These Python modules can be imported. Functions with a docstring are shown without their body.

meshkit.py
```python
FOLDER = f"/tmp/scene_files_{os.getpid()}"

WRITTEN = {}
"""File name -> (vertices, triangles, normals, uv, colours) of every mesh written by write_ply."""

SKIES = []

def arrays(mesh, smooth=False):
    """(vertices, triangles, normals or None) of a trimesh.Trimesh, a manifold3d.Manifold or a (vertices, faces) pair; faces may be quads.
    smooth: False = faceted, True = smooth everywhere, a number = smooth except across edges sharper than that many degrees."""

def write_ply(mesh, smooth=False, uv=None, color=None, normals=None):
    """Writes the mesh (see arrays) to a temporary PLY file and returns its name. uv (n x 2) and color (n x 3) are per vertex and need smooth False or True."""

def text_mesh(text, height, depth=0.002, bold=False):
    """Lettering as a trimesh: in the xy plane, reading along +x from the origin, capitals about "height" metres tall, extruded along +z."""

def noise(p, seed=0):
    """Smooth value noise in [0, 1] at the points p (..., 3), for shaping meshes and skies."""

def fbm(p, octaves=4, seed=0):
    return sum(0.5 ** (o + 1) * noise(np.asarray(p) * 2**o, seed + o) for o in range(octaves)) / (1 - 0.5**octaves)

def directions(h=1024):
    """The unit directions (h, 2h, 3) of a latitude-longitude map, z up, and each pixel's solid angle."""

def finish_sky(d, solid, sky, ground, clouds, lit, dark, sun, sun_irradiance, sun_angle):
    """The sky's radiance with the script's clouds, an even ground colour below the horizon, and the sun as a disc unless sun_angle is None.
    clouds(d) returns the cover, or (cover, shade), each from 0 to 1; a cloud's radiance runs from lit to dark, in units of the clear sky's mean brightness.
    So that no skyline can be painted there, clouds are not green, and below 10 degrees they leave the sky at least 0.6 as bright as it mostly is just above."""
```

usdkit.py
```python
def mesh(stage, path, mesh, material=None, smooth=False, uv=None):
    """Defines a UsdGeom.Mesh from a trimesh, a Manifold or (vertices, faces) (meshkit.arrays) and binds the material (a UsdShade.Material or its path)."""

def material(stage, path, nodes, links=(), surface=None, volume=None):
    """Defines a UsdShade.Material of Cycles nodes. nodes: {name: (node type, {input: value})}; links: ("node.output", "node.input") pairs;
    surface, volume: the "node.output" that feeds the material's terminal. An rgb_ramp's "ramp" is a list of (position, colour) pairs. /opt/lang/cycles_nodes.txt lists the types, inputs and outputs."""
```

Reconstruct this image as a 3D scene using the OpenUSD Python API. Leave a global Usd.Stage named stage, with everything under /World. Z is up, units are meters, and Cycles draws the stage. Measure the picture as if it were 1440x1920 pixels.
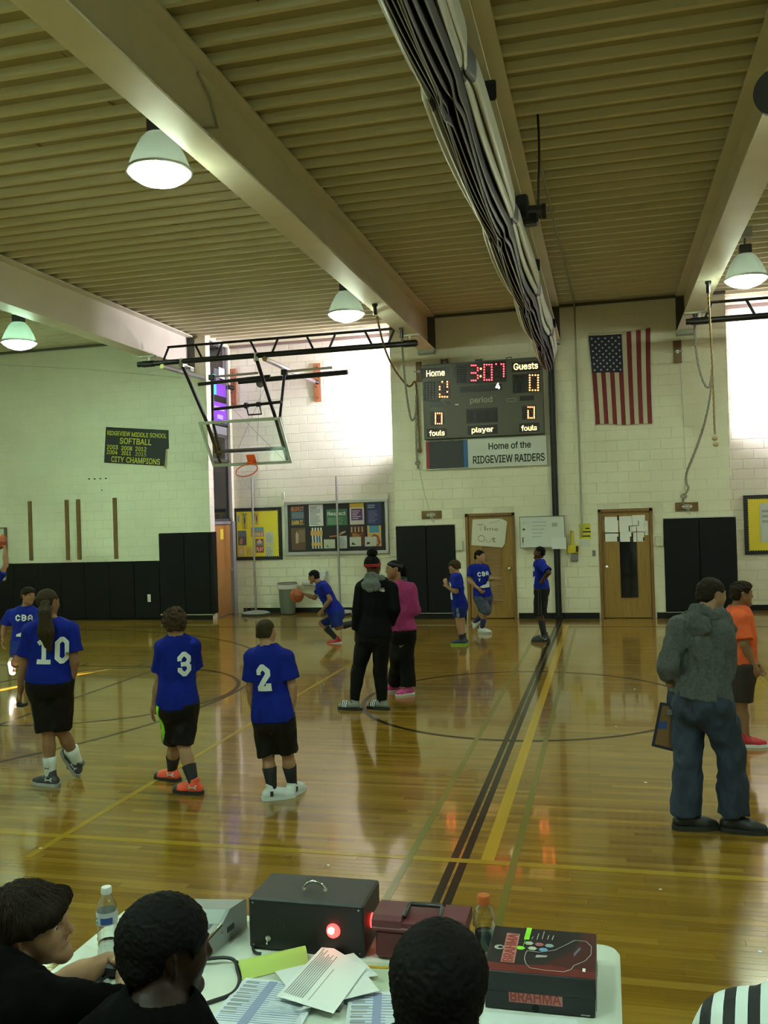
import math, random, glob
import numpy as np, trimesh, manifold3d as m3
from scipy.ndimage import map_coordinates
from shapely.geometry import Polygon, LineString, Point, box as sbox, MultiPolygon
from shapely import affinity, union_all
import usdkit, meshkit
from pxr import Usd, UsdGeom, UsdLux, UsdShade, Gf, Sdf, Vt
random.seed(3); rng = np.random.default_rng(11)
stage = Usd.Stage.CreateInMemory()
UsdGeom.SetStageUpAxis(stage, 'Z'); UsdGeom.SetStageMetersPerUnit(stage, 1.0)
UsdGeom.Xform.Define(stage, '/World'); UsdGeom.Scope.Define(stage, '/World/Looks')
A = np.array

# ---------------------------------------------------------------- camera
EYE = A([0, 0, 2.089]); FPX = 1683.86
_y, _p, _r = np.radians([-13.868, 0.377, -1.755])
FWD = A([math.sin(_y)*math.cos(_p), math.cos(_y)*math.cos(_p), math.sin(_p)])
_r0 = A([math.cos(_y), -math.sin(_y), 0]); _u0 = np.cross(_r0, FWD)
RGT = math.cos(_r)*_r0 + math.sin(_r)*_u0; UPV = -math.sin(_r)*_r0 + math.cos(_r)*_u0
cam = UsdGeom.Camera.Define(stage, '/World/Camera')
cam.CreateHorizontalApertureAttr(36.0); cam.CreateVerticalApertureAttr(48.0)
cam.CreateFocalLengthAttr(36.0*FPX/1440); cam.CreateClippingRangeAttr((0.05, 500))
cam.AddTransformOp().Set(Gf.Matrix4d(*RGT, 0, *UPV, 0, *(-FWD), 0, *EYE, 1))
cam.CreateExposureAttr(0.0)

# ---------------------------------------------------------------- sky and daylight
def rect_light(name, pos, x_axis, normal, w, h, color, nits, spread=None):
    x = A(x_axis, float); n = A(normal, float); y = np.cross(-n, x) * 1.0
    L = UsdLux.RectLight.Define(stage, '/World/' + name)
    L.CreateWidthAttr(w); L.CreateHeightAttr(h); L.CreateColorAttr(Gf.Vec3f(*color)); L.CreateIntensityAttr(nits)
    y = np.cross(-n, x)
    L.AddTransformOp().Set(Gf.Matrix4d(*x, 0, *y, 0, *(-n), 0, *pos, 1))
    return L
# daylight behind the tall side windows of the two wall recesses (sky seen through the panes)
DAY = (1.0, .90, 1.12)
rect_light('window_daylight_left', (-8.75, 19.45, 4.75), (0, 1, 0), (1, 0, 0), 2.6, 2.8, DAY, 9.0)
rect_light('window_daylight_centre_left', (-4.02, 18.78, 4.15), (0, -1, 0), (-1, 0, 0), 0.85, 3.9, DAY, 52.0)
rect_light('window_daylight_centre_right', (2.12, 18.72, 4.15), (0, 1, 0), (1, 0, 0), 0.85, 3.9, DAY, 50.0)
rect_light('window_daylight_right', (6.68, 18.72, 4.15), (0, -1, 0), (-1, 0, 0), 0.85, 3.9, DAY, 30.0)
dome = UsdLux.DomeLight.Define(stage, '/World/sky'); dome.CreateIntensityAttr(0.05); dome.CreateColorAttr(Gf.Vec3f(.8, .9, 1))
# low sun behind the camera, reaching the court only by the gap of a door that stands ajar in the wall behind
SUN_TO = A([.300, .952, -.160]); SUN_TO = SUN_TO/np.linalg.norm(SUN_TO)
sun = UsdLux.DistantLight.Define(stage, '/World/sun'); sun.CreateAngleAttr(0.5); sun.CreateColorAttr(Gf.Vec3f(1, .90, .72)); sun.CreateIntensityAttr(95.0); sun.CreateNormalizeAttr(True)
_sx = np.cross(A([0, 0, 1.]), -SUN_TO); _sx /= np.linalg.norm(_sx); _sy = np.cross(-SUN_TO, _sx)
sun.AddTransformOp().Set(Gf.Matrix4d(*_sx, 0, *_sy, 0, *(-SUN_TO), 0, 0, 0, 0, 1))
LAMP = dict(color=(.84, 1.0, .72), strength=100.0)
LAMP_COOL = dict(color=(.58, 1.0, .66), strength=215.0)
LAMP_NEAR = dict(color=(.68, 1.0, .80), strength=125.0)

# ---------------------------------------------------------------- helpers
def ray(px, py): return FWD + RGT*(px-720)/FPX - UPV*(py-960)/FPX
def P(px, py, y=None, x=None, z=None):
    d = ray(px, py)
    t = y/d[1] if y is not None else x/d[0] if x is not None else (z-EYE[2])/d[2]
    return EYE + d*t
_names = {}
def numbered(path):
    n = _names.get(path, 0); _names[path] = n+1
    return path if n == 0 else f'{path}_{n:03d}'
OFF = {}
def tag(prim, label=None, cat=None, group=None, kind=None):
    for k, v in (('label', label), ('category', cat), ('group', group), ('kind', kind)):
        if v: prim.SetCustomDataByKey(k, v)
def X(name, label, cat, at=(0, 0, 0), group=None, kind=None):
    p = numbered('/World/'+name); x = UsdGeom.Xform.Define(stage, p); x.AddTranslateOp().Set(Gf.Vec3d(*map(float, at)))
    OFF[p] = A(at, float); tag(x.GetPrim(), label, cat, group, kind); return p
def M(name, mesh, mat, parent=None, smooth=False, label=None, cat=None, group=None, kind=None, uv=None):
    p = numbered((parent or '/World')+'/'+name)
    if isinstance(mesh, list): mesh = trimesh.util.concatenate(mesh)
    v, f, n = meshkit.arrays(mesh, smooth)
    root = '/'.join(p.split('/')[:3])
    if root in OFF: v = v - OFF[root]
    m = UsdGeom.Mesh.Define(stage, p)
    m.CreatePointsAttr(Vt.Vec3fArray.FromNumpy(v.astype(np.float32)))
    m.CreateFaceVertexCountsAttr(Vt.IntArray.FromNumpy(np.full(len(f), 3, np.int32)))
    m.CreateFaceVertexIndicesAttr(Vt.IntArray.FromNumpy(f.astype(np.int32).ravel()))
    m.CreateSubdivisionSchemeAttr('none')
    if n is not None:
        m.CreateNormalsAttr(Vt.Vec3fArray.FromNumpy(n.astype(np.float32))); m.SetNormalsInterpolation('vertex')
    UsdShade.MaterialBindingAPI.Apply(m.GetPrim()).Bind(mat)
    tag(m.GetPrim(), label, cat, group, kind); return p
def dup(src, name, at, label, cat, group=None):
    p = numbered('/World/'+name); x = UsdGeom.Xform.Define(stage, p)
    x.GetPrim().GetReferences().AddInternalReference(src); x.GetPrim().SetInstanceable(True)
    x.ClearXformOpOrder(); x.AddTranslateOp().Set(Gf.Vec3d(*map(float, at))); tag(x.GetPrim(), label, cat, group); return p

# ---- materials
MATS = {}
def mat(name, col, rough=.5, metal=0., spec=None, noise=None, bump=None, emit=None, coat=0, sheen=0, trans=0, alpha=None):
    if name in MATS: return MATS[name]
    pr = dict(base_color=tuple(col), roughness=rough, metallic=metal, coat_weight=coat)
    if spec is not None: pr['specular_ior_level'] = spec
    if sheen: pr['sheen_weight'] = sheen
    if trans: pr['transmission_weight'] = trans
    if emit: pr['emission_color'] = tuple(emit[0]); pr['emission_strength'] = emit[1]
    nodes = {'p': ('principled_bsdf', pr)}; links = []
    if noise or bump: nodes['tc'] = ('texture_coordinate', {})
    if noise:   # (scale, amount, stretch)
        s = noise[2] if len(noise) > 2 else (1, 1, 1)
        nodes['mp'] = ('mapping', {'scale': s}); links.append(('tc.object', 'mp.vector'))
        nodes['nz'] = ('noise_texture', {'scale': noise[0], 'detail': 4.0}); links.append(('mp.vector', 'nz.vector'))
        lo = tuple(c*(1-noise[1]) for c in col); hi = tuple(min(1, c*(1+noise[1])) for c in col)
        nodes['rr'] = ('rgb_ramp', {'ramp': [(.3, lo), (.7, hi)]}); links += [('nz.fac', 'rr.fac'), ('rr.color', 'p.base_color')]
    if bump:    # (scale, distance)
        nodes['bn'] = ('noise_texture', {'scale': bump[0], 'detail': 3.0}); links.append(('tc.object', 'bn.vector'))
        nodes['b'] = ('bump', {'strength': .6, 'distance': bump[1]}); links += [('bn.fac', 'b.height'), ('b.normal', 'p.normal')]
    MATS[name] = usdkit.material(stage, '/World/Looks/'+name, nodes, links, surface='p.BSDF'); return MATS[name]

# ---- mesh helpers
def T(R=None, t=(0, 0, 0)):
    m = np.eye(4)
    if R is not None: m[:3, :3] = R
    m[:3, 3] = t; return m
def bx(lo, hi):
    lo, hi = A(lo, float), A(hi, float); b = trimesh.creation.box(hi-lo); b.apply_translation((lo+hi)/2); return b
def rbox(lo, hi, r=.01):
    """box with chamfered edges"""
    lo, hi = A(lo, float), A(hi, float); r = min(r, *((hi-lo)/2.01)); pts = []
    for sx in (0, 1):
        for sy in (0, 1):
            for sz in (0, 1):
                c = A([hi[0] if sx else lo[0], hi[1] if sy else lo[1], hi[2] if sz else lo[2]]); d = A([-1 if sx else 1, -1 if sy else 1, -1 if sz else 1])*r
                for k in range(3):
                    e = d.copy(); e[k] = 0; pts.append(c+e)
    return trimesh.convex.convex_hull(A(pts))
def frame(n, up=(0, 0, 1)):
    n = A(n, float); n /= np.linalg.norm(n); up = A(up, float)
    if abs(n@up) > .98*np.linalg.norm(up): up = A([0, 1, 0.])
    r = np.cross(up, n); r /= np.linalg.norm(r); return r, np.cross(n, r), n
def tube(pts, r, k=8, closed=False, cap=True):
    pts = A(pts, float); n = len(pts); rr = np.broadcast_to(A(r, float), (n,)); V = []; F = []
    tan = np.gradient(pts, axis=0) if not closed else np.roll(pts, -1, 0)-np.roll(pts, 1, 0)
    tan /= np.linalg.norm(tan, axis=1)[:, None]+1e-12
    a, b, _ = frame(tan[0])
    for i in range(n):
        a = a-tan[i]*(a@tan[i]); a /= np.linalg.norm(a); b = np.cross(tan[i], a)
        for j in range(k):
            th = 2*math.pi*j/k; V.append(pts[i]+rr[i]*(math.cos(th)*a+math.sin(th)*b))
    for i in range(n if closed else n-1):
        for j in range(k):
            p, q = i*k+j, i*k+(j+1) % k; s, t = ((i+1) % n)*k+j, ((i+1) % n)*k+(j+1) % k
            F += [[p, q, t], [p, t, s]]
    if cap and not closed:
        V += [pts[0], pts[-1]]; c0, c1 = len(V)-2, len(V)-1
        for j in range(k):
            F += [[c0, (j+1) % k, j], [c1, (n-1)*k+j, (n-1)*k+(j+1) % k]]
    return trimesh.Trimesh(A(V), A(F), process=False)
def rod(a, b, r, k=10): return tube([a, b], r, k)
def lathe(prof, at=(0, 0, 0), k=24, axis=None):
    m = trimesh.creation.revolve(A(prof, float), sections=k)
    if axis is not None:
        r, u, n = frame(axis); m.apply_transform(T(np.stack([r, u, n], 1)))
    m.apply_translation(at); return m
def extrude(poly, d, R=None, t=(0, 0, 0)):
    gs = [g for g in getattr(poly, 'geoms', [poly]) if g.area > 1e-9]
    m = trimesh.util.concatenate([trimesh.creation.extrude_polygon(g, d, engine='earcut') for g in gs])
    m.apply_transform(T(R, t)); return m
def wallR(nrm):  # columns: right, up, normal for a vertical face seen from outside along -nrm
    n = A(nrm, float); u = A([0, 0, 1.]); return np.stack([np.cross(u, n), u, n], 1)
FRONT = wallR((0, -1, 0))
def card(x0, x1, z0, z1, y, d=.004): return bx((x0, y-d, z0), (x1, y, z1))
def text(s, h, at, nrm=(0, -1, 0), d=.003, bold=True, width=None, center=False, sx=1., tilt=0.):
    m = meshkit.text_mesh(s, h, d, bold); w = m.bounds[1][0]-m.bounds[0][0]
    k = (width/w) if width else sx
    m.apply_transform(np.diag([k, 1, 1, 1])); m.apply_translation((-m.bounds[0][0], 0, 0))
    if center: m.apply_translation((-(m.bounds[1][0])/2, 0, 0))
    if tilt: m.apply_transform(trimesh.transformations.rotation_matrix(math.radians(tilt), (0, 0, 1)))
    m.apply_transform(T(wallR(nrm), at)); return m
def digit_poly(ch, w, h, t):
    """athletic block numeral with chamfered corners as a polygon (origin at lower left)"""
    c = .28*w; x0, x1, y0, y1 = t/2, w-t/2, t/2, h-t/2; m = h/2
    L = {'0': [[(x0+c, y0), (x1-c, y0), (x1, y0+c), (x1, y1-c), (x1-c, y1), (x0+c, y1), (x0, y1-c), (x0, y0+c), (x0+c, y0)]],
         '1': [[(w/2, y0), (w/2, y1), (w*.2, y1-.12*h)], [(w*.15, y0), (w*.85, y0)]],
         '2': [[(x0, y1-c*1.2), (x0, y1-c), (x0+c, y1), (x1-c, y1), (x1, y1-c), (x1, m+.1*h), (x0, y0+.02*h), (x0, y0), (x1, y0), (x1, y0+.09*h)]],
         '3': [[(x0, y1-c*1.2), (x0, y1-c), (x0+c, y1), (x1-c, y1), (x1, y1-c), (x1, m+c*.7), (x1-c*.7, m), (w*.4, m)], [(x1-c*.7, m), (x1, m-c*.7), (x1, y0+c), (x1-c, y0), (x0+c, y0), (x0, y0+c), (x0, y0+c*1.2)]],
         'C': [[(x1, y1-c*1.3), (x1, y1-c), (x1-c, y1), (x0+c, y1), (x0, y1-c), (x0, y0+c), (x0+c, y0), (x1-c, y0), (x1, y0+c), (x1, y0+c*1.3)]],
         'B': [[(x0, y0), (x0, y1), (x1-c, y1), (x1, y1-c), (x1, m+c*.6), (x1-c*.6, m), (x0, m)], [(x1-c*.6, m), (x1, m-c*.6), (x1, y0+c), (x1-c, y0), (x0, y0)]],
         'A': [[(x0, y0), (x0, y1-c), (x0+c, y1), (x1-c, y1), (x1, y1-c), (x1, y0)], [(x0, m*.85), (x1, m*.85)]],
         '7': [[(x0, y1), (x1, y1), (w*.4, y0)]]}[ch]
    return union_all([LineString(l).buffer(t/2, cap_style=3 if ch in '123' else 2, join_style=2) for l in L])
def blocktext(s, w, h, t, gap):
    return union_all([affinity.translate(digit_poly(c, w, h, t), i*(w+gap), 0) for i, c in enumerate(s)])
# ================================================================ materials of the room
def floor_mat():
    n = {'g': ('geometry', {}), 's': ('separate_xyz', {}), 'row': ('math', {'math_type': 'divide', 'value2': .057}), 'rf': ('math', {'math_type': 'floor'}),
         'ph': ('math', {'math_type': 'multiply', 'value2': .618034}), 'pf': ('math', {'math_type': 'fraction'}), 'xs': ('math', {'math_type': 'divide', 'value2': 1.05}),
         'xa': ('math', {'math_type': 'add'}), 'xf': ('math', {'math_type': 'floor'}), 'cv': ('combine_xyz', {}), 'wn': ('white_noise_texture', {}),
         'rp': ('rgb_ramp', {'ramp': [(0, (.20, .106, .010)), (.35, (.245, .136, .013)), (.7, (.272, .153, .017)), (1, (.32, .19, .028))]}),
         'mp': ('mapping', {'scale': (1.2, 26, 1)}), 'nz': ('noise_texture', {'scale': 2.0, 'detail': 5.0, 'roughness': .6}),
         'gr': ('rgb_ramp', {'ramp': [(.25, (.80, .78, .74)), (.7, (1.06, 1.05, 1.03))]}), 'mx': ('mix_color', {'blend_type': 'multiply', 'fac': 1.0}),
         'big': ('noise_texture', {'scale': .55, 'detail': 3.0}), 'rr': ('map_range', {'from_min': .3, 'from_max': .7, 'to_min': .14, 'to_max': .24}),
         'bz': ('noise_texture', {'scale': 3.2, 'detail': 2.0}), 'bm': ('mapping', {'scale': (.6, 2.2, 1)}), 'b': ('bump', {'strength': .10, 'distance': .004}),
         'p': ('principled_bsdf', {'specular_ior_level': .4, 'coat_weight': .6, 'coat_roughness': .055})}
    l = [('g.position', 's.vector'), ('s.y', 'row.value1'), ('row.value', 'rf.value1'), ('rf.value', 'ph.value1'), ('ph.value', 'pf.value1'), ('s.x', 'xs.value1'),
         ('xs.value', 'xa.value1'), ('pf.value', 'xa.value2'), ('xa.value', 'xf.value1'), ('xf.value', 'cv.x'), ('rf.value', 'cv.y'), ('cv.vector', 'wn.vector'),
         ('wn.value', 'rp.fac'), ('g.position', 'mp.vector'), ('mp.vector', 'nz.vector'), ('nz.fac', 'gr.fac'), ('rp.color', 'mx.a'), ('gr.color', 'mx.b'), ('mx.result', 'p.base_color'),
         ('g.position', 'big.vector'), ('big.fac', 'rr.value'), ('rr.result', 'p.roughness'), ('g.position', 'bm.vector'), ('bm.vector', 'bz.vector'), ('bz.fac', 'b.height'), ('b.normal', 'p.normal'), ('b.normal', 'p.coat_normal')]
    return usdkit.material(stage, '/World/Looks/maple_floor', n, l, surface='p.BSDF')
FLOORM = floor_mat()
CREAM = mat('cream_block_paint', (.70, .675, .52), .5, noise=(1.3, .05), bump=(60, .0015))
MORTAR = mat('painted_mortar', (.62, .60, .47), .8)
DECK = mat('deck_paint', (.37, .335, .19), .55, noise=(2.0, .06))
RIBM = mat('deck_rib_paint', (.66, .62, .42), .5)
RUST = mat('rust_stain', (.16, .07, .02), .8)
BEAM = mat('beam_paint', (.74, .71, .56), .45, noise=(1.5, .05))
BLACK = mat('black_vinyl', (.0045, .005, .0065), .5, spec=.22)
BLACKM = mat('black_metal', (.007, .0065, .0065), .4, spec=.35)
BASEB = mat('black_rubber_base', (.006, .006, .007), .5, spec=.3)
OAK = mat('oak_door', (.29, .17, .034), .4, noise=(3.0, .18, (9, 9, .7)))
OAKF = mat('oak_frame', (.20, .105, .03), .4, noise=(3.0, .15, (9, 9, .7)))
WOODSTRIP = mat('dark_stained_wood', (.16, .085, .025), .5, noise=(4, .2, (8, 8, .8)))
REDWOOD = mat('red_stained_wood', (.35, .13, .05), .5, noise=(4, .2, (8, 8, .8)))
STEEL = mat('galvanised_steel', (.45, .45, .44), .35, .9)
ALU = mat('aluminium', (.62, .62, .62), .3, .9)
GREYM = mat('grey_metal', (.20, .20, .20), .45, .4)
CHROME = mat('chrome', (.75, .75, .75), .15, 1.)
WHITE = mat('white_paint', (.75, .75, .72), .5)
PAPER = mat('white_paper', (.78, .79, .76), .7)
INK = mat('black_ink', (.02, .02, .02), .6)
GREYINK = mat('grey_ink', (.25, .27, .30), .7)
DARKGLASS = mat('dark_glass', (.012, .012, .014), .06, spec=.6)
YELLOW = mat('yellow_paper', (.72, .62, .04), .7)
LINEBLK = mat('black_court_paint', (.010, .009, .007), .2, spec=.3)
LINEYEL = mat('yellow_court_paint', (.42, .27, .022), .16)
LINEGRN = mat('green_court_paint', (.155, .145, .03), .16)
def pane_mat(name, tint=(1, 1, 1)):
    return usdkit.material(stage, '/World/Looks/'+name, {'t': ('transparent_bsdf', {'color': tint}), 'g': ('glossy_bsdf', {'roughness': .03, 'color': (1, 1, 1)}), 'f': ('fresnel', {'IOR': 1.45}), 'm': ('mix_closure', {})},
                           [('t.BSDF', 'm.closure1'), ('g.BSDF', 'm.closure2'), ('f.fac', 'm.fac')], surface='m.closure')
PANE = pane_mat('window_pane'); BBGLASS = pane_mat('backboard_glass', (.86, .89, .86))
def trans_mat(name, col, w=.6):
    return usdkit.material(stage, '/World/Looks/'+name, {'d': ('diffuse_bsdf', {'color': col}), 't': ('translucent_bsdf', {'color': col}), 'm': ('mix_closure', {'fac': w})},
                           [('d.BSDF', 'm.closure1'), ('t.BSDF', 'm.closure2')], surface='m.closure')

# ================================================================ floor
YB, YR, ZC = 18.0, 19.35, 6.17                     # face of the wall blocks, face of the recesses, underside of the deck ribs
XL0, XL1, XC0, XC1, XR0 = -15.4, -8.33, -4.22, 2.31, 6.46
floor = X('floor', 'glossy maple gymnasium floor with painted court lines', None, kind='structure')
PX0, PX1 = -3.7, 1.55; r0 = int(2.9/.057)+1; r1 = r0+44; PY0, PY1 = r0*.057, r1*.057
FY1 = 19.4; FX0, FX1 = XL0, 13.6; FY0 = -3.0
def slab(x0, y0, x1, y1): return bx((x0, y0, -.15), (x1, y1, 0))
M('floor_field', [slab(FX0, PY1, FX1, FY1), slab(FX0, FY0, FX1, PY0), slab(FX0, PY0, PX0, PY1), slab(PX1, PY0, FX1, PY1), bx((PX0, PY0, -.15), (PX1, PY1, -.018))], FLOORM, floor)
cnt = 0
for r in range(r0, r1):
    ph = (r*.618034) % 1.0; k = math.floor(PX0/1.05+ph)
    x = PX0
    while x < PX1-1e-6:
        xn = min((k+1-ph)*1.05, PX1)
        if xn-x > .004:
            c = .0009; y0, y1 = r*.057+.0003, (r+1)*.057-.0003; a, b = x+.0003, xn-.0003
            v = A([(a, y0, -.017), (b, y0, -.017), (b, y1, -.017), (a, y1, -.017), (a, y0, -c), (b, y0, -c), (b, y1, -c), (a, y1, -c), (a+c, y0+c, 0), (b-c, y0+c, 0), (b-c, y1-c, 0), (a+c, y1-c, 0)])
            f = [(8, 9, 10, 11)]+[(i, (i+1) % 4, (i+1) % 4+4, i+4) for i in range(4)]+[(i+4, (i+1) % 4+4, (i+1) % 4+8, i+8) for i in range(4)]
            M('plank', (v, A(f)), FLOORM, floor); cnt += 1
        x = xn; k += 1
LH = .0007; _lh = [0]
def line_(name, m, x0, y0, x1, y1):
    _lh[0] += 1; M(name, bx((x0, y0, -.0002), (x1, y1, LH+.00004*_lh[0])), m, floor)
def arc_(name, m, cx, cy, r, w, a0=0, a1=360, n=96):
    th = np.radians(np.linspace(a0, a1, n)); v = []
    for t in th:
        for rr in (r-w/2, r+w/2): v.append((cx+rr*math.cos(t), cy+rr*math.sin(t), LH+.0009))
    f = [(2*i, 2*i+1, 2*i+3, 2*i+2) for i in range(n-1)]
    M(name, (A(v), A(f)), m, floor)
CX, CY = -.93, 10.15
line_('centre_line', LINEBLK, CX-.056, 2.0, CX-.008, 17.9); line_('centre_line', LINEBLK, CX+.008, 2.0, CX+.056, 17.9)
arc_('centre_circle', LINEBLK, CX, CY, 1.83, .05)
for sg in (-1, 1):
    hx = CX+sg*9.67; fx = CX+sg*5.45
    arc_('three_point_arc', LINEBLK, hx, CY, 6.1, .05, -90 if sg < 0 else 90, 90 if sg < 0 else 270, 120)
    arc_('free_throw_circle', LINEBLK, fx, CY, 1.83, .05)
    line_('free_throw_line', LINEBLK, fx-.025, CY-1.9, fx+.025, CY+1.9)
    for s2 in (-1, 1):
        line_('lane_line', LINEBLK, min(fx, fx+sg*5.8), CY+s2*1.9-.025, max(fx, fx+sg*5.8), CY+s2*1.9+.025)
        for q in range(4): line_('lane_mark', LINEBLK, fx+sg*(.45+.92*q)-.03, CY+s2*2.0-.1 if s2 > 0 else CY-2.1, fx+sg*(.45+.92*q)+.03, CY+s2*2.0+.12 if s2 > 0 else CY-1.9)
    line_('base_line', LINEBLK, CX+sg*11.25-.025, CY-6.55, CX+sg*11.25+.025, CY+6.55)
line_('side_line', LINEBLK, CX-11.25, 16.68, CX+11.25, 16.73)
LINEYEL2 = mat('worn_yellow_paint', (.33, .21, .022), .16)
line_('volleyball_line', LINEYEL2, CX-9, 5.36, CX+9, 5.42)
for x in (-3.64, 1.78): line_('attack_line', LINEYEL2, x-.025, 5.0, x+.025, 14.9)
line_('yellow_line', LINEYEL, -.80, 5.42, -.72, 17.0)
for x in (-1.235, -.60): line_('green_line', LINEGRN, x-.022, 3.2, x+.022, 17.0)
SCR = mat('paper_scrap', (.7, .7, .62), .8)
for i, (px, py) in enumerate([(1238, 1667), (1211, 1467), (76, 1590), (616, 1622), (1155, 1362), (1425, 1784), (1190, 1292)]):
    q = P(px, py, z=.002); d = rng.uniform(.008, .02)
    m = extrude(Polygon([(math.cos(a)*d*rng.uniform(.6, 1.1)*1.3, math.sin(a)*d*rng.uniform(.6, 1.1)) for a in np.linspace(0, 6.28, 7)[:-1]]), .0015, t=(q[0], q[1], .0011))
    M('paper_scrap', m, SCR, label=['white paper scrap on floor in front of the dark orange bottle side', 'white paper scrap on floor beside the hanging clipboard', 'white paper scrap on floor left of the row of children', 'tiny white scrap on floor behind the black horn box', 'tiny white scrap inside the centre circle near its front edge', 'white scrap on floor by the striped shirt shoulder', 'tiny white scrap inside the centre circle near its rear edge'][i], cat='scrap')

# ================================================================ walls of painted block
def blocks(parent, origin, u, n, W, Hh, holes=(), skip=(), most=300, mats=CREAM, g=.0045, d=.0045):
    """running bond of bevelled blocks on a vertical face; u along the wall, n its outward normal"""
    origin, u, n = A(origin, float), A(u, float), A(n, float); bw, bh = .4064, .2032; out = []
    hs = [sbox(*h) for h in holes]; sk = [sbox(*h) for h in skip]
    for r in range(int(math.ceil(Hh/bh))):
        x = -(bw/2 if r % 2 else 0)
        while x < W:
            q = sbox(max(x, 0)+g, r*bh+g, min(x+bw, W)-g, min((r+1)*bh, Hh)-g) if min(x+bw, W)-max(x, 0) > .03 and min((r+1)*bh, Hh)-r*bh > .03 else None
            if q is not None:
                cut = False
                for h in hs:
                    if q.intersects(h): q = q.difference(h.buffer(g, join_style=2)); cut = True
                for g_ in getattr(q, 'geoms', [q]):
                    if g_.area < .0012: continue
                    a0, z0, a1, z1 = g_.bounds
                    if cut and g_.area < .98*(a1-a0)*(z1-z0):
                        continue
                    hid = any(s.contains(g_) for s in sk)
                    out.append((a0, z0, a1, z1, hid))
            x += bw
    def one(b):
        a0, z0, a1, z1, _ = b; c = d
        v = [origin+u*p+A([0, 0, q])-n*e for p, q, e in ((a0, z0, d), (a1, z0, d), (a1, z1, d), (a0, z1, d), (a0+c, z0+c, 0), (a1-c, z0+c, 0), (a1-c, z1-c, 0), (a0+c, z1-c, 0))]
        f = A([(4, 5, 6, 7), (0, 1, 5, 4), (1, 2, 6, 5), (2, 3, 7, 6), (3, 0, 4, 7)])
        if np.cross(u, A([0, 0, 1.])) @ n < 0: f = f[:, ::-1]
        f = np.vstack([f[:, [0, 1, 2]], f[:, [0, 2, 3]]]); return trimesh.Trimesh(A(v), f, process=False)
    vis = [b for b in out if not b[4]]
    vis.sort(key=lambda b: abs((b[1]+b[3])/2-2.6))
    for b in vis[:most]: M('block', one(b), mats, parent)
    rest = vis[most:]+[b for b in out if b[4]]
    if rest: M('block_field', [one(b) for b in rest], mats, parent, kind='stuff')
dz = .005
# centre wall with two door openings
D1 = (-2.74, -1.79, 2.10); D2 = (-.13, .845, 2.10)
w = X('wall_back', 'cream painted block wall behind the scoreboard and flag', None, kind='structure')
def backing(x0, x1, holes, y0, y1, top=ZC+.12):
    p = sbox(x0, 0, x1, top)
    for h in holes: p = p.difference(sbox(*h))
    return extrude(p, y1-y0, FRONT, (0, y1, 0))
hol = [(D1[0], -.1, D1[1], D1[2]), (D2[0], -.1, D2[1], D2[2])]
M('mortar_bed', backing(XC0+.01, XC1-.01, hol, YB+dz, YB+.3), MORTAR, w)
M('mortar_core', [bx((XC0+.0, YB+.3, 0), (XC1, YR+.4, 2.1)), bx((XC0+.35, YB+.3, 2.1), (XC1-.35, YR+.4, ZC+.12))], MORTAR, w)
blocks(w, (XC0, YB, 0), (1, 0, 0), (0, -1, 0), XC1-XC0, ZC, holes=[(h[0]-XC0, h[1], h[2]-XC0, h[3]) for h in hol], skip=[(0, 0, 1.18, 1.9), (5.1, 0, 6.5, 1.9)], g=.0022, d=.0018)
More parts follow.
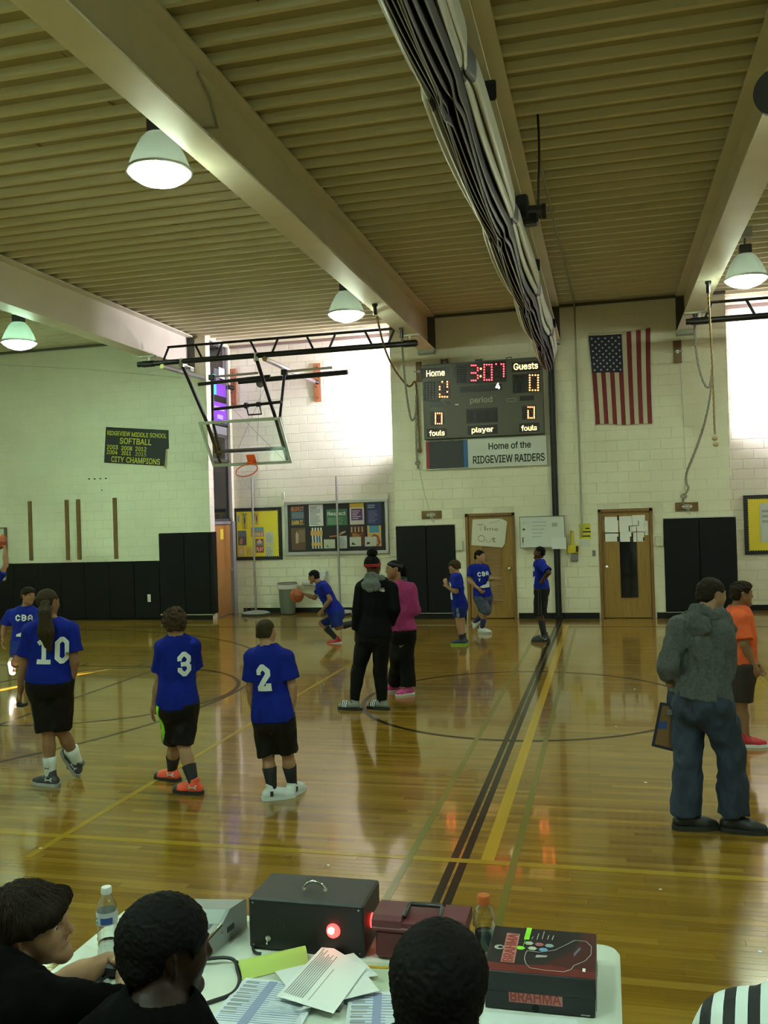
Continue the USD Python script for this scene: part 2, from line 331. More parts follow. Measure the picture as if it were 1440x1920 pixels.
# left block wall
w = X('wall_back_left', 'cream painted block wall carrying the softball banner', None, kind='structure')
M('mortar_bed', bx((XL0, YB+dz, 0), (XL1-.012, YB+.25, ZC+.12)), MORTAR, w)
blocks(w, (XL0, YB, 0), (1, 0, 0), (0, -1, 0), XL1-XL0, ZC, skip=[(0, 0, 8, 1.28)], g=.0022, d=.0018)
w = X('wall_back_right', 'cream painted block wall at the far right end', None, kind='structure')
M('mortar_bed', bx((XR0, YB+dz, 0), (FX1, YB+.25, ZC+.12)), MORTAR, w)
# recess walls
for nme, a, b, lab in (('wall_recess_left', XL1, XC0, 'whitish block wall of the bright recess behind the basketball goal'), ('wall_recess_right', XC1, XR0, 'whitish block wall of the bright recess at the right')):
    w = X(nme, lab, None, kind='structure')
    M('mortar_bed', bx((a, YR+dz, 0), (b, YR+.2, ZC+.12)), MORTAR, w)
    blocks(w, (a, YR, 0), (1, 0, 0), (0, -1, 0), b-a, ZC)
# returns with tall windows
GREYF = mat('grey_window_frame', (.10, .10, .105), .4, .3)
BANNER = trans_mat('purple_translucent_vinyl', (.32, .14, .62), .65); CYAN = trans_mat('turquoise_translucent_vinyl', (.15, .6, .65), .65)
def ret(name, xf, nx, win, z0, label):
    w = X(name, label, None, kind='structure')
    back = xf-nx*.22
    def sl(y0, y1, za, zb): return bx((min(xf-nx*dz, back), y0, za), (max(xf-nx*dz, back), y1, zb))
    M('mortar_bed', [sl(YB+.012, 18.24, 0, ZC+.1), sl(19.22, YR+.01, 0, ZC+.1), sl(18.24, 19.22, ZC-.05, ZC+.1)]+([sl(18.24, 19.22, 0, z0)] if z0 > 2.12 else []), MORTAR, w)
    blocks(w, (xf, YB, 0) if nx > 0 else (xf, YR, 0), (0, 1, 0) if nx > 0 else (0, -1, 0), (nx, 0, 0), YR-YB, ZC, holes=[(.24, -.1 if z0 < 2.13 else z0, 1.22, ZC-.05) if nx > 0 else (.13, -.1 if z0 < 2.13 else z0, 1.11, ZC-.05)])
ret('wall_return_left', XL1, 1, 1, 2.12, 'side wall of the left recess with door and tall window')
ret('wall_return_centre_left', XC0, -1, 1, 2.15, 'hidden side wall facing the left recess')
ret('wall_return_centre_right', XC1, 1, 1, 2.15, 'hidden side wall facing the right recess')
ret('wall_return_right', XR0, -1, 1, 2.15, 'side wall at the right end of the right recess')
for i, (xf, nx) in enumerate(((XL1, 1), (XC0, -1), (XC1, 1), (XR0, -1))):
    w = X(f'window_{i+1}', ['tall side window of the left recess with purple banner', 'tall window in the hidden side wall left of scoreboard', 'tall window in the hidden side wall right of flag', 'tall window at far side of right recess'][i], None, kind='structure')
    xa, xb = sorted((xf-nx*.12, xf-nx*.06)); y0, y1 = 18.24, 19.22; zz = [2.15, 3.5, 4.06, 4.3, 6.12]
    fr = [bx((xa, y0, 2.12), (xb, y0+.05, 6.12)), bx((xa, y1-.06, 2.12), (xb, y1, 6.12))]
    for z in zz: fr.append(bx((xa, y0, z-.03), (xb, y1, z+.03)))
    M('window_frame', fr, GREYF, w)
    for a, b in zip(zz[:-1], zz[1:]):
        M('pane', bx(((xa+xb)/2-.003, y0+.04, a+.02), ((xa+xb)/2+.003, y1-.05, b-.02)), PANE if a > 3 else DARKGLASS, w)
    if i == 0:
        M('spandrel', bx((xb-.02, y0+.05, 4.08), (xb, y1-.06, 4.3)), mat('grey_spandrel', (.3, .3, .32), .5), w)
w = X('window_banner', 'purple and turquoise translucent banner hanging in the tall side window', 'banner', (XL1-.03, 18.7, 4.3))
M('cloth', [bx((XL1-.035, 18.42, 4.34), (XL1-.03, 19.1, 4.8)), bx((XL1-.035, 18.6, 4.95), (XL1-.03, 19.1, 5.32))], BANNER, w)
M('turquoise_strip', bx((XL1-.035, 18.42, 4.95), (XL1-.03, 18.59, 5.4)), CYAN, w)
M('black_band', bx((XL1-.037, 18.42, 4.8), (XL1-.028, 19.1, 4.95)), BLACKM, w)
WT = trans_mat('white_translucent', (.9, .9, .9), .7)
M('lettering', [bx((XL1-.029, 18.45, 4.62), (XL1-.026, 19.0, 4.7)), bx((XL1-.029, 18.6, 4.42), (XL1-.026, 18.9, 4.52)), bx((XL1-.029, 18.75, 5.36), (XL1-.026, 19.05, 5.6))], WT, w)
# outer walls out of view; a narrow slot window opens in the wall behind the camera
SLX = -7.70-.3151*(10.28-FY0)
M('wall_left', bx((XL0-.25, FY0, 0), (XL0, YB+.3, ZC+.2)), CREAM, label='cream end wall out of view at the left', kind='structure')
M('wall_right', bx((FX1, FY0, 0), (FX1+.25, YB+.3, ZC+.2)), CREAM, label='cream end wall out of view at the right', kind='structure')
M('wall_front', [bx((XL0-.25, FY0-.1, 0), (SLX-.055, FY0, ZC+.2)), bx((SLX+.055, FY0-.1, 0), (FX1+.25, FY0, ZC+.2)), bx((SLX-.055, FY0-.1, 2.55), (SLX+.055, FY0, ZC+.2)), bx((SLX-.055, FY0-.1, 0), (SLX+.055, FY0, 1.75))], CREAM, label='cream side wall behind the camera', kind='structure')

# ================================================================ roof deck, beams
ceil = X('ceiling', 'painted ribbed steel roof deck', None, kind='structure')
pit = .312; rd = .075; yy = 7.996-pit*34
while yy < 19.35:
    y0, y1 = max(yy, FY0), min(yy+pit, 19.55)
    if y1 > FY0+.05:
        # one narrow rib hanging below wide pans; the rib's near flank faces the camera
        prof = Polygon([(yy-.0, 0), (yy+.055, 0), (yy+.075, rd), (yy+.073, rd+.004), (yy+.053, .004), (yy+.002, .004), (yy-.018, rd+.004), (yy-.02, rd)])
        R = A([[0, 0, 1.], [1, 0, 0], [0, 1, 0]])
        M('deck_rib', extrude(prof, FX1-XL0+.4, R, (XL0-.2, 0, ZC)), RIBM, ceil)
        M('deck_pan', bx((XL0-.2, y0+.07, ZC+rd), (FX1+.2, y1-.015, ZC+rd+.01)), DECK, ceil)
    yy += pit
M('roof_slab', bx((XL0-.25, FY0-.25, ZC+rd+.012), (FX1+.25, 19.8, ZC+.25)), mat('roof_insulation', (.2, .2, .18), .9), ceil)
rs = []
for i in range(46):
    yk = 7.996+pit*int(rng.integers(-8, 28)); xk = rng.uniform(-10, 4.5)
    for j in range(int(rng.integers(1, 4))):
        w_ = rng.uniform(.006, .02); l_ = rng.uniform(.03, .17)
        rs.append(bx((xk, yk-.02-l_, ZC+rd-.0015), (xk+w_, yk-.02, ZC+rd-.0005))); xk += rng.uniform(.02, .04)
q = P(477, 55, z=ZC+rd)
for j in range(5): rs.append(bx((q[0]-.05+.028*j, q[1]-.07, ZC+rd-.002), (q[0]-.05+.028*j+rng.uniform(.008, .018), q[1]+rng.uniform(.02, .05), ZC+rd-.0005)))
M('rust_streaks', rs, RUST, ceil, kind='stuff')
ZB = 5.46
def ibeam(x, label):
    w = X('roof_beam', label, None, (x, 8, ZB), kind='structure')
    hw, tf = .165, .022
    M('bottom_flange', bx((x-hw, FY0, ZB), (x+hw, YB-.02, ZB+tf)), BEAM, w)
    M('top_flange', bx((x-hw, FY0, 6.14), (x+hw, YB-.02, 6.165)), BEAM, w)
    M('web', bx((x-.008, FY0, ZB+tf), (x+.008, YB-.02, 6.14)), BEAM, w)
    M('bearing_plate', [bx((x-.18, YB-.2, ZB-.075), (x+.16, YB-.001, ZB-.001))], mat('bearing_grey', (.33, .35, .32), .5), w)
    M('end_plate', bx((x-hw, YB-.02, ZB), (x+hw, YB-.002, 6.16)), mat('dark_end', (.06, .06, .055), .6), w)
ibeam(-8.75, 'deep steel roof beam running to the corner left of the goal')
ibeam(-3.42, 'deep steel roof beam ending left of the scoreboard')
ibeam(-.93, 'steel roof beam above the hanging divider curtain')
ibeam(1.58, 'deep steel roof beam ending between flag and right recess')
ibeam(6.6, 'steel roof beam beyond the right edge')
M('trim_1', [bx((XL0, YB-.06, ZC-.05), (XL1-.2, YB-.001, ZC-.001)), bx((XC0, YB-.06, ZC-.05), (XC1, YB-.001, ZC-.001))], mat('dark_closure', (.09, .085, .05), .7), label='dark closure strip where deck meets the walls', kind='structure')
M('trim_2', [bx((XL1, YR-.06, ZC-.06), (XC0, YR-.001, ZC+.0)), bx((XC1, YR-.06, ZC-.06), (XR0, YR-.001, ZC))], mat('brown_closure', (.22, .16, .12), .7), label='brown closure strip at the top of the recess walls', kind='structure')
# baseboards
M('baseboard_back', [bx((XC0, YB-.012, 0), (D1[0]-.05, YB-.0005, .115)), bx((D1[1]+.05, YB-.012, 0), (D2[0]-.05, YB-.0005, .115)), bx((D2[1]+.05, YB-.012, 0), (XC1, YB-.0005, .115))], BASEB, label='black rubber baseboard under the scoreboard wall', kind='structure')
M('baseboard_recess', [bx((XL1+.15, YR-.012, 0), (XC0, YR-.0005, .11)), bx((XC1, YR-.012, 0), (XR0, YR-.0005, .11))], BASEB, label='black rubber baseboard in the recesses', kind='structure')
M('baseboard_left', bx((XL0, YB-.012, 0), (XL1, YB-.0005, .115)), BASEB, label='black rubber baseboard under the left block wall', kind='structure')
# doors
def door(name, x0, x1, z1, label):
    w = X(name, label, None, ((x0+x1)/2, YB, 0), kind='structure'); t = .055
    M('door_frame', [bx((x0, YB-.025, 0), (x0+t, YB+.12, z1)), bx((x1-t, YB-.025, 0), (x1, YB+.12, z1)), bx((x0, YB-.025, z1-t), (x1, YB+.12, z1))], OAKF, w)
    return w, x0+t+.004, x1-t-.004, z1-t-.004
w, a, b, zt = door('door_1', D1[0]-.02, D1[1]+.02, 2.12, 'oak door with louvre under the handwritten time out sheet')
M('door_leaf', rbox((a, YB+.03, .012), (b, YB+.075, zt), .003), OAK, w)
lx0, lx1, lz0, lz1 = -2.44, -2.06, .33, 1.62
sl = []
for z in np.arange(lz0+.02, lz1-.02, .034): sl.append(trimesh.Trimesh(*(lambda v, f: (v, f))(A([(lx0, YB+.012, z), (lx1, YB+.012, z), (lx1, YB+.03, z+.03), (lx0, YB+.03, z+.03), (lx0, YB+.016, z-.003), (lx1, YB+.016, z-.003), (lx1, YB+.034, z+.027), (lx0, YB+.034, z+.027)]), A([(0, 1, 2), (0, 2, 3), (4, 6, 5), (4, 7, 6), (0, 4, 5), (0, 5, 1)])), process=False))
M('louver', sl+[bx((lx0-.02, YB+.014, lz0), (lx0, YB+.032, lz1)), bx((lx1, YB+.014, lz0), (lx1+.02, YB+.032, lz1)), bx((lx0-.02, YB+.014, lz1), (lx1+.02, YB+.032, lz1+.02)), bx((lx0-.02, YB+.014, lz0-.02), (lx1+.02, YB+.032, lz0))], mat('louver_oak', (.27, .155, .045), .5), w)
M('door_knob', [lathe([(0, -.035), (.03, -.03), (.034, -.01), (.02, .005), (.014, .03)], (b-.075, YB-.005, 1.0), 16, (0, 1, 0)), lathe([(0, .0), (.038, .0), (.038, .01), (0, .012)], (b-.075, YB+.02, 1.0), 16, (0, 1, 0))], CHROME, w)
w, a, b, zt = door('door_2', D2[0]-.02, D2[1]+.02, 2.125, 'oak door with a tall dark glass panel below taped sheets')
gx0, gx1, gz0, gz1 = .24, .56, .40, 1.75
lp = sbox(a, .012, b, zt).difference(sbox(gx0, gz0, gx1, gz1))
M('door_leaf', extrude(lp, .045, FRONT, (0, YB+.075, 0)), OAK, w)
M('glass_panel', bx((gx0, YB+.045, gz0), (gx1, YB+.055, gz1)), DARKGLASS, w)
M('glazing_bead', [bx((gx0-.012, YB+.024, gz0-.012), (gx0, YB+.05, gz1+.012)), bx((gx1, YB+.024, gz0-.012), (gx1+.012, YB+.05, gz1+.012)), bx((gx0, YB+.024, gz0-.012), (gx1, YB+.05, gz0))], OAKF, w)
M('door_knob', [lathe([(0, -.035), (.03, -.03), (.034, -.01), (.02, .005), (.014, .03)], (a+.075, YB-.005, 1.0), 16, (0, 1, 0)), lathe([(0, .0), (.038, .0), (.038, .01), (0, .012)], (a+.075, YB+.02, 1.0), 16, (0, 1, 0))], CHROME, w)
w = X('door_3', 'brown door in the side wall beneath the tall window', None, (XL1, 18.7, 0), kind='structure')
M('door_leaf', bx((XL1-.1, 18.29, .01), (XL1-.055, 19.15, 2.06)), mat('orange_brown_door', (.36, .17, .05), .4, noise=(3, .12, (9, 9, .7))), w)
M('door_frame', [bx((XL1-.13, 18.24, 0), (XL1-.02, 18.29, 2.12)), bx((XL1-.13, 19.15, 0), (XL1+.02, 19.33, 2.12)), bx((XL1-.13, 18.24, 2.06), (XL1-.02, 19.22, 2.12))], mat('grey_door_frame', (.25, .25, .25), .5), w)
M('door_knob', [lathe([(0, -.05), (.03, -.045), (.034, -.02), (.02, -.005), (.014, .02)], (XL1-.03, 19.08, 1.02), 16, (-1, 0, 0))], CHROME, w)
M('vestibule_back', bx((XL1-.9, 18.1, 0), (XL1-.85, 19.4, 3.5)), mat('dark_vestibule', (.03, .03, .03), .8), w)
# ================================================================ high-bay lamps
LENS = mat('lamp_lens', (.9, .9, .9), .3, emit=(LAMP['color'], LAMP['strength']))
LENSC = mat('lamp_lens_cool', (.9, .9, .9), .3, emit=(LAMP_COOL['color'], LAMP_COOL['strength']))
LENSN = mat('lamp_lens_near', (.9, .9, .9), .3, emit=(LAMP_NEAR['color'], LAMP_NEAR['strength']))
REFL = trans_mat('prismatic_reflector', (.20, .22, .20), .03); BALLAST = mat('dark_ballast', (.05, .05, .05), .5)
def lamp(x, y, label, lens):
    t = X('high_bay_lamp', label, 'lamp', (x, y, 5.42), 'high-bay gymnasium lamps'); c = A([x, y, 5.42])
    M('reflector', lathe([(.29, .02), (.285, .06), (.25, .15), (.21, .23), (.165, .31), (.12, .36), (.0, .37)], c, 32), REFL, t, True)
    M('rim', lathe([(.295, -.005), (.31, .0), (.31, .022), (.29, .022)], c, 32), ALU, t)
    M('lens', lathe([(0, -.125), (.10, -.115), (.20, -.078), (.27, -.03), (.295, .004), (.29, .012), (0, .014)], c, 32), lens, t, True)
    M('ballast_housing', [rbox(c+A([-.085, -.085, .37]), c+A([.085, .085, .50]), .012)], BALLAST, t)
    M('junction_box', rbox(c+A([-.13, -.10, .60]), c+A([.10, .10, .79]), .01), mat('pale_box', (.4, .42, .4), .5), t)
    M('stem', rod(c+A([0, 0, .49]), c+A([0, 0, .64]), .017), GREYM, t)
    return t
LX = [-10.1, -4.0, 2.1, 8.2]; LY = [14.05, 7.75, 1.45]
lab = {(-10.1, 14.05): 'greenish glowing high-bay lamp above the left block wall', (-4.0, 7.75): 'large bright high-bay lamp nearest the camera beside the big beam', (-4.0, 14.05): 'glowing high-bay lamp in front of the bright recess', (2.1, 14.05): 'glowing high-bay lamp by the beam at the upper right'}
lw = lamp(-4.0, 7.75, lab[(-4.0, 7.75)], LENS); lc = lamp(-10.1, 14.05, lab[(-10.1, 14.05)], LENSC)
ln_ = lamp(-2.3, .2, 'high-bay lamp out of view over the scorers table', LENSN)
for x in LX:
    for y in LY:
        if (x, y) in ((-4.0, 7.75), (-10.1, 14.05)): continue
        dup(ln_ if y < 2 else lc if x < -9 else lw, 'high_bay_lamp', (x, y, 5.42), lab.get((x, y), f'high-bay lamp out of view over the {"near" if y < 5 else "middle" if y < 10 else "far"} court {"left end" if x < -9 else "left side" if x < 0 else "right side" if x < 5 else "right end"}'), 'lamp', 'high-bay gymnasium lamps')

# ================================================================ divider curtain folded under the centre beam
VINYL = mat('white_vinyl', (.50, .50, .42), .42, noise=(6, .06)); NAVY = mat('navy_mesh_fabric', (.018, .018, .028), .5); HEM = mat('pale_hem', (.26, .25, .30), .4)
cur = X('divider_curtain', 'folded white and navy divider curtain hanging in a long bundle under the beam', 'curtain', (-.93, 10, 4.7))
ST = [2.6, 5.9, 9.0, 12.15, 15.0]
def fold(xo, w, ztop, zbot, m, name, ph, hem=None, y1=16.75, y0=1.6, par=None):
    ys = np.unique(np.round(np.concatenate([np.arange(y0, y1, .12), [s+d for s in ST for d in (-.1, -.05, 0, .05, .1) if y0 < s+d < y1], [y1-.1, y1-.04, y1]]), 3)); ys = ys[(ys <= y1) & (ys >= y0)]; V = []; k = 12
    for y in ys:
        ds = min(abs(y-s) for s in ST); pinch = math.exp(-(ds/.16)**2); nxt = min([s for s in ST if s >= y], default=17.6)
        pv = max([s for s in ST if s <= y], default=ST[0]-3); u = (y-pv)/max(nxt-pv, .1); sag = math.sin(math.pi*min(max(u, 0), 1))
        end = max(0, (y-16.40)/.35)
        xc = -.93+xo*(1-.16*pinch)*(1-.25*end)+.012*math.sin(y*1.7+ph)+.02*pinch*math.sin(ph*7)
        zb = zbot-.10*sag-.05*pinch*math.sin(ph*5+1)+(.05*math.sin(ph*3)*pinch)-.05*end
        zt = ztop-.05*sag
        ww = w*(1-.25*pinch)*(1-.6*end**2); h = (zt-zb)/2
        for j in range(k):
            th = 2*math.pi*j/k; c, s = math.cos(th), math.sin(th)
            V.append((xc+ww/2*np.sign(c)*abs(c)**.8, y, (zt+zb)/2+h*np.sign(s)*abs(s)**.55))
    n = len(ys); V = A(V); F = []
    for i in range(n-1):
        for j in range(k):
            p, q = i*k+j, i*k+(j+1) % k; F += [[p, p+k, q+k], [p, q+k, q]]
    V = np.vstack([V, V[:k].mean(0), V[-k:].mean(0)])
    for j in range(k): F += [[n*k, j, (j+1) % k], [n*k+1, (n-1)*k+(j+1) % k, (n-1)*k+j]]
    pth = M(name, trimesh.Trimesh(V, A(F), process=False), m, par or cur, 50)
    if hem:
        idx = [i*k+9 for i in range(n)]; M('hem', tube(V[idx]+A([0, 0, -.002]), .0055, 6), hem, pth, True)
    return pth
fs = [(-.185, .080, 'w', 5.0, 5.26), (-.128, .060, 'w', 4.90, 5.26), (-.092, .028, 'n', 4.86, 5.3), (-.070, .026, 'n', 4.84, 5.3), (-.048, .024, 'n', 4.83, 5.3), (-.028, .024, 'n', 4.82, 5.3), (-.006, .028, 'n', 4.82, 5.3), (.020, .034, 'n', 4.83, 5.3), (.050, .036, 'n', 4.86, 5.3), (.082, .036, 'n', 4.90, 5.3), (.118, .050, 'w', 4.98, 5.22), (.160, .052, 'w', 5.06, 5.24)]
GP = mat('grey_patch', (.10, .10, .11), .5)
for i, (xo, w, k, zb, zt) in enumerate(fs):
    f_ = fold(xo, w, zt, zb, VINYL if k == 'w' else NAVY, 'white_fold' if k == 'w' else 'navy_fold', i*1.3, None if k == 'w' else HEM)
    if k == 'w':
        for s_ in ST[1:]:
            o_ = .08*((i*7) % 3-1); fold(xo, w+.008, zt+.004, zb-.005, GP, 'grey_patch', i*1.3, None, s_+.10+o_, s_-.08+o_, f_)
M('batten', bx((-1.0, 1.6, 5.27), (-.86, 16.7, 5.33)), BLACKM, cur)
M('hanger', [rod((-.93, y, 5.32), (-.93, y, ZB-.002), .012) for y in ST+[16.6]], BLACKM, cur)
# hoist hardware on the beam
for i, (px, py) in enumerate([(915, 172), (1003, 498), (1035, 607)]):
    q = P(px, py, z=ZB-.08); y = q[1]; bx_ = q[0]
    t = X('lift_pulley_box', ['black lift pulley box on centre beam, nearest the camera', 'black lift pulley box on centre beam, beyond the hoist motor', 'black lift pulley box on centre beam, next to the far wall'][i], 'pulley box', (bx_, y, ZB-.1), 'curtain lift pulleys')
    M('box', rbox((bx_-.065, y-.015, ZB-.15), (bx_+.065, y+.015, ZB-.004), .006), BLACKM, t); M('pulley_wheel', lathe([(0, -.012), (.035, -.012), (.035, .012), (0, .012)], (bx_+.02, y, ZB-.04), 18, (0, 1, 0)), GREYM, t)
    M('bracket', bx((min(bx_-.065, -.82), y-.02, ZB-.03), (bx_+.06, y+.02, ZB-.002)), BLACKM, t)
q = P(985, 400, z=ZB-.17); y = q[1]; mx = q[0]+.64
t = X('hoist_motor', 'black electric hoist motor with cable on the centre beam', 'motor', (-.7, y, ZB-.2))
M('gearbox', [rbox((mx-.73, y-.13, ZB-.27), (mx-.60, y+.13, ZB-.004), .02), rbox((mx-.66, y-.1, ZB-.31), (mx-.50, y+.06, ZB-.2), .02)], BLACKM, t)
M('motor_body', [rod((mx-.62, y, ZB-.17), (mx-.46, y, ZB-.17), .075, 20)], mat('motor_grey', (.05, .05, .055), .4, .3), t, 40)
M('motor_cap', [rod((mx-.46, y, ZB-.17), (mx-.42, y, ZB-.17), .082, 20)], BLACKM, t, 40)
M('cable', tube([(mx-.5, y, ZB-.1), (mx-.49, y-.03, 5.6), (mx-.47, y-.1, 5.8), (mx-.46, y-.2, 6.05), (mx-.46, y-.3, ZC+.05)], .012), BLACKM, t, True)
# conduits
q0 = P(1010, 295, z=ZC-.03)
M('electrical_conduit', [tube([(q0[0], q0[1], ZC-.02), (-.47, YB-.1, ZC-.03), (-.47, YB-.04, ZC-.1), (-.465, YB-.03, 1.62)], .016, 8)], mat('grey_conduit', (.33, .34, .26), .5), label='thin conduit running along the deck and down the wall beside the black pole', cat='conduit', smooth=True)
q = P(385, 95, x=-3.41); q2 = P(388, 240, x=-3.27)
M('beam_cable', tube([(-3.40, q[1]-.2, 6.1), (-3.39, q[1], 6.0), (-3.38, q[1]+.15, 5.75), (-3.33, q2[1]-.05, 5.52), (-3.25, q2[1], 5.49), (-3.24, q2[1]+.03, 5.45)], .014), mat('painted_cable', (.40, .38, .28), .5), label='painted cable looping down the side of the big beam', cat='cable', smooth=True)
q = P(1440, 178, x=1.25)
M('loudspeaker', [lathe([(0, -.12), (.13, -.12), (.16, -.02), (.16, .1), (0, .1)], q+A([.07, 0, 0]), 28, (-.3, -1, -.2))], mat('dark_grey_plastic', (.03, .032, .034), .5), label='dark round loudspeaker at the right edge below the roof beam', cat='loudspeaker', smooth=40)
t_ = P(1440, 178, x=1.25); M('speaker_arm', rod(t_+A([.12, .13, .17]), (1.5, t_[1]+.1, ZB-.003), .02), GREYM, label='short grey arm carrying the round loudspeaker', cat='bracket')

# ================================================================ swing-up basketball goal
YT = 16.25
g = X('basketball_goal', 'glass backboard basketball goal swung up on a black pipe frame', 'basketball goal', (-7.2, 17, 5.3))
zt = 5.30
M('truss_pipe', [tube([(-8.98, YT, zt), (-3.28, YT, zt)], .052, 14)], BLACKM, g, True)
ch = [(-8.45, YT, zt), (-8.3, YT, zt+.30), (-3.75, YT, zt+.30), (-3.6, YT, zt)]
M('truss_chord', tube([(-8.32, YT, zt+.30), (-3.72, YT, zt+.30)], .024, 10), BLACKM, g, True)
xs = np.linspace(-8.3, -3.7, 9)
for i in range(9):
    x0 = xs[i]; s = .13 if i % 2 else -.13
    M('truss_web', rod((x0, YT, zt+.30), (x0+s, YT, zt+.03), .022), BLACKM, g)
for x in (-8.75, -3.42):
    M('beam_clamp', [bx((x-.2, YT-.05, ZB-.03), (x+.2, YT+.05, ZB-.001)), rod((x, YT, ZB-.02), (x, YT, zt), .026)], mat('pale_clamp', (.5, .5, .4), .5), g)
    M('pipe_sleeve', rod((x-.12, YT, zt), (x+.12, YT, zt), .064, 14), BLACKM, g)
YBT, YBB = 17.0, 17.65
def pl(px, py, y): return P(px, py, y)
TL, TR, BR, BL = pl(368, 793, YBT), pl(523, 783, YBT), pl(550, 869, YBB), pl(403, 874, YBB)
xl, xr = (TL[0]+BL[0]+.30)/2-.15+.0, (TR[0]+BR[0])/2
xl = (TL[0]+BL[0])/2; ztb = (TL[2]+TR[2])/2; zbb = (BL[2]+BR[2])/2
bu = A([0, YBT-YBB, ztb-zbb]); bh = np.linalg.norm(bu); bu /= bh; bn = np.cross(A([1., 0, 0]), bu)   # up the board, and out of its face
if bn[1] > 0: bn = -bn
B0 = A([xl, YBB, zbb]); BW = xr-xl
RB = np.stack([A([1., 0, 0]), bu, np.cross(A([1., 0, 0]), bu)], 1)
def bb(x0, x1, v0, v1, n0, n1):
    m = bx((x0, v0, min(n0, n1)), (x1, v1, max(n0, n1))); nn = RB[:, 2]; s = 1 if nn@bn > 0 else -1
    if s < 0: m = bx((x0, v0, -max(n0, n1)), (x1, v1, -min(n0, n1)))
    m.apply_transform(T(RB, B0)); return m
def bp(x, v, n): return B0+A([x, 0, 0])+bu*v+bn*n
M('glass', bb(.03, BW-.03, .03, bh-.03, -.012, .0), BBGLASS, g)
M('board_frame', [bb(0, BW, 0, .045, -.035, .012), bb(0, BW, bh-.045, bh, -.035, .012), bb(0, .045, .045, bh-.045, -.035, .012), bb(BW-.045, BW, .045, bh-.045, -.035, .012)], mat('board_frame', (.40, .45, .34), .4), g)
M('support_bar', [bb(.1, BW-.08, .30, .355, -.10, -.04)], mat('bar_grey', (.10, .11, .13), .5), g)
M('rim_bracket', [bb(BW/2-.09+.03, BW/2+.09+.03, .06, .26, .0, .03), bb(BW/2-.06+.03, BW/2+.06+.03, .10, .16, .03, .14)], mat('rim_orange', (.75, .11, .02), .4), g)
rc = bp(BW/2+.03, .12, .38)
ring = [rc+.228*(math.cos(a)*A([1., 0, 0])+math.sin(a)*bn) for a in np.linspace(0, 2*math.pi, 37)[:-1]]
M('rim', tube(ring, .011, 10, closed=True), mat('rim_orange', (.75, .11, .02), .4), g, True)
net = []
for i in range(12):
    a = 2*math.pi*i/12
    for sgn in (-1, 1):
        pts = []
        for k in range(7):
            u = k/6; r = .228*(1-.5*u); aa = a+sgn*u*2*math.pi/12*2.5
            pts.append(rc+r*(math.cos(aa)*A([1., 0, 0])+math.sin(aa)*bn*.9)+A([.02*u, .06*u, -.42*u])+(-bu*.0))
        net.append(tube(pts, .0022, 4))
M('net', net, mat('net_cord', (.55, .52, .5), .8), g, kind='stuff')
# swinging arms (front pair to the board foot, rear pair) and cross pipes
for i, x in enumerate((-8.03+.0, -6.46)):
    top = A([x, YT, zt-.05]); foot = bp((.16, BW-.12)[i], .05, -.07); sh = bp((.16, BW-.12)[i], bh-.06, -.06)
    M('swing_arm', tube([top, sh, foot], .036, 12), BLACKM, g, True)
    M('arm_hinge', [rod(top+A([0, 0, .1]), top+A([0, 0, -.06]), .055, 12)], CHROME, g)
    top2 = A([x+.30, YT+.75, zt-.24]); f2 = bp((.30, BW-.02)[i], bh*.98, -.05)
    M('rear_arm', tube([top2, f2, bp((.22, BW-.06)[i], .25, -.08)], .03, 12), BLACKM, g, True)
    M('rear_hinge', rbox(top2-A([.06, .06, .05]), top2+A([.06, .06, .06]), .01), BLACKM, g)
    M('strut', rod(top2+A([.02, 0, .02]), top2+A([.95, .15, .06]), .025, 10), ALU, g)
M('cross_pipe', rod((-7.85, YT+.35, zt-.42), (-6.32, YT+.35, zt-.36), .035, 12), BLACKM, g)
M('cross_pipe', rod((-7.3, YT+1.1, zt-.30), (-4.95, YT+1.1, zt-.26), .05, 12), BLACKM, g)
M('cross_pipe', rod((-7.65, YT+.62, zt-.90), (-6.2, YT+.62, zt-.84), .03, 12), BLACKM, g)
M('winch', [tube([(-6.95, YT+.62, zt-.88), (-6.9, YT+.6, zt-1.06), (-6.62, YT+.6, zt-1.06), (-6.66, YT+.62, zt-.86)], .018), lathe([(0, -.03), (.06, -.03), (.06, .03), (0, .03)], (-6.95, YT+.62, zt-.87), 14, (1, 0, 0))], BLACKM, g)
M('winch', lathe([(0, -.04), (.05, -.04), (.05, .04), (0, .04)], (-6.68, YT+.62, zt-.86), 14, (1, 0, 0)), BLACKM, g)
M('pulley', lathe([(0, -.03), (.085, -.03), (.06, 0), (.085, .03), (0, .03)], P(488, 719, 17.6), 16, (.3, -1, 0)), GREYM, g)
wr = P(596, 717, YR); wl = P(434, 722, YR)
for nme, px, py, a in (('stay_pipe', 497, 673, wr), ('stay_pipe', 305, 687, wl)):
    s = P(px, py, YT-.02); M(nme, rod(s, (a[0]-.05, YR-.1, a[2]+.0), .048, 14), ALU if px > 400 else mat('dull_alu', (.22, .22, .2), .4, .6), g); M('stay_cap', rod(s, s+(s-A([a[0], YR-.1, a[2]]))/30*.3, .05, 14), mat('brass_cap', (.25, .2, .05), .4, .5), g)
for c, h in ((A([wr[0], 0, 5.19]), .86), (A([-8.27, 0, 5.19]), .9)):
    M('mounting_board', rbox((c[0]-.085, YR-.05, c[2]-h/2), (c[0]+.085, YR-.001, c[2]+h/2), .006), REDWOOD, g)
    M('board_bolt', [lathe([(0, 0), (.014, 0), (.012, .012), (0, .014)], (c[0]+dx, YR-.05, c[2]+z), 8, (0, -1, 0)) for dx, z in ((0, -h*.4), (0, h*.4), (-.03, -.1), (.03, .1))], BLACKM, g)
    M('socket', rod((c[0]-.07, YR-.14, c[2]+.02), (c[0]+.02, YR-.05, c[2]-.0), .05, 12), BLACKM, g)
cab = []
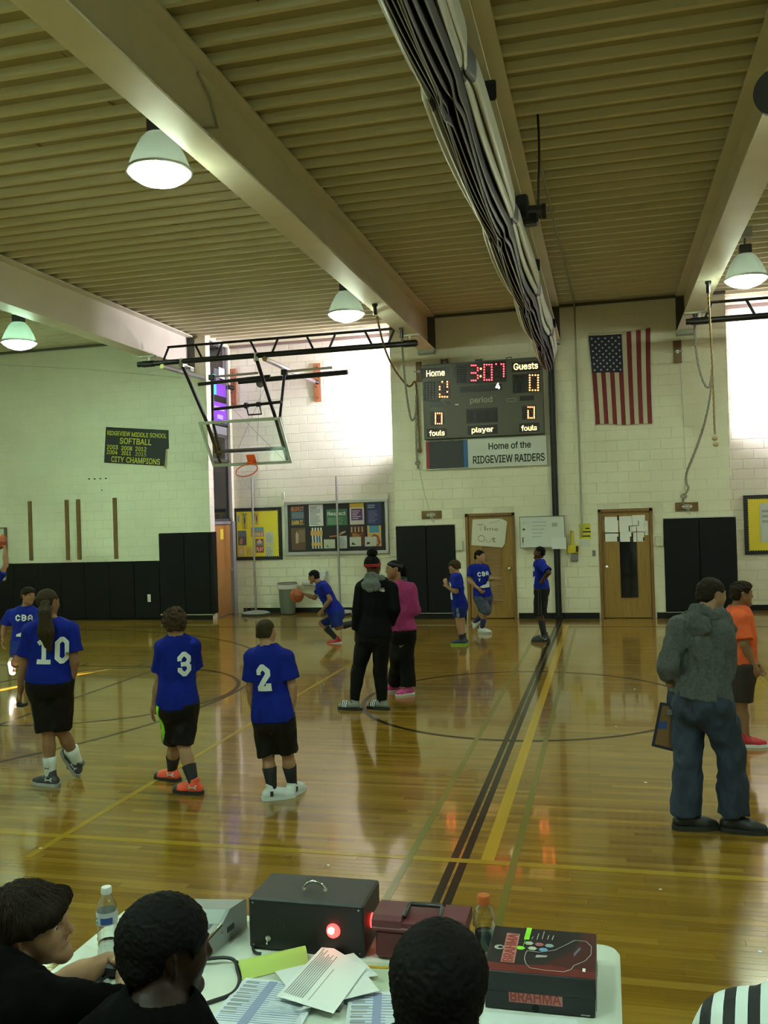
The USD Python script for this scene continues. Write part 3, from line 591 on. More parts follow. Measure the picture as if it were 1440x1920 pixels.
for a, b in (((495, 730), (447, 840)), ((489, 728), (482, 826)), ((440, 770), (535, 865))):
    cab.append(rod(P(*a, 17.5), P(*b, 17.9), .004, 5))
M('guy_cable', cab[0], GREYM, g); M('guy_cable', cab[1], GREYM, g); M('guy_cable', cab[2], GREYM, g)
M('ceiling_guy_wire', tube([P(0, 684, 17.5), P(160, 692, 17.3), P(340, 708, 16.6)], .006, 6), mat('wire', (.4, .42, .3), .5), label='thin steel wire stretched from the left across to the goal frame', cat='wire')
# right-hand goal frame, only its truss is in view
g2 = X('goal_frame', 'black pipe truss of the second goal at the right edge', 'goal frame', (3.2, YT, zt))
M('truss_pipe', tube([(1.44, YT, zt), (6.75, YT, zt)], .052, 14), BLACKM, g2, True)
M('truss_chord', tube([(1.85, YT, zt+.30), (6.3, YT, zt+.30)], .024, 10), BLACKM, g2, True)
for i, x0 in enumerate(np.linspace(1.88, 6.2, 9)): M('truss_web', rod((x0, YT, zt+.30), (x0+(-.13 if i % 2 == 0 else .13), YT, zt+.03), .022), BLACKM, g2)
for x in (1.66, 6.6):
    M('beam_clamp', [bx((x-.25, YT-.05, ZB-.03), (x+.2, YT+.05, ZB-.001)), rod((x, YT, ZB-.02), (x, YT, zt), .026)], mat('pale_clamp', (.5, .5, .4), .5), g2)
    M('pipe_sleeve', rod((x-.14, YT, zt), (x+.14, YT, zt), .064, 14), BLACKM, g2)

# ================================================================ scoreboard
SBM = mat('scoreboard_grey', (.085, .085, .062), .45); SBB = mat('scoreboard_black', (.008, .008, .009), .4)
E_W = mat('lit_cream_letters', (1, .8, .45), .4, emit=((1, .62, .22), 3.2)); E_O = mat('lit_orange_bulb', (1, .4, .2), .4, emit=((1, .05, .012), 11)); E_R = mat('lit_red_bulb', (1, .1, .15), .4, emit=((1, .03, .045), 9))
E_H = mat('lit_hot_bulb', (1, .8, .6), .4, emit=((1, .12, .035), 12)); OFFB = mat('unlit_bulb', (.035, .03, .03), .15, spec=.6)
s0, s1 = P(791, 684.5, YB-.15), P(1021, 813, YB-.15); sx0, sx1, sz0, sz1 = s0[0], s1[0], s1[2], s0[2]
sb = X('scoreboard', 'grey electronic scoreboard with glowing orange and red bulb digits', 'scoreboard', ((sx0+sx1)/2, YB-.15, sz0)); YS = YB-.15
M('case', rbox((sx0, YS, sz0), (sx1, YB-.003, sz1), .012), SBM, sb)
SZ = 1/4.8
def su(u, v): q = P(760+u/4.8, 640+v/4.8, YS); return q[0], q[2]
def panel(u0, v0, u1, v1, name='digit_panel'):
    a, b = su(u0, (v0+v1)/2)[0], su(u1, (v0+v1)/2)[0]; uc = (u0+u1)/2; zt_, zb_ = su(uc, v0)[1], su(uc, v1)[1]
    p = M(name, bx((a, YS-.006, zb_), (b, YS-.0005, zt_)), SBB, sb); return a, b, zb_, zt_, p
GL = {'0': ["1111", "1001", "1001", "1001", "1001", "1001", "1111"], '2': ["0101", "0001", "1001", "1000", "0001", "1000", "1111"], '3': ["1110", "0001", "0001", "1110", "0001", "0001", "1110"], '7': ["1011", "0001", "0001", "0001", "0001", "0001", "0000"], 'o': ["1111", "1001", "1001", "1001", "1001", "1001", "1111"], 'd': ["1111", "0001", "1001", "1001", "1001", "1001", "1111"]}
GL['0r'] = ["1111", "1001", "1001", "1001", "1001", "1001", "1111"]
def bulbs(u0, v0, u1, v1, rows, lit, par, r=.017):
    L_, O_ = [], []
    nr, nc = len(rows), len(rows[0])
    for i in range(nr):
        for j in range(nc):
            x, z = su(u0+(u1-u0)*j/(nc-1), v0+(v1-v0)*i/(nr-1)); s = trimesh.creation.icosphere(1, r if rows[i][j] == '1' else r*.9); s.apply_scale((1, .6, 1)); s.apply_translation((x, YS-.008, z)); (L_ if rows[i][j] == '1' else O_).append(s)
    if L_: M('lit_digit', L_, lit, par, True)
    if O_: M('unlit_bulbs', O_, OFFB, par, True)
ALL0 = ["0000"]*7
p = panel(165, 360, 405, 522)[4]; bulbs(178, 375, 262, 510, ALL0, E_O, p); bulbs(310, 365, 378, 500, GL['2'], E_H, p)
p = panel(965, 292, 1215, 462)[4]; bulbs(980, 318, 1075, 450, ALL0, E_O, p); bulbs(1120, 305, 1195, 440, GL['0'], E_H, p)
p = panel(455, 190, 910, 378)[4]; bulbs(475, 235, 540, 365, ALL0, E_R, p); bulbs(597, 217, 652, 353, GL['3'], E_R, p); bulbs(710, 210, 778, 348, GL['0r'], E_R, p); bulbs(818, 205, 886, 337, GL['7'], E_R, p)
c_ = []
for u, v in ((680, 248), (678, 315)):
    x, z = su(u, v); s = trimesh.creation.icosphere(1, .021); s.apply_scale((1, .6, 1)); s.apply_translation((x, YS-.008, z)); c_.append(s)
M('lit_colon', c_, E_H, p, True)
p = panel(225, 632, 350, 755)[4]; bulbs(272, 648, 328, 742, GL['0'], E_H, p, .015)
p = panel(1050, 580, 1175, 703)[4]; bulbs(1105, 592, 1160, 690, GL['d'], E_H, p, .015)
p = panel(548, 602, 832, 735)[4]; [bulbs(u, 628, u+45, 715, ALL0, E_R, p, .011) for u in (565, 640, 710, 780)]
x, z = su(812, 430); p = panel(490, 395, 870, 450, 'period_panel')[4]
M('lit_four', text('4', .115, (x, YS-.007, z), d=.004), mat('lit_white', (1, .95, .85), .4, emit=((1, .85, .7), 6)), p)
for nme, u0, v0, u1, v1, tx, tu, tv, th, tw, m in (('home_label_panel', 145, 238, 398, 325, 'Home', 190, 318, .12, None, E_W), ('guests_label_panel', 958, 183, 1215, 270, 'Guests', 975, 258, .12, None, E_W), ('fouls_label_panel', 195, 785, 372, 860, 'fouls', 216, 852, .10, None, E_W), ('fouls_label_panel', 1025, 735, 1208, 815, 'fouls', 1045, 806, .10, None, E_W), ('player_label_panel', 560, 755, 830, 838, 'player', 597, 822, .10, None, E_W), ('period_label', 0, 0, 0, 0, 'period', 583, 556, .11, None, mat('dull_letters', (.33, .33, .24), .5))):
    par = sb
    if u1: par = panel(u0, v0, u1, v1, nme)[4]
    x, z = su(tu, tv); x2 = {'Home': 357, 'Guests': 1195, 'player': 793, 'period': 783, 'fouls': tu+140}[tx]
    M('lettering', text(tx, th, (x, YS-.008 if u1 else YS-.001, z), d=.003, width=su(x2, tv)[0]-x), m, par)
for u0, v0, u1, v1 in ((228, 545, 350, 590), (370, 540, 400, 572), (1030, 490, 1158, 535)): panel(u0, v0, u1, v1, 'small_window')
u0 = su(912, 532); u1 = su(998, 530); fr_ = [bx((u0[0], YS-.004, u0[1]-.03), (u1[0], YS-.001, u0[1]-.024)), bx((u0[0], YS-.004, u0[1]+.03), (u1[0], YS-.001, u0[1]+.036)), bx((u0[0], YS-.004, u0[1]-.03), (u0[0]+.006, YS-.001, u0[1]+.03)), bx((u1[0]-.006, YS-.004, u0[1]-.03), (u1[0], YS-.001, u0[1]+.03))]
M('maker_badge', fr_, mat('dull_letters', (.33, .33, .24), .5), sb)
x, z = su(448, 572); M('white_tag', bx((x, YS-.004, z-.01), (x+.07, YS-.001, z+.02)), WHITE, sb)
for u in (345, 655): x, z = su(u, 185); M('mount_bracket', [bx((x-.07, YB-.14, z-.02), (x-.05, YB-.001, z+.07)), bx((x+.05, YB-.14, z-.02), (x+.07, YB-.001, z+.07)), bx((x-.07, YB-.06, z+.05), (x+.07, YB-.001, z+.07))], GREYM, sb)
x, z = su(885, 165); M('power_cable', tube([(x, YB-.04, z-.02), (x+.05, YB-.04, z+.05), (x+.14, YB-.04, z+.06), (x+.16, YB-.04, z-.04)], .008), BLACKM, sb, True)
# name sign below
a0, a1 = P(799.5, 881.7, YB-.06), P(1026, 871.5, YB-.06); zt_ = sz0-.015
sg = X('name_sign', 'white board reading Home of the Ridgeview Raiders under the scoreboard', 'sign', ((a0[0]+a1[0])/2, YB-.06, a0[2])); zb_ = (a0[2]+a1[2])/2
M('board', rbox((a0[0], YB-.06, zb_), (a1[0], YB-.002, zt_), .005), mat('sign_white', (.58, .60, .55), .5), sg)
hx = a0[0]+.86
M('dark_panel', bx((a0[0]+.01, YB-.066, zb_+.02), (hx, YB-.0605, zt_-.02)), mat('charcoal_panel', (.03, .032, .038), .5), sg)
M('red_stripe', bx((a0[0]+.01, YB-.069, zb_+.02), (a0[0]+.075, YB-.0665, zt_-.02)), mat('sign_red', (.30, .015, .02), .5), sg)
M('blue_stripe', bx((hx-.085, YB-.069, zb_+.02), (hx, YB-.0665, zt_-.02)), mat('sign_blue', (.02, .11, .28), .5), sg)
M('lettering', text('Home of the', .125, (hx+.42, YB-.0635, zb_+.36), width=.84), INK, sg); M('lettering', text('RIDGEVIEW RAIDERS', .145, (hx+.10, YB-.0635, zb_+.09), width=1.42), INK, sg)

# ================================================================ flag, ropes, boards on the wall
fl = X('flag', 'United States flag hung vertically on the cream wall', 'flag', (.3, YB-.03, 3.9))
f_ = [P(*p, YB-.03) for p in ((1103, 627), (1219.5, 615), (1223, 795), (1117, 796))]; F0 = [q[[0, 2]] for q in f_]
def fpt(u, v):
    q = (F0[0]*(1-u)+F0[1]*u)*(1-v)+(F0[3]*(1-u)+F0[2]*u)*v
    q = q+A([.012*math.sin(v*3.1)*(1-2*u), .03*math.sin(u*math.pi)*(-(1-v)*1.0)+.012*math.sin(u*9)*v])
    return A([q[0], YB-.035+.012*math.sin(u*14+v*2)*(.3+v), q[1]])
def fsheet(u0, u1, v0, v1, m, name, off, nu=4, nv=24):
    V = []; Fq = []
    for k in (0, 1):
        for i in range(nu+1):
            for j in range(nv+1): q = fpt(u0+(u1-u0)*i/nu, v0+(v1-v0)*j/nv); V.append(q-A([0, off+.002*k, 0]))
    N = (nu+1)*(nv+1)
    for i in range(nu):
        for j in range(nv):
            a = i*(nv+1)+j; b = a+nv+1; Fq += [[a, b, b+1], [a, b+1, a+1], [N+a, N+b+1, N+b], [N+a, N+a+1, N+b+1]]
    M(name, trimesh.Trimesh(A(V), A(Fq), process=False), m, fl, True)
FR_, FW_, FB_ = mat('flag_red', (.17, .012, .02), .7), mat('flag_white', (.52, .48, .36), .7), mat('flag_navy', (.012, .016, .045), .7)
for i in range(13):
    u0, u1 = i/13, (i+1)/13; fsheet(u0, u1, .43 if i < 7 else 0.0, 1, FR_ if i % 2 == 0 else FW_, 'red_stripe' if i % 2 == 0 else 'white_stripe', 0)
fsheet(0, 7/13, .015, .43, FB_, 'canton', .001, 10, 10); fsheet(0, 1, -.012, .0, FW_, 'heading', .002, 8, 1)
for i in range(9):
    for j in range(6 if i % 2 == 0 else 5):
        if i % 2 == 0: pass
        v = .045+.36*(i+.0)/8 if False else .05+.35*(j+(.5 if i % 2 else 0))/5; u = (7/13)*(.09+.82*i/8)
        c = fpt(u, v); pts = [(.026*(1 if k % 2 == 0 else .42)*math.sin(k*math.pi/5), .026*(1 if k % 2 == 0 else .42)*math.cos(k*math.pi/5)) for k in range(10)]
        M('star', extrude(Polygon(pts), .002, FRONT, (c[0], c[1]-.004, c[2])), FW_, fl)
ROPE = mat('manila_rope', (.30, .23, .11), .8, noise=(60, .25)); ROPEG = mat('grey_rope', (.30, .30, .24), .8, noise=(60, .25)); ROPED = mat('brown_rope', (.19, .12, .05), .8, noise=(60, .25))
def smooth_path(pts, n=60):
    pts = A(pts, float); t = np.arange(len(pts)); from_ = np.linspace(0, len(pts)-1, n)
    from scipy.interpolate import CubicSpline
    return CubicSpline(t, pts)(from_)
def rope(pts, r, m, label, knots=(), hook=None, at=None):
    pts = smooth_path(pts); t = X('climbing_rope', label, 'rope', pts[-1]); L_ = np.cumsum(np.r_[0, np.linalg.norm(np.diff(pts, axis=0), axis=1)])
    n = 220; s = np.linspace(0, L_[-1], n); q = np.stack([np.interp(s, L_, pts[:, k]) for k in range(3)], 1)
    tn = np.gradient(q, axis=0); tn /= np.linalg.norm(tn, axis=1)[:, None]; a = np.cross(tn, A([.3, 1, .2])); a /= np.linalg.norm(a, axis=1)[:, None]; b = np.cross(tn, a)
    for k in range(3):
        ph = s/.05+k*2*math.pi/3
        M('strand', tube(q+r*.48*(np.cos(ph)[:, None]*a+np.sin(ph)[:, None]*b), r*.56, 5), m, t, True)
    for c in knots:
        c = A(c, float); kn = [tube([c+rr*(math.cos(th)*A([1, .3*k, 0])+math.sin(th)*A([0, .5, .8-.5*k])) for th in np.linspace(0, 6.2, 16)], r*1.15, 7) for k, rr in ((0, r*1.5), (1, r*1.3))]; M('knot', kn, m, t, True)
    if hook is not None:
        h = A(hook, float); M('hook', [rod(h+A([0, 0, .018]), h, .02), lathe([(.012, -.012), (.045, -.012), (.045, .012), (.012, .012)], h, 12, (0, 1, 0)), rod(h, h-A([0, 0, .16]), .03)], BLACKM, t)
    return t
yr1 = 14.45; qa = P(703, 577, x=-3.42); qb = P(753, 624, x=-3.42)
tie = P(779, 703, YB-.16)
rope([A([-3.42, qa[1], ZB-.12]), P(709, 605, 15.0), P(722, 655, 16.2), P(740, 693, 17.2), P(757, 716, 17.6), P(770, 724, 17.75), P(779, 716, YB-.14), P(783, 760, YB-.14), P(787, 830, YB-.13), P(788, 838, YB-.12)], .019, ROPED, 'brown climbing rope swagged from the big beam to the board left of scoreboard', [P(787, 845, YB-.12)], (-3.42, qa[1], ZB-.02))
rope([A([-3.42, qb[1], ZB-.12]), P(755, 660, 16.6), P(760, 720, 17.1), P(768, 775, 17.5), P(774, 788, 17.75), P(780, 770, YB-.17), P(781, 740, YB-.17), P(780, 800, YB-.16), P(782, 862, YB-.13), P(785, 876, YB-.11)], .022, ROPEG, 'pale climbing rope with a frayed knot, hanging straight left of scoreboard', [P(783, 868, YB-.12)], (-3.42, qb[1], ZB-.02))
q1 = P(1327, 511, x=1.58); q2 = P(1301, 575, x=1.6)
rope([A([1.58, q1[1], ZB-.12]), P(1331, 600, q1[1]+.6), P(1336, 690, q1[1]+1.2), P(1339, 780, q1[1]+1.6), P(1341, 812, q1[1]+1.7)], .018, ROPE, 'straight manila climbing rope with brass-coloured knotted end at the right', [P(1340, 822, q1[1]+1.7), P(1342, 833, q1[1]+1.7)], (1.58, q1[1], ZB-.02))
rope([A([1.6, YT+.1, ZB-.12]), P(1304, 640, 16.5), P(1312, 695, 16.6), P(1325, 726, 16.7), P(1333, 715, 16.6), P(1336, 686, 16.6), P(1334, 722, 16.7), P(1322, 790, 17.2), P(1300, 855, 17.6), P(1288, 885, 17.8), P(1287, 905, 17.85), P(1291, 915, 17.85), P(1286, 925, 17.87), P(1280, 945, YB-.08)], .023, ROPEG, 'grey climbing rope slung down to the tie board beside the right oak door', [P(1282, 930, YB-.1)], (1.6, YT+.1, ZB-.02))
def tieboard(px0, py0, px1, py1, label, cord):
    a, b = P(px0, py0, YB-.03), P(px1, py1, YB-.03); t = X('tie_board', label, 'wooden board', ((a[0]+b[0])/2, YB-.03, b[2]))
    M('board', rbox((a[0], YB-.035, b[2]), (b[0], YB-.002, a[2]), .005), WOODSTRIP, t); c = (a+b)/2
    M('cleat', [bx((c[0]-.02, YB-.07, c[2]-.03), (c[0]+.02, YB-.034, c[2]+.03)), rod((c[0]-.09, YB-.07, c[2]), (c[0]+.09, YB-.07, c[2]), .012)], STEEL, t)
    if cord: M('cord', [tube([c+A([.09*math.cos(th)*(1-.05*k), -.045-.004*k, .035*math.sin(th)]) for th in np.linspace(0, 6.28, 14)], .008, 5) for k in range(3)]+[tube([c+A([.02, -.05, -.03]), c+A([.04, -.05, -.1]), c+A([.06, -.04, -.17])], .007, 5), tube([c+A([-.01, -.05, -.03]), c+A([.0, -.05, -.08]), c+A([.02, -.04, -.15])], .007, 5)], mat('white_cord', (.5, .5, .42), .8), t, True)
tieboard(790.5, 958.5, 828, 972, 'small wooden tie board with white cord above the left black pads', True)
tieboard(1266, 942.5, 1309.5, 957, 'small wooden tie board with white cord above the right black pads', True)
tieboard(779.5, 679, 791, 715, 'upright wooden tie board at the left edge of scoreboard', False)
tieboard(1262, 639, 1278.5, 680, 'upright wooden tie board with hook on wall right of flag', False)
M('trip_cord', tube([P(1275, 680, YB-.03), P(1280, 760, YB-.03), P(1286, 880, YB-.03)], .004, 5), mat('wire', (.4, .42, .3), .5), label='thin cord hanging from the upright board right of flag', cat='cord')
M('trip_cord', tube([P(786, 880, YB-.05), P(797, 930, YB-.03), P(806, 960, YB-.04)], .004, 5), mat('wire', (.4, .42, .3), .5), label='thin cord from the frayed rope down to the left tie board', cat='cord')
# ---- net pole on the centre line
ps = X('net_pole', 'tall black pole standing against the wall at the centre line', 'pole', (-.955, YB-.06, 0))
M('pole', bx((-1.015, YB-.10, .02), (-.90, YB-.003, 5.36)), BLACKM, ps); M('pole_ridge', bx((-.966, YB-.112, .02), (-.95, YB-.099, 5.36)), mat('dark_ridge', (.03, .026, .024), .4), ps); M('foot', rbox((-1.03, YB-.12, 0), (-.885, YB-.002, .05), .006), BLACKM, ps)

# ================================================================ wall pads
def pad(x0, x1, z0, z1, y, label, d=.05, group=None):
    t = X('wall_pad', label, 'wall pad', ((x0+x1)/2, y-d, z0), group)
    M('cushion', rbox((x0+.002, y-d, z0), (x1-.002, y-.001, z1), .014), BLACK, t, 30)
pa, pb = P(740, 987, YB-.05), P(852, 984, YB-.05); pm = P(798, 986, YB-.05)[0]; zt_ = 1.905
pad(XC0+.02, pm, .13, zt_, YB, 'black wall pad just right of the bright recess'); pad(pm, pb[0], .13, zt_, YB, 'black wall pad just left of the time out door')
qa, qb, qm = P(1243.5, 972, YB-.05), P(1380, 969.5, YB-.05), P(1310, 971, YB-.05)[0]
pad(qa[0], qm, .13, zt_+.0, YB, 'black wall pad beside the right oak door'); pad(qm, qb[0], .13, zt_, YB, 'black wall pad at the right, under the rope tie board corner')
M('pad_ledge', bx((XC0+.02, YB-.055, .115), (pb[0], YB-.001, .128)), ALU, label='thin metal strip under the left black pads', cat='trim strip'); M('pad_ledge', bx((XC0+.02, YB-.05, zt_+.003), (pb[0], YB-.001, zt_+.02)), ALU, label='thin metal strip on top of the left black pads', cat='trim strip')
M('pad_ledge', bx((qa[0], YB-.055, .115), (qb[0], YB-.001, .128)), ALU, label='thin metal strip under the right black pads', cat='trim strip'); M('pad_ledge', bx((qa[0], YB-.05, zt_+.003), (qb[0], YB-.001, zt_+.02)), ALU, label='thin metal strip on top of the right black pads', cat='trim strip')
for i in range(9):
    x1 = -9.56-.61*i; pad(x1-.61, x1, .03, 1.30, YB, ['low black wall pad touching the tall pads', 'low black wall pad with the white outlet', 'low black wall pad third from the tall pads', 'low black wall pad fourth from the tall pads', 'low black wall pad fifth from the tall pads', 'low black wall pad behind the curly haired girl', 'low black wall pad by the framed white panel', 'low black wall pad under the framed panel at left edge', 'low black wall pad past the left edge'][i], group=None)
for i in range(2):
    x1 = XL1-.02-.60*i; pad(x1-.60, x1, .13, 1.90, YB, ['tall black wall pad at the corner by the brown door', 'tall black wall pad left of the corner pad'][i])
t = X('corner_pad', 'narrow black pad wrapped around the wall corner by the brown door', 'wall pad', (XL1+.03, YB+.1, .13)); M('cushion', rbox((XL1-.018, YB-.05, .13), (XL1+.05, YB+.2, 1.9), .014), BLACK, t, 30)
M('pad_strip', bx((XL1-1.22, YB-.055, .1), (XL1+.05, YB-.001, .125)), mat('pale_strip', (.30, .28, .18), .5), label='pale strip under the tall black pads at the left corner', cat='trim strip')
M('wall_outlet', [rbox((P(279, 1121, YB)[0], YB-.060, P(282, 1128, YB)[2]), (P(285, 1121, YB)[0], YB-.0505, P(282, 1114, YB)[2]), .001)], WHITE, label='white electrical outlet on a low black pad', cat='outlet')

# ================================================================ left block wall: banner, strips, vents, framed panel
bn4 = [P(*p, YB-.02) for p in ((198.5, 800.5), (315.5, 806.5), (308, 874), (195, 867.5))]
t = X('softball_banner', 'black banner with yellow lettering for softball city champions', 'banner', ((bn4[0][0]+bn4[1][0])/2, YB-.02, bn4[3][2]))
b2 = [q[[0, 2]] for q in bn4]; nt = [P(*p, YB-.02)[[0, 2]] for p in ((315.5, 820), (316.5, 841), (310.5, 843))]
def flatpoly(pts): return Polygon([(p[0], p[1]) for p in pts])
M('cloth', extrude(flatpoly([b2[0], b2[1], nt[0], nt[1], nt[2], b2[2], b2[3]]), .006, FRONT, (0, YB-.012, 0)), mat('banner_black', (.012, .014, .012), .6), t)
M('backing', extrude(flatpoly([b2[2]+A([-.02, -.03]), b2[2]+A([.04, -.06]), nt[2]+A([.04, -.03]), nt[2]]), .004, FRONT, (0, YB-.006, 0)), mat('banner_back', (.45, .36, .2), .7), t)
BY = mat('banner_yellow', (.50, .47, .05), .6)
def sk(px, py): return P(180+px/9, 780+py/9, YB-.02)
tl = math.degrees(math.atan2((bn4[1]-bn4[0])[2], (bn4[1]-bn4[0])[0]))
for s, u0, v0, u1, hh in (('RIDGEVIEW', 188, 318, 577, .092), ('MIDDLE', 600, 345, 882, .092), ('SCHOOL', 905, 358, 1192, .092), ('SOFTBALL', 398, 463, 935, .125), ('2003', 182, 552, 368, .088), ('2008', 425, 572, 608, .088), ('2012', 662, 585, 848, .088), ('2004', 178, 638, 360, .088), ('2011', 430, 655, 588, .088), ('2015', 662, 672, 846, .088), ('CITY', 255, 770, 470, .12), ('CHAMPIONS', 508, 785, 1080, .12)):
    a, b = sk(u0, v0), sk(u1, v0); M('lettering', text(s, hh, (a[0], YB-.0185, a[2]), width=(b-a)[0], tilt=tl, d=.002, bold=s != '2015'), BY, t)
for i, (x_, zt_, zb_) in enumerate(((52, 940, 1051), (121, 937.5, 1050), (142.5, 936.5, 1049.5), (211, 933.5, 1048))):
    a, b = P(x_, zt_, YB-.02), P(x_+4, zb_, YB-.02)
    M('wood_strip', rbox((a[0], YB-.03, b[2]), (a[0]+.092, YB-.001, a[2]), .004), WOODSTRIP, label=['brown wooden strip on left wall, leftmost of four', 'brown wooden strip on left wall, left one of the close pair', 'brown wooden strip on left wall, right one of the close pair', 'brown wooden strip on left wall, nearest the tall black pads'][i], cat='wooden strip', group=None)
for i, (px, py) in enumerate(((167, 898), (177.5, 898), (188, 897.5), (198.5, 897))):
    q = P(px, py, YB); M('dark_tape_mark', extrude(Polygon([(-.03, .012), (.02, .012), (.033, -.012), (-.017, -.012)]), .003, FRONT, (q[0], YB-.0005, q[2])), INK, label=f'small dark tape mark below softball banner, {["first", "second", "third", "fourth"][i]} from the left', cat='tape mark')
q = P(191, 919, YB); M('wall_hook', lathe([(0, 0), (.016, 0), (.012, .02), (0, .025)], q, 10, (0, -1, 0)), GREYM, label='tiny wall hook beneath the tape marks', cat='hook')
a, b = P(-60, 991, YB-.03), P(14.5, 1089, YB-.03)
t = X('framed_panel', 'pale framed panel on the left wall at the picture edge', 'framed panel', ((a[0]+b[0])/2, YB-.03, b[2])); M('panel', bx((a[0], YB-.062, b[2]), (b[0], YB-.051, a[2])), mat('pale_panel', (.55, .60, .50), .35), t)
M('rail', [bx((a[0], YB-.075, b[2]), (b[0], YB-.055, b[2]+.03)), bx((a[0], YB-.075, a[2]-.03), (b[0], YB-.055, a[2])), bx((b[0]-.035, YB-.075, b[2]), (b[0], YB-.055, a[2]))], mat('frame_brown', (.16, .13, .07), .5), t); M('back_board', bx((a[0], YB-.055, b[2]), (b[0], YB-.003, a[2])), WOODSTRIP, t)

# ================================================================ notice boards and posters
def prect(p0, p1, y): a, b = P(*p0, y), P(*p1, y); return min(a[0], b[0]), max(a[0], b[0]), min(a[2], b[2]), max(a[2], b[2])
def z390(u, v): return 380+u/4.0, 930+v/4.0
def scallop(x0, x1, z0, z1, w, r):
    o = sbox(x0, z0, x1, z1); i = sbox(x0+w, z0+w, x1-w, z1-w); pts = []
    n = max(3, int((x1-x0-2*w)/(2*r))); c = []
    for k in range(n+1): x = x0+w+(x1-x0-2*w)*k/n; c += [Point(x, z0+w).buffer(r, 4), Point(x, z1-w).buffer(r, 4)]
    m_ = max(3, int((z1-z0-2*w)/(2*r)))
    for k in range(m_+1): z = z0+w+(z1-z0-2*w)*k/m_; c += [Point(x0+w, z).buffer(r, 4), Point(x1-w, z).buffer(r, 4)]
    return o.difference(i.difference(union_all(c)))
def yellowboard(x0, x1, z0, z1, y, label):
    t = X('bulletin_board', label, 'bulletin board', ((x0+x1)/2, y-.03, z0))
    M('backing', bx((x0, y-.03, z0), (x1, y-.002, z1)), mat('board_black', (.012, .012, .012), .6), t); M('yellow_paper', bx((x0+.03, y-.034, z0+.03), (x1-.03, y-.0305, z1-.03)), YELLOW, t)
    M('scalloped_border', extrude(scallop(x0, x1, z0, z1, .06, .024), .004, FRONT, (0, y-.0345, 0)), mat('border_black', (.01, .01, .01), .6), t)
x0, x1, z0, z1 = prect((437, 953.5), (529.5, 1049), YR-.03); yellowboard(x0, x1, z0, z1, YR, 'yellow bulletin board with black scalloped border beside the brown door')
rx0, rz0, rz1 = P(1393.5, 928, YR-.03)[0], P(1398, 1040, YR-.03)[2], P(1393.5, 929, YR-.03)[2]; yellowboard(rx0, rx0+1.5, rz0, rz1, YR, 'yellow bulletin board with black scalloped border at the right edge')
COLS = {}
def cm(c, r=.6): return mat('print_%02x%02x%02x' % tuple(int(255*v) for v in c), c, r)
def poster(u0, v0, u1, v1, y, base, label, shapes=(), name='poster', tf=z390, tilt=0):
    """a sheet pinned at pixel corners; shapes: (kind, colour, x0, z0, x1, z1) as fractions of the sheet"""
    x0, x1, z0, z1 = prect(tf(u0, v0), tf(u1, v1), y); t = X(name, label, 'paper sheet' if name != 'poster' else 'poster', ((x0+x1)/2, y, z0)); w, h = x1-x0, z1-z0
    M('sheet', bx((x0, y-.003, z0), (x1, y-.0005, z1)), cm(base), t)
    for i, s in enumerate(shapes):
        k, c = s[0], s[1]; d = .0012; yy_ = y-.003-.0011*i
        if k == 'r': m = bx((x0+w*s[2], yy_-d, z0+h*s[3]), (x0+w*s[4], yy_+.0004, z0+h*s[5])); nmx = 'colour_field'
        elif k == 'p': m = extrude(Polygon([(x0+w*a, z0+h*b) for a, b in s[2]]), d, FRONT, (0, yy_, 0)); nmx = 'figure'
        elif k == 't': m = text(s[2], h*s[6], (x0+w*s[3], yy_, z0+h*s[4]), width=w*s[5], d=d, bold=True); nmx = 'lettering'
        elif k == 'l':
            n = s[6]; rw = np.random.default_rng(int(u0*7+v0)); m = [bx((x0+w*s[2], yy_-d, z0+h*(s[3]+(s[5]-s[3])*q/n)), (x0+w*(s[2]+(s[4]-s[2])*rw.uniform(.5, 1)), yy_+.0003, z0+h*(s[3]+(s[5]-s[3])*(q+.5)/n))) for q in range(n)]; nmx = 'text_lines'
        M(nmx, m, cm(c), t, kind='stuff' if k == 'l' else None)
yb1 = YR-.0345
FIG = [(.45, .0), (.55, .0), (.56, .3), (.66, .5), (.62, .75), (.8, .95), (.74, 1.), (.55, .85), (.45, .85), (.26, 1.), (.2, .95), (.38, .75), (.34, .5), (.44, .3)]
poster(294, 128, 338, 248, yb1, (.55, .45, .04), 'blue leaping figure cut-out on the yellow board', [('p', (.03, .09, .2), FIG), ('r', (.35, .25, .18), .4, .72, .6, .9)])
poster(366, 128, 422, 214, yb1, (.60, .46, .06), 'group of running figures cut-out near top of yellow board', [('p', (.05, .03, .08), [(a*.6, b) for a, b in FIG]), ('p', (.22, .03, .2), [(.4+a*.6, b*.85) for a, b in FIG])])
poster(254, 142, 284, 198, yb1, (.5, .47, .25), 'pale small picture at the top left of the yellow board', [('r', (.25, .27, .22), .3, .1, .7, .9)])
poster(264, 262, 330, 370, yb1, (.07, .09, .13), 'dark blue poster with orange glow on yellow board', [('p', (.45, .16, .06), [(.15, .05), (.5, .1), (.6, .4), (.4, .55), (.2, .35)]), ('r', (.12, .15, .2), .05, .6, .95, .95)])
poster(362, 236, 460, 304, yb1, (.42, .20, .15), 'red and blue banner poster across the yellow board middle', [('r', (.12, .3, .42), .15, .62, 1, .97), ('t', (.7, .6, .4), 'GOALS', .08, .12, .84, .3)])
poster(396, 322, 460, 424, yb1, (.32, .06, .05), 'blue and red cartoon style poster low on yellow board', [('r', (.1, .3, .42), .1, .55, .9, .8), ('p', (.55, .4, .25), [(.2, .8), (.5, 1.), (.8, .8), (.7, .66), (.3, .66)]), ('t', (.7, .65, .5), 'PLAY', .1, .12, .8, .26)])
poster(468, 268, 532, 358, yb1, (.55, .57, .45), 'white typed sheet, upper one on yellow board', [('l', (.32, .34, .3), .1, .1, .9, .9, 9)], 'notice')
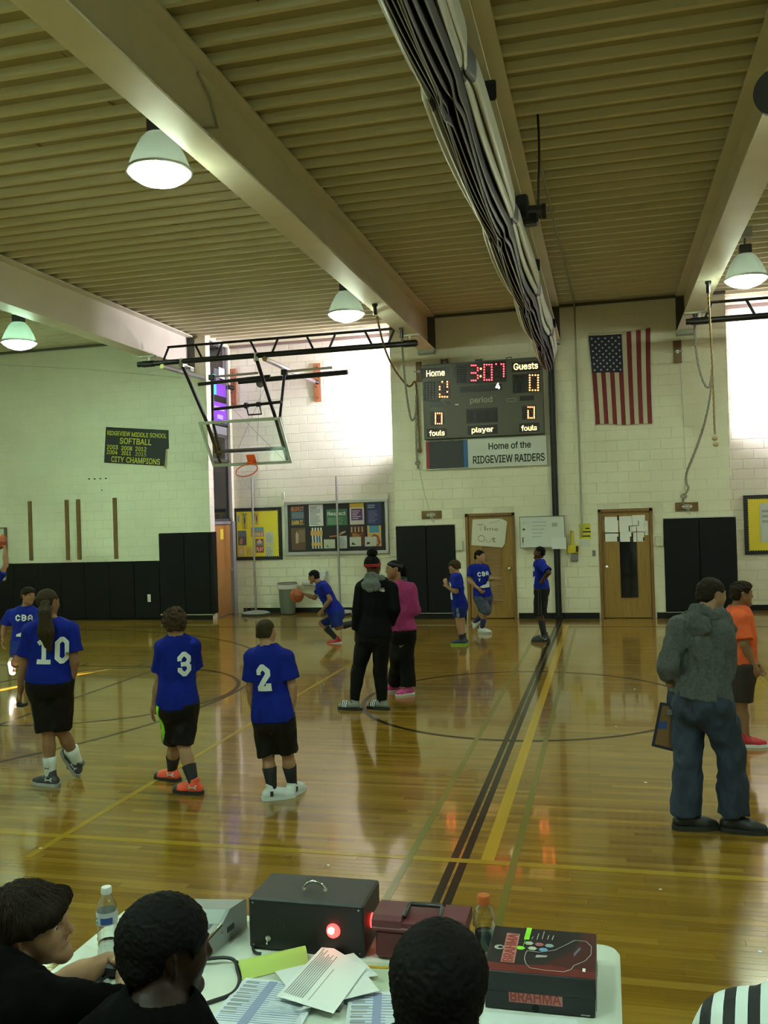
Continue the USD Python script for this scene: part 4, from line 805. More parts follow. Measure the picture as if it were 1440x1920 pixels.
poster(470, 368, 532, 458, yb1, (.55, .57, .45), 'white typed sheet, lower one on yellow board', [('l', (.32, .34, .3), .1, .1, .9, .9, 9)], 'notice')
poster(266, 378, 312, 448, yb1, (.62, .40, .12), 'orange pale sheet at the lower left of yellow board', [('p', (.6, .5, .4), [(.2, .3), (.5, .1), (.8, .35), (.7, .7), (.3, .7)])])
poster(324, 378, 372, 448, yb1, (.60, .45, .12), 'tan pale sheet low on yellow board beside the orange one', [('l', (.4, .3, .12), .15, .2, .85, .8, 5)])
# wide aluminium board
gx0, gx1, gz0, gz1 = P(533, 942, YR-.03)[0], P(727, 936, YR-.03)[0], 1.30, 2.52
t = X('display_board', 'wide aluminium framed black display board full of posters', 'bulletin board', ((gx0+gx1)/2, YR-.04, gz0)); fw = .075
M('backing', bx((gx0+.02, YR-.035, gz0+.02), (gx1-.02, YR-.002, gz1-.02)), mat('board_black', (.012, .012, .012), .6), t)
M('frame_rail', rbox((gx0, YR-.06, gz0), (gx1, YR-.003, gz0+fw), .01), ALU, t); M('frame_rail', rbox((gx0, YR-.06, gz1-fw), (gx1, YR-.003, gz1), .01), ALU, t)
M('frame_rail', rbox((gx0, YR-.06, gz0+fw), (gx0+fw, YR-.003, gz1-fw), .01), ALU, t); M('frame_rail', rbox((gx1-fw, YR-.06, gz0+fw), (gx1, YR-.003, gz1-fw), .01), ALU, t)
y2 = YR-.036
poster(660, 74, 764, 222, y2, (.04, .05, .07), 'RESPECT YOU EARN IT poster in rainbow letters', [('r', (.05, .18, .24), .05, .35, .95, .68), ('t', (.62, .20, .03), 'RESPECT', .03, .73, .94, .2), ('t', (.45, .13, .10), 'YOU', .06, .42, .88, .17), ('t', (.70, .45, .04), 'EARN IT.', .06, .06, .88, .2)])
poster(795, 66, 906, 224, y2, (.55, .56, .52), 'grey white poster crowded with lettering, second in top row', [('l', (.22, .23, .22), .06, .06, .94, .94, 13)])
poster(926, 100, 1086, 218, y2, (.05, .15, .075), 'green Respect poster in the middle of the top row', [('t', (.62, .66, .6), 'Respect', .06, .62, .86, .22), ('l', (.2, .32, .2), .06, .08, .95, .5, 6)])
poster(1100, 56, 1212, 212, y2, (.60, .55, .50), 'white gold and purple poster, fourth in top row', [('r', (.58, .40, .03), .0, .8, 1, 1), ('r', (.10, .03, .17), .12, .2, .9, .74), ('l', (.5, .4, .42), .18, .26, .86, .7, 5)])
poster(1228, 50, 1342, 212, y2, (.03, .035, .11), 'navy poster with pale script heading at end of top row', [('l', (.28, .33, .42), .08, .76, .95, .94, 2), ('l', (.16, .14, .26), .12, .1, .95, .66, 8)])
poster(664, 240, 776, 404, y2, (.12, .07, .035), 'brown photo poster of a child by a wall, first in bottom row', [('r', (.2, .13, .07), .5, .35, .96, .9), ('p', (.42, .32, .24), [(.3, .3), (.48, .3), (.5, .7), (.4, .85), (.3, .7)])])
poster(810, 236, 904, 394, y2, (.02, .02, .02), 'white picket fence poster with orange lettering, second in bottom row', [('r', (.6, .58, .5), .08, 0, .22, .98), ('r', (.6, .58, .5), .32, 0, .46, .98), ('r', (.6, .58, .5), .56, 0, .7, .98), ('r', (.6, .58, .5), .8, 0, .94, .98), ('r', (.62, .30, .07), .0, .62, 1, .84), ('r', (.62, .38, .1), .04, .14, .96, .28), ('p', (.1, .22, .4), [(.45, .3), (.62, .3), (.66, .55), (.54, .62), (.42, .5)])])
poster(930, 240, 1084, 330, y2, (.014, .012, .012), 'black poster with reaching hand and flame, third in bottom row', [('p', (.38, .13, .06), [(.1, .35), (.5, .42), (.75, .68), (.95, .72), (.9, .58), (.6, .3), (.15, .25)]), ('p', (.5, .45, .35), [(.6, .5), (.95, .75), (.9, .6)])])
poster(1104, 226, 1218, 372, y2, (.10, .025, .02), 'dark red poster of lit candles, fourth in bottom row', [('r', (.5, .36, .22), .08, .68, .16, .95), ('r', (.5, .36, .22), .32, .68, .40, .95), ('r', (.5, .36, .22), .56, .68, .64, .95), ('r', (.5, .36, .22), .80, .68, .88, .95), ('l', (.6, .3, .04), .15, .42, .85, .66, 4)])
poster(1234, 222, 1342, 376, y2, (.62, .38, .12), 'orange poster with blue top and a round face, last in bottom row', [('r', (.07, .3, .45), .15, .66, .85, 1), ('p', (.35, .09, .05), [(.12, .1), (.2, .45), (.5, .6), (.8, .5), (.95, .2), (.8, 0), (.3, 0)]), ('p', (.58, .33, .16), [(.3, .1), (.34, .4), (.5, .5), (.7, .42), (.75, .12)])])
y3 = y2-.011
poster(908, 326, 994, 392, y3, (.48, .52, .42), 'small pale sheet with a tick under the flame poster', [('r', (.05, .05, .05), .3, .15, .38, .35)], 'notice')
poster(1016, 300, 1084, 392, y3, (.52, .55, .55), 'small typed sheet right of the tick sheet', [('l', (.3, .33, .36), .1, .1, .9, .9, 8)], 'notice')
poster(1102, 308, 1190, 376, y3, (.55, .58, .52), 'small white sheet with dark scribble over the candles poster', [('p', (.03, .03, .03), [(.15, .2), (.25, .45), (.5, .22), (.6, .2), (.3, .15)])], 'notice')
poster(1216, 306, 1304, 376, y3, (.55, .58, .52), 'small white sheet with dark blots over the round face poster', [('p', (.03, .03, .03), [(.15, .2), (.2, .5), (.3, .4), (.42, .5), (.45, .3), (.3, .2)])], 'notice')
poster(1400, 1.0, 1440, 2, rx0 and yb1, (.52, .58, .52), 'pale sheet on the right yellow board', [('l', (.3, .35, .33), .1, .5, .6, .9, 3)], 'notice', tf=lambda u, v: (u+24, 944+(v-1)*72))
# ---- sheets on doors, whiteboard
yd = YB+.028
yd0 = yd; yd = YB+.006
td = X('timeout_sign', 'white paper hand-lettered Time Out taped on the left oak door', 'sign', (-2.25, yd, 1.5)); k576 = lambda u, v: P(860+u/5.76, 960+v/5.76, YB+.006)
c4 = [k576(*p) for p in ((150, 80), (455, 68), (525, 104), (498, 345), (470, 384), (137, 357))]
M('sheet', extrude(Polygon([(q[0], q[2]) for q in c4]), .003, FRONT, (0, yd+.001, 0)), mat('kraft_white', (.62, .60, .50), .8), td)
fold_ = [k576(455, 68), k576(440, 92), k576(330, 120)]; M('curled_edge', tube([q-A([0, .01, 0]) for q in fold_], .006, 6), mat('kraft_shade', (.5, .48, .38), .8), td)
def outline(s, h, u, v, w):
    q = k576(u, v); q2 = k576(u+w, v); m = meshkit.text_mesh(s, h, .002, True); return q, q2
for s, u, v, u2, h in (('T', 205, 195, 268, .115), ('i', 275, 198, 298, .085), ('m', 305, 200, 375, .062), ('e', 383, 203, 428, .062), ('O', 210, 320, 282, .125), ('u', 293, 325, 345, .075), ('t', 355, 326, 405, .10)):
    a, b = k576(u, v), k576(u2, v)
    M('marker_letter', text(s, h, (a[0], yd-.0025, a[2]), width=b[0]-a[0], d=.002), mat('marker_grey', (.30, .25, .20), .8), td); w_ = b[0]-a[0]
    if s in 'TOu': M('letter_fill', text(s, h*.80, (a[0]+w_*.1, yd-.004, a[2]+h*.09), width=w_*.8, d=.0015, bold=False), mat('kraft_white', (.62, .60, .50), .8), td)
yd = yd0
tp = X('taped_sheets', 'white sheets joined with black tape covering the top of right oak door glass', 'sheets', (.3, yd, 1.7)); k36 = lambda u, v: P(1040+u/3.6, 900+v/3.6, yd)
for a in ((336, 250, 424, 360), (434, 245, 518, 350), (522, 238, 606, 310), (340, 355, 424, 415), (440, 350, 514, 416), (516, 312, 606, 352), (528, 350, 600, 416), (606, 275, 626, 372)):
    p, q = k36(a[0], a[1]), k36(a[2], a[3]); M('sheet', bx((p[0], yd-.003, q[2]), (q[0]+.015, yd, p[2])), PAPER, tp)
for a in ((421, 238, 435, 272), (421, 382, 440, 416), (508, 382, 524, 416), (596, 386, 606, 412), (562, 274, 568, 310), (499, 310, 508, 346), (505, 308, 560, 311), (332, 350, 338, 412), (330, 240, 336, 270)):
    p, q = k36(a[0], a[1]), k36(a[2], a[3]); M('black_tape', bx((p[0], yd-.005, q[2]), (q[0], yd-.0032, p[2])), INK, tp)
yw = YB-.12
x0, x1, z0, z1 = prect((973.5, 969), (1060, 1026), yw); wb = X('whiteboard', 'white dry-erase board hung in front of the black pole', 'whiteboard', ((x0+x1)/2, yw, z0))
M('panel', bx((x0+.01, yw-.012, z0+.01), (x1-.01, yw, z1-.01)), mat('whiteboard_white', (.60, .64, .60), .25), wb); M('rim', [bx((x0, yw-.02, z0), (x1, yw+.004, z0+.015)), bx((x0, yw-.02, z1-.015), (x1, yw+.004, z1)), bx((x0, yw-.02, z0), (x0+.012, yw+.004, z1)), bx((x1-.012, yw-.02, z0), (x1, yw+.004, z1))], mat('board_rim', (.18, .19, .16), .4), wb)
M('spacer', [bx((x0+.1, yw+.001, z0+.1), (x0+.16, YB-.001, z1-.1)), bx((x1-.1, yw+.001, z0+.1), (x1-.06, YB-.001, z1-.1))], GREYM, wb)
rr_ = np.random.default_rng(5); W_, H_ = x1-x0, z1-z0
M('marker_writing', [bx((x0+W_*(.27+.02*(i % 2)), yw-.0135, z1-H_*(.2+.115*i)), (x0+W_*(.27+rr_.uniform(.2, .36)), yw-.0119, z1-H_*(.2+.115*i)+.018)) for i in range(5)]+[bx((x0+W_*.04, yw-.0135, z1-H_*.2), (x0+W_*.24, yw-.0119, z1-H_*.2+.006)), bx((x0+W_*.10, yw-.0135, z1-H_*.28), (x0+W_*.106, yw-.0119, z1-H_*.1)), bx((x0+W_*.2, yw-.0135, z1-H_*.28), (x0+W_*.206, yw-.0119, z1-H_*.1))], mat('faded_marker', (.36, .42, .42), .6), wb, kind='stuff')
M('drawn_figure', extrude(affinity.translate(affinity.scale(Polygon(FIG), .07, .17, origin=(0, 0)), x0+W_*.03, z0+H_*.08), .0016, FRONT, (0, yw-.0119, 0)), INK, wb); M('drawn_blot', [bx((x0+W_*.72, yw-.0135, z1-H_*.34), (x0+W_*.84, yw-.0119, z1-H_*.22))], mat('grey_blot', (.33, .38, .36), .6), wb); M('drawn_mark', bx((x0+W_*.07, yw-.0135, z1-H_*.43), (x0+W_*.12, yw-.0119, z1-H_*.38)), INK, wb)
x0, x1, z0, z1 = prect((1034, 1008), (1060, 1029), yw-.02); M('loose_sheet', bx((x0, yw-.024, z0), (x1+.02, yw-.0205, z1)), mat('sheet_white', (.63, .67, .64), .7), label='loose white sheet stuck on the lower right corner of the whiteboard', cat='paper sheet')
x0, x1, z0, z1 = prect((1085.5, 982), (1108, 1010), YB-.01); ys = X('yellow_notice', 'yellow notice sheet with black lines on wall right of whiteboard', 'sign', ((x0+x1)/2, YB-.01, z0)); M('sheet', bx((x0, YB-.005, z0), (x1, YB-.001, z1)), mat('notice_yellow', (.62, .58, .04), .6), ys)
M('lettering', [bx((x0+.12, YB-.0065, z1-.11), (x0+.2, YB-.0049, z1-.085)), bx((x0+.03, YB-.0065, z1-.175), (x0+.22, YB-.0049, z1-.15)), bx((x0+.05, YB-.0065, z1-.26), (x0+.21, YB-.0049, z1-.235))], INK, ys, kind='stuff')
x0, x1, z0, z1 = prect((1087, 1012), (1107, 1025), YB-.01); M('white_notice', bx((x0, YB-.005, z0), (x1, YB-.001, z1)), mat('notice_white', (.60, .62, .56), .6), label='small white sheet under the yellow notice', cat='paper sheet')
x0, x1, z0, z1 = prect((1063.5, 1022), (1086, 1036.5), YB-.01); sw = X('switch_box', 'yellow labelled switch box on the conduit by the black pole', 'switch box', ((x0+x1)/2, YB-.06, z0)); M('box', rbox((x0, YB-.07, z0), (x1, YB-.002, z1), .006), mat('safety_yellow', (.62, .52, .02), .5), sw); M('black_label', [bx((x1-.06, YB-.074, z0+.02), (x1-.015, YB-.0695, z1-.02))], INK, sw)
M('yellow_sleeve', rod((x0+.1, YB-.03, z1), (x0+.1, YB-.03, z1+.28), .026), mat('safety_yellow', (.62, .52, .02), .5), sw); M('key_switch', rbox((x0+.07, YB-.06, z0-.16), (x0+.2, YB-.002, z0-.02), .006), GREYM, sw); M('wall_plate', bx((x0+.02, YB-.008, z0-.19), (x1-.03, YB-.001, z0-.005)), mat('plate_cream', (.5, .5, .38), .5), sw)
x0, x1, z0, z1 = prect((1110.5, 1032), (1117, 1043), YB-.01); M('light_switch', rbox((x0, YB-.012, z0), (x1, YB-.001, z1), .002), GREYM, label='grey light switch plate left of the right oak door', cat='switch')
for i, (a, b) in enumerate((((853.5, 1015), (868, 1032)), ((1228.5, 1005), (1244, 1024)))): x0, x1, z0, z1 = prect(a, b, YB-.05); M('thermostat_box', rbox((x0, YB-.06, z0), (x1, YB-.002, z1), .006), mat('thermostat_cream', (.56, .56, .42), .5), label=['cream wall box between the left black pads and door', 'cream wall box between right oak door and black pads'][i], cat='wall box')
q = P(653, 927, YR); M('fire_pull', rbox((P(529, 923, YR)[0], YR-.05, P(531, 936, YR)[2]), (P(534, 923, YR)[0], YR-.002, P(531, 923, YR)[2]), .004), mat('thermostat_cream', (.56, .56, .42), .5), label='small cream wall box above the gap between the two left boards', cat='wall box')
M('door_tag', bx((XL1-.054, 18.62, 1.72), (XL1-.05, 18.78, 1.95)), YELLOW, label='small yellow tag taped to the brown side door', cat='tag')

# ================================================================ things standing by the recess wall
CONC = mat('dusty_grey_base', (.32, .33, .33), .5)
def post(x, y, ztop, lab):
    t = X('net_standard', lab, 'pole stand', (x, y, 0)); M('base', lathe([(0, 0), (.30, 0), (.31, .02), (.31, .05), (.25, .075), (.08, .10), (0, .10)], (x, y, .005), 28), CONC, t, 30); M('rim_band', lathe([(.312, .008), (.322, .012), (.322, .045), (.312, .05)], (x, y, .0), 28), mat('dark_rubber', (.04, .04, .04), .6), t)
    M('tube', rod((x, y, .10), (x-.005, y, ztop), .024, 14), STEEL, t, 40)
    for a in (2.2, 2.9): M('wheel', lathe([(0, -.02), (.05, -.02), (.05, .02), (0, .02)], (x+.27*math.cos(a), y+.2*math.sin(a), .10), 12, (math.cos(a+1.57), math.sin(a+1.57), 0)), mat('dark_rubber', (.04, .04, .04), .6), t)
post(-7.68, 18.85, P(485, 897, 18.85)[2], 'grey pole stand with round base in front of the yellow board'); post(-5.72, 18.9, P(633, 893, 18.9)[2], 'grey pole stand with round base in front of the display board')
t = X('trash_can', 'grey plastic trash can with white liner near the recess wall', 'trash can', (-6.98, 19.02, 0)); cx_, cy_ = -6.98, 19.02
M('bin', lathe([(0, .01), (.15, .01), (.165, .05), (.20, .66), (.21, .67), (.205, .68), (.185, .66), (.15, .05), (0, .04)], (cx_, cy_, 0), 28), mat('grey_green_plastic', (.11, .12, .09), .5), t, 30)
M('liner', lathe([(.19, .62), (.213, .69), (.218, .60), (.216, .57), (.206, .57), (.195, .69)], (cx_, cy_, 0), 28), mat('white_liner', (.55, .57, .56), .4), t, 30); M('rim', lathe([(.20, .66), (.222, .67), (.222, .70), (.20, .705)], (cx_, cy_, 0), 28), mat('rim_grey', (.2, .2, .19), .5), t)
a = P(601, 1072, YR-.12); b = P(612, 1100, YR-.12); t = X('drinking_fountain', 'white and steel drinking fountain on the recess wall', 'drinking fountain', (a[0]+.1, YR-.15, b[2]))
M('cabinet', rbox((a[0]-.14, YR-.30, b[2]+.02), (b[0]+.01, YR-.003, a[2]-.1), .03), mat('enamel_white', (.62, .64, .62), .3), t, 30); M('basin', rbox((a[0]-.38, YR-.34, a[2]-.3), (a[0]-.14, YR-.003, a[2]-.2), .03), ALU, t, 30); M('back_splash', rbox((a[0]-.12, YR-.16, a[2]-.12), (b[0]+.01, YR-.003, a[2]+.02), .02), mat('enamel_white', (.62, .64, .62), .3), t, 30)
# ================================================================ figures: smooth-union bodies meshed by surface nets
class Field:
    def __init__(s, lo, hi, h):
        s.lo = A(lo, float); s.h = h; s.n = np.ceil((A(hi)-s.lo)/h).astype(int)+1
        s.d = np.full(s.n, .3, np.float32)
        s.ax = [(s.lo[i]+h*np.arange(s.n[i])).astype(np.float32) for i in range(3)]
    def box(s, lo, hi):
        i0 = np.clip(np.floor((A(lo)-s.lo)/s.h).astype(int), 0, s.n); i1 = np.clip(np.ceil((A(hi)-s.lo)/s.h).astype(int)+1, 0, s.n)
        return tuple(slice(a, b) for a, b in zip(i0, i1))
    def grid(s, sl):
        x, y, z = (s.ax[i][sl[i]] for i in range(3)); return x[:, None, None], y[None, :, None], z[None, None, :]
    def put(s, sl, v, k, op='u'):
        a = s.d[sl]
        if a.size == 0: return
        if op == 's': s.d[sl] = np.maximum(a, -v); return
        h = np.maximum(k-np.abs(a-v), 0)/max(k, 1e-6); s.d[sl] = np.minimum(a, v)-h*h*k*.25
    def cone(s, a, b, ra, rb, k=.02, op='u', flat=None):
        a, b = A(a, float), A(b, float); m = max(ra, rb)+k+.02; sl = s.box(np.minimum(a, b)-m, np.maximum(a, b)+m); x, y, z = s.grid(sl)
        ba = b-a; L2 = max(ba@ba, 1e-9); px, py, pz = x-a[0], y-a[1], z-a[2]
        t = np.clip((px*ba[0]+py*ba[1]+pz*ba[2])/L2, 0, 1); qx, qy, qz = px-t*ba[0], py-t*ba[1], pz-t*ba[2]
        if flat is not None:      # (direction, factor): stretch distances along the direction, flattening the limb that way
            f, c = flat; e = (qx*f[0]+qy*f[1]+qz*f[2])*(c-1); qx, qy, qz = qx+e*f[0], qy+e*f[1], qz+e*f[2]
        s.put(sl, (np.sqrt(qx*qx+qy*qy+qz*qz)-(ra+(rb-ra)*t)).astype(np.float32), k, op)
    def ell(s, c, R, r, k=.03, op='u'):
        c = A(c, float); r = A(r, float); m = r.max()+k+.02; sl = s.box(c-m, c+m); x, y, z = s.grid(sl); x, y, z = x-c[0], y-c[1], z-c[2]
        q = [(x*R[0, i]+y*R[1, i]+z*R[2, i])/r[i] for i in range(3)]; k0 = np.sqrt(sum(u*u for u in q)); k1 = np.sqrt(sum((u/r[i])**2 for i, u in enumerate(q)))
        s.put(sl, (k0*(k0-1)/np.maximum(k1, 1e-6)).astype(np.float32), k, op)
    def clip(s, p, n):       # keep the side the normal points away from
        x, y, z = s.grid((slice(None),)*3); n = A(n, float)/np.linalg.norm(n); s.d = np.maximum(s.d, ((x-p[0])*n[0]+(y-p[1])*n[1]+(z-p[2])*n[2]).astype(np.float32))
    def clip_local(s, p, n, c, rad):   # the same, only inside a ball
        sl = s.box(A(c)-rad, A(c)+rad); x, y, z = s.grid(sl); n = A(n, float)/np.linalg.norm(n); v = (x-p[0])*n[0]+(y-p[1])*n[1]+(z-p[2])*n[2]
        r = np.sqrt((x-c[0])**2+(y-c[1])**2+(z-c[2])**2); s.d[sl] = np.where(r < rad, np.maximum(s.d[sl], v), s.d[sl])
    def wrinkle(s, amp, freq, seed=0, stretch=(1, 1, 1)):
        m = np.argwhere(np.abs(s.d) < .035); p = s.lo+m*s.h; v = meshkit.noise(p*freq*A(stretch), seed)+.5*meshkit.noise(p*freq*2.1*A(stretch), seed+3)-.75
        s.d[tuple(m.T)] += (amp*v).astype(np.float32)
    def sample(s, p): return map_coordinates(s.d, ((p-s.lo)/s.h).T, order=1, mode='nearest')
    def mesh(s):
        d = s.d; ins = d < 0; nx, ny, nz = d.shape
        cnt = sum(ins[i:nx-1+i, j:ny-1+j, k:nz-1+k].astype(np.int8) for i in (0, 1) for j in (0, 1) for k in (0, 1))
        cells = np.argwhere((cnt > 0) & (cnt < 8)); idx = -np.ones((nx-1, ny-1, nz-1), np.int64); idx[tuple(cells.T)] = np.arange(len(cells))
        cor = {(i, j, k): d[cells[:, 0]+i, cells[:, 1]+j, cells[:, 2]+k] for i in (0, 1) for j in (0, 1) for k in (0, 1)}
        acc = np.zeros((len(cells), 3)); num = np.zeros(len(cells))
        for a in cor:
            for ax in range(3):
                if a[ax] == 0:
                    b = list(a); b[ax] = 1; b = tuple(b); va, vb = cor[a], cor[b]; m = (va < 0) != (vb < 0); t = va[m]/(va[m]-vb[m]); pt = np.tile(A(a, float), (m.sum(), 1)); pt[:, ax] = t; acc[m] += pt; num[m] += 1
        V = s.lo+(cells+acc/num[:, None])*s.h; F = []
        for ax in range(3):
            o = [1, 1, 1]; o[ax] = 0; b, c = [(1, 2), (2, 0), (0, 1)][ax]
            lo = [slice(1, None)]*3; hi = [slice(1, None)]*3; lo[ax] = slice(0, -1); hi[ax] = slice(1, None)
            e0 = ins[tuple(slice(1, n-1) if i != ax else slice(0, n-1) for i, n in enumerate(d.shape))]; e1 = ins[tuple(slice(1, n-1) if i != ax else slice(1, n) for i, n in enumerate(d.shape))]
            q = np.argwhere(e0 != e1); fl = e0[tuple(q.T)]; base = q.copy(); base[:, b] += 1; base[:, c] += 1
            if len(q) == 0: continue
            def cell(db, dc): w = base.copy(); w[:, b] -= db; w[:, c] -= dc; return idx[tuple(w.T)]
            a0, a1, a2, a3 = cell(1, 1), cell(0, 1), cell(0, 0), cell(1, 0); Q = np.stack([a0, a1, a2, a3], 1); Q[~fl] = Q[~fl][:, ::-1]; F.append(Q)
        F = np.vstack(F); F = F[(F >= 0).all(1)]
        return trimesh.Trimesh(V, np.vstack([F[:, [0, 1, 2]], F[:, [0, 2, 3]]]), process=False)
def head2d(a): return A([math.cos(math.radians(a)), math.sin(math.radians(a)), 0])
def headR(yaw, pitch=0, roll=0):
    f = head2d(yaw)*math.cos(math.radians(pitch))-A([0, 0, 1])*math.sin(math.radians(pitch)); r = np.cross(f, A([0, 0, 1.])); r /= np.linalg.norm(r); u = np.cross(r, f)
    c, s = math.cos(math.radians(roll)), math.sin(math.radians(roll)); r, u = c*r+s*u, -s*r+c*u
    return np.stack([r, f, u], 1)       # columns: the person's right, front, up
SKINS = {'fair': mat('skin_fair', (.33, .185, .105), .55, spec=.3, noise=(18, .06)), 'tan': mat('skin_tan', (.25, .13, .068), .55, spec=.3, noise=(18, .06)), 'brown': mat('skin_brown', (.075, .033, .018), .5, spec=.25, noise=(18, .08)), 'dark': mat('skin_dark', (.022, .010, .006), .5, spec=.18, noise=(18, .08))}
LIPS = {'fair': mat('lip_fair', (.36, .14, .10), .4), 'tan': mat('lip_tan', (.26, .10, .07), .4), 'brown': mat('lip_brown', (.12, .045, .03), .4), 'dark': mat('lip_dark', (.06, .025, .02), .35)}
EYEW = mat('eye_white', (.6, .58, .54), .25); IRIS = mat('eye_iris', (.02, .012, .008), .15)
def hair_mat(n, c): return mat('hair_'+n, c, .7, spec=.12, noise=(40, .35, (6, 6, 1)))
HAIR = {'black': hair_mat('black', (.0035, .003, .003)), 'dark': hair_mat('dark_brown', (.020, .013, .009)), 'brown': hair_mat('brown', (.045, .027, .014)), 'mid': hair_mat('mid_brown', (.035, .025, .012))}
def hp(C, R, hh, p): return C+R@(A(p, float)*hh)      # head coordinates: units of head height, centre between the ears, front = +y
def put_head(F, C, R, hh, k=.012):
    q = lambda *p: hp(C, R, hh, p)
    F.ell(q(0, -.06, .14), R, A([.335, .415, .36])*hh, k)                       # cranium
    F.ell(q(0, .13, .02), R, A([.268, .245, .32])*hh, .03)                       # face mass
    for s in (-1, 1):
        F.cone(q(s*.19, .20, -.10), q(s*.055, .285, -.39), .09*hh, .065*hh, .03)  # jaw line
        F.cone(q(s*.24, -.02, -.16), q(s*.15, .17, -.30), .072*hh, .07*hh, .03)
        F.cone(q(s*.06, .345, .125), q(s*.20, .285, .125), .045*hh, .04*hh, .02)  # brow
        F.cone(q(s*.165, .28, -.06), q(s*.20, .20, -.14), .065*hh, .06*hh, .03)    # cheek
        F.ell(q(s*.135, .375, .055), R, A([.07, .05, .045])*hh, .0, 's')           # eye socket
        F.cone(q(s*.36, -.075, .09), q(s*.345, -.03, -.10), .075*hh, .05*hh, .008, flat=(R[:, 0], 2.0))   # ear
        F.ell(q(s*.395, -.05, .03), R, A([.03, .035, .06])*hh, 0, 's')
    F.cone(q(0, .355, .09), q(0, .44, -.075), .032*hh, .052*hh, .015)            # nose
    F.cone(q(-.05, .385, -.095), q(.05, .385, -.095), .038*hh, .038*hh, .012)
    F.cone(q(-.065, .345, -.215), q(.065, .345, -.215), .038*hh, .038*hh, .015)  # mouth
    F.cone(q(0, .335, -.40), q(0, .31, -.43), .07*hh, .06*hh, .03)               # chin
def hand_prims(wrist, dirv, palm, s, curl=.5, side=1, thumb=1):
    """finger chains: dirv along the hand, palm the way the palm faces, side +1 / -1 where the thumb is"""
    d = A(dirv, float)/np.linalg.norm(dirv); p = A(palm, float); p = p-d*(p@d); p /= np.linalg.norm(p); l = np.cross(d, p)*side; out = []
    L = .10*s
    for i, (o, ln) in enumerate(((.028, .85), (.010, 1.0), (-.009, .94), (-.027, .75))):
        b = wrist+d*L*.92+l*o*s; a0 = curl*.6; q1 = b+(d*math.cos(a0)+p*math.sin(a0))*.042*s*ln; a1 = curl*1.9; q2 = q1+(d*math.cos(a1)+p*math.sin(a1))*.030*s*ln; a2 = curl*2.7; q3 = q2+(d*math.cos(a2)+p*math.sin(a2))*.018*s*ln
        out += [(wrist+d*L*.25+l*o*.55*s, b, .013*s, .0105*s), (b, q1, .0095*s, .009*s), (q1, q2, .009*s, .0083*s), (q2, q3, .0083*s, .007*s)]
    t0 = wrist+d*.022*s+l*.022*s; t1 = t0+(d*.6+l*.75+p*.35*thumb)*.038*s; t2 = t1+(d*.85+l*.25+p*.45*thumb)*.032*s
    out += [(t0, t1, .014*s, .011*s), (t1, t2, .0105*s, .0085*s), (wrist, wrist+d*L*.8, .019*s, .022*s)]
    return out
def decal(F, poly, O, right, up, nrm, mt, parent, name, off=.003, depth=.3, edge=.022):
    m = trimesh.util.concatenate([trimesh.Trimesh(*trimesh.creation.triangulate_polygon(g, engine='earcut'), process=False) for g in getattr(poly, 'geoms', [poly])])
    v2 = np.c_[m.vertices[:, :2], np.zeros(len(m.vertices))]; v, f = trimesh.remesh.subdivide_to_size(v2, m.faces, edge)
    p = O+v[:, :1]*right+v[:, 1:2]*up+nrm*depth; t = np.zeros(len(p)); hit = np.zeros(len(p), bool)
    for _ in range(90):
        d = F.sample(p-nrm*t[:, None]); hit |= d < .0008; t = np.where(hit, t, t+np.clip(d, .0015, .03)); 
        if hit.all(): break
    ok = hit & (t < depth*2); p = p-nrm*(t-off)[:, None]; f = f[ok[f].all(1)]
    if len(f): M(name, (p, f), mt, parent, True)
def shoe(parent, ank, fdir, L, upper, sole, toe=None, pitch=0., logo=None, low=False, solename='sole'):
    f = A(fdir, float); f = f/np.linalg.norm(f); r = np.cross(f, A([0, 0, 1.])); r /= np.linalg.norm(r); u0 = np.cross(r, f)
    c, s = math.cos(pitch), math.sin(pitch); f, u = c*f-s*u0, s*f+c*u0; g = ank-u*.082*L/.25
    k = L/.25; F = Field(g-A([.2, .2, .1])*k-.02, g+A([.24, .24, .17])*k+.02, .0065)
    q = lambda a, b, e: g+f*a*k+r*b*k+u*e*k
    F.cone(q(-.045, 0, .045), q(.0, 0, .055), .036*k, .036*k, .02); F.cone(q(.0, 0, .05), q(.10, .003, .035), .038*k, .040*k, .03); F.cone(q(.10, .003, .034), q(.155, 0, .03), .041*k, .028*k, .02)
    if not low: F.cone(q(-.008, 0, .06), q(-.012, 0, .115), .041*k, .038*k, .02)
    F.cone(q(.03, 0, .075), q(.08, 0, .058), .022*k, .02*k, .02)
    F.clip(q(0, 0, .018), -u)
    if not low: F.clip(q(-.01, 0, .118), u+f*.35)
    p = M('shoe', F.mesh(), upper, parent, True)
    ou = union_all([Point(-.045*k, 0).buffer(.041*k), Point(.1*k, -.003*k).buffer(.047*k), Point(.155*k, 0).buffer(.033*k)]).convex_hull
    M(solename, extrude(ou, .026*k, np.stack([f, -r, u], 1), g-u*.0), sole, p)
    if toe is not None:
        Ft = Field(g-A([.2, .2, .1])*k, g+A([.24, .24, .12])*k, .0065); Ft.cone(q(.085, .003, .036), q(.155, 0, .031), .0435*k, .0305*k, .02); Ft.clip(q(.07, 0, .03), -f+u*.7); Ft.clip(q(0, 0, .02), -u); M('toe_cap', Ft.mesh(), toe, p, True)
    M('lace', [tube([q(.04+.017*i, -.024, .083-.007*i), q(.042+.017*i, 0, .098-.0085*i), q(.04+.017*i, .024, .083-.007*i)], .0032*k, 5) for i in range(4)], logo[0] if logo else sole, p, kind='stuff')
    if logo:
        for sd in (-1, 1): decal(F, affinity.scale(logo[1], k, k, origin=(0, 0)), q(-.01, sd*.0, .055), f*(-sd) if False else f, u, r*sd, logo[0], p, 'shoe_mark', .002, .12, .015)
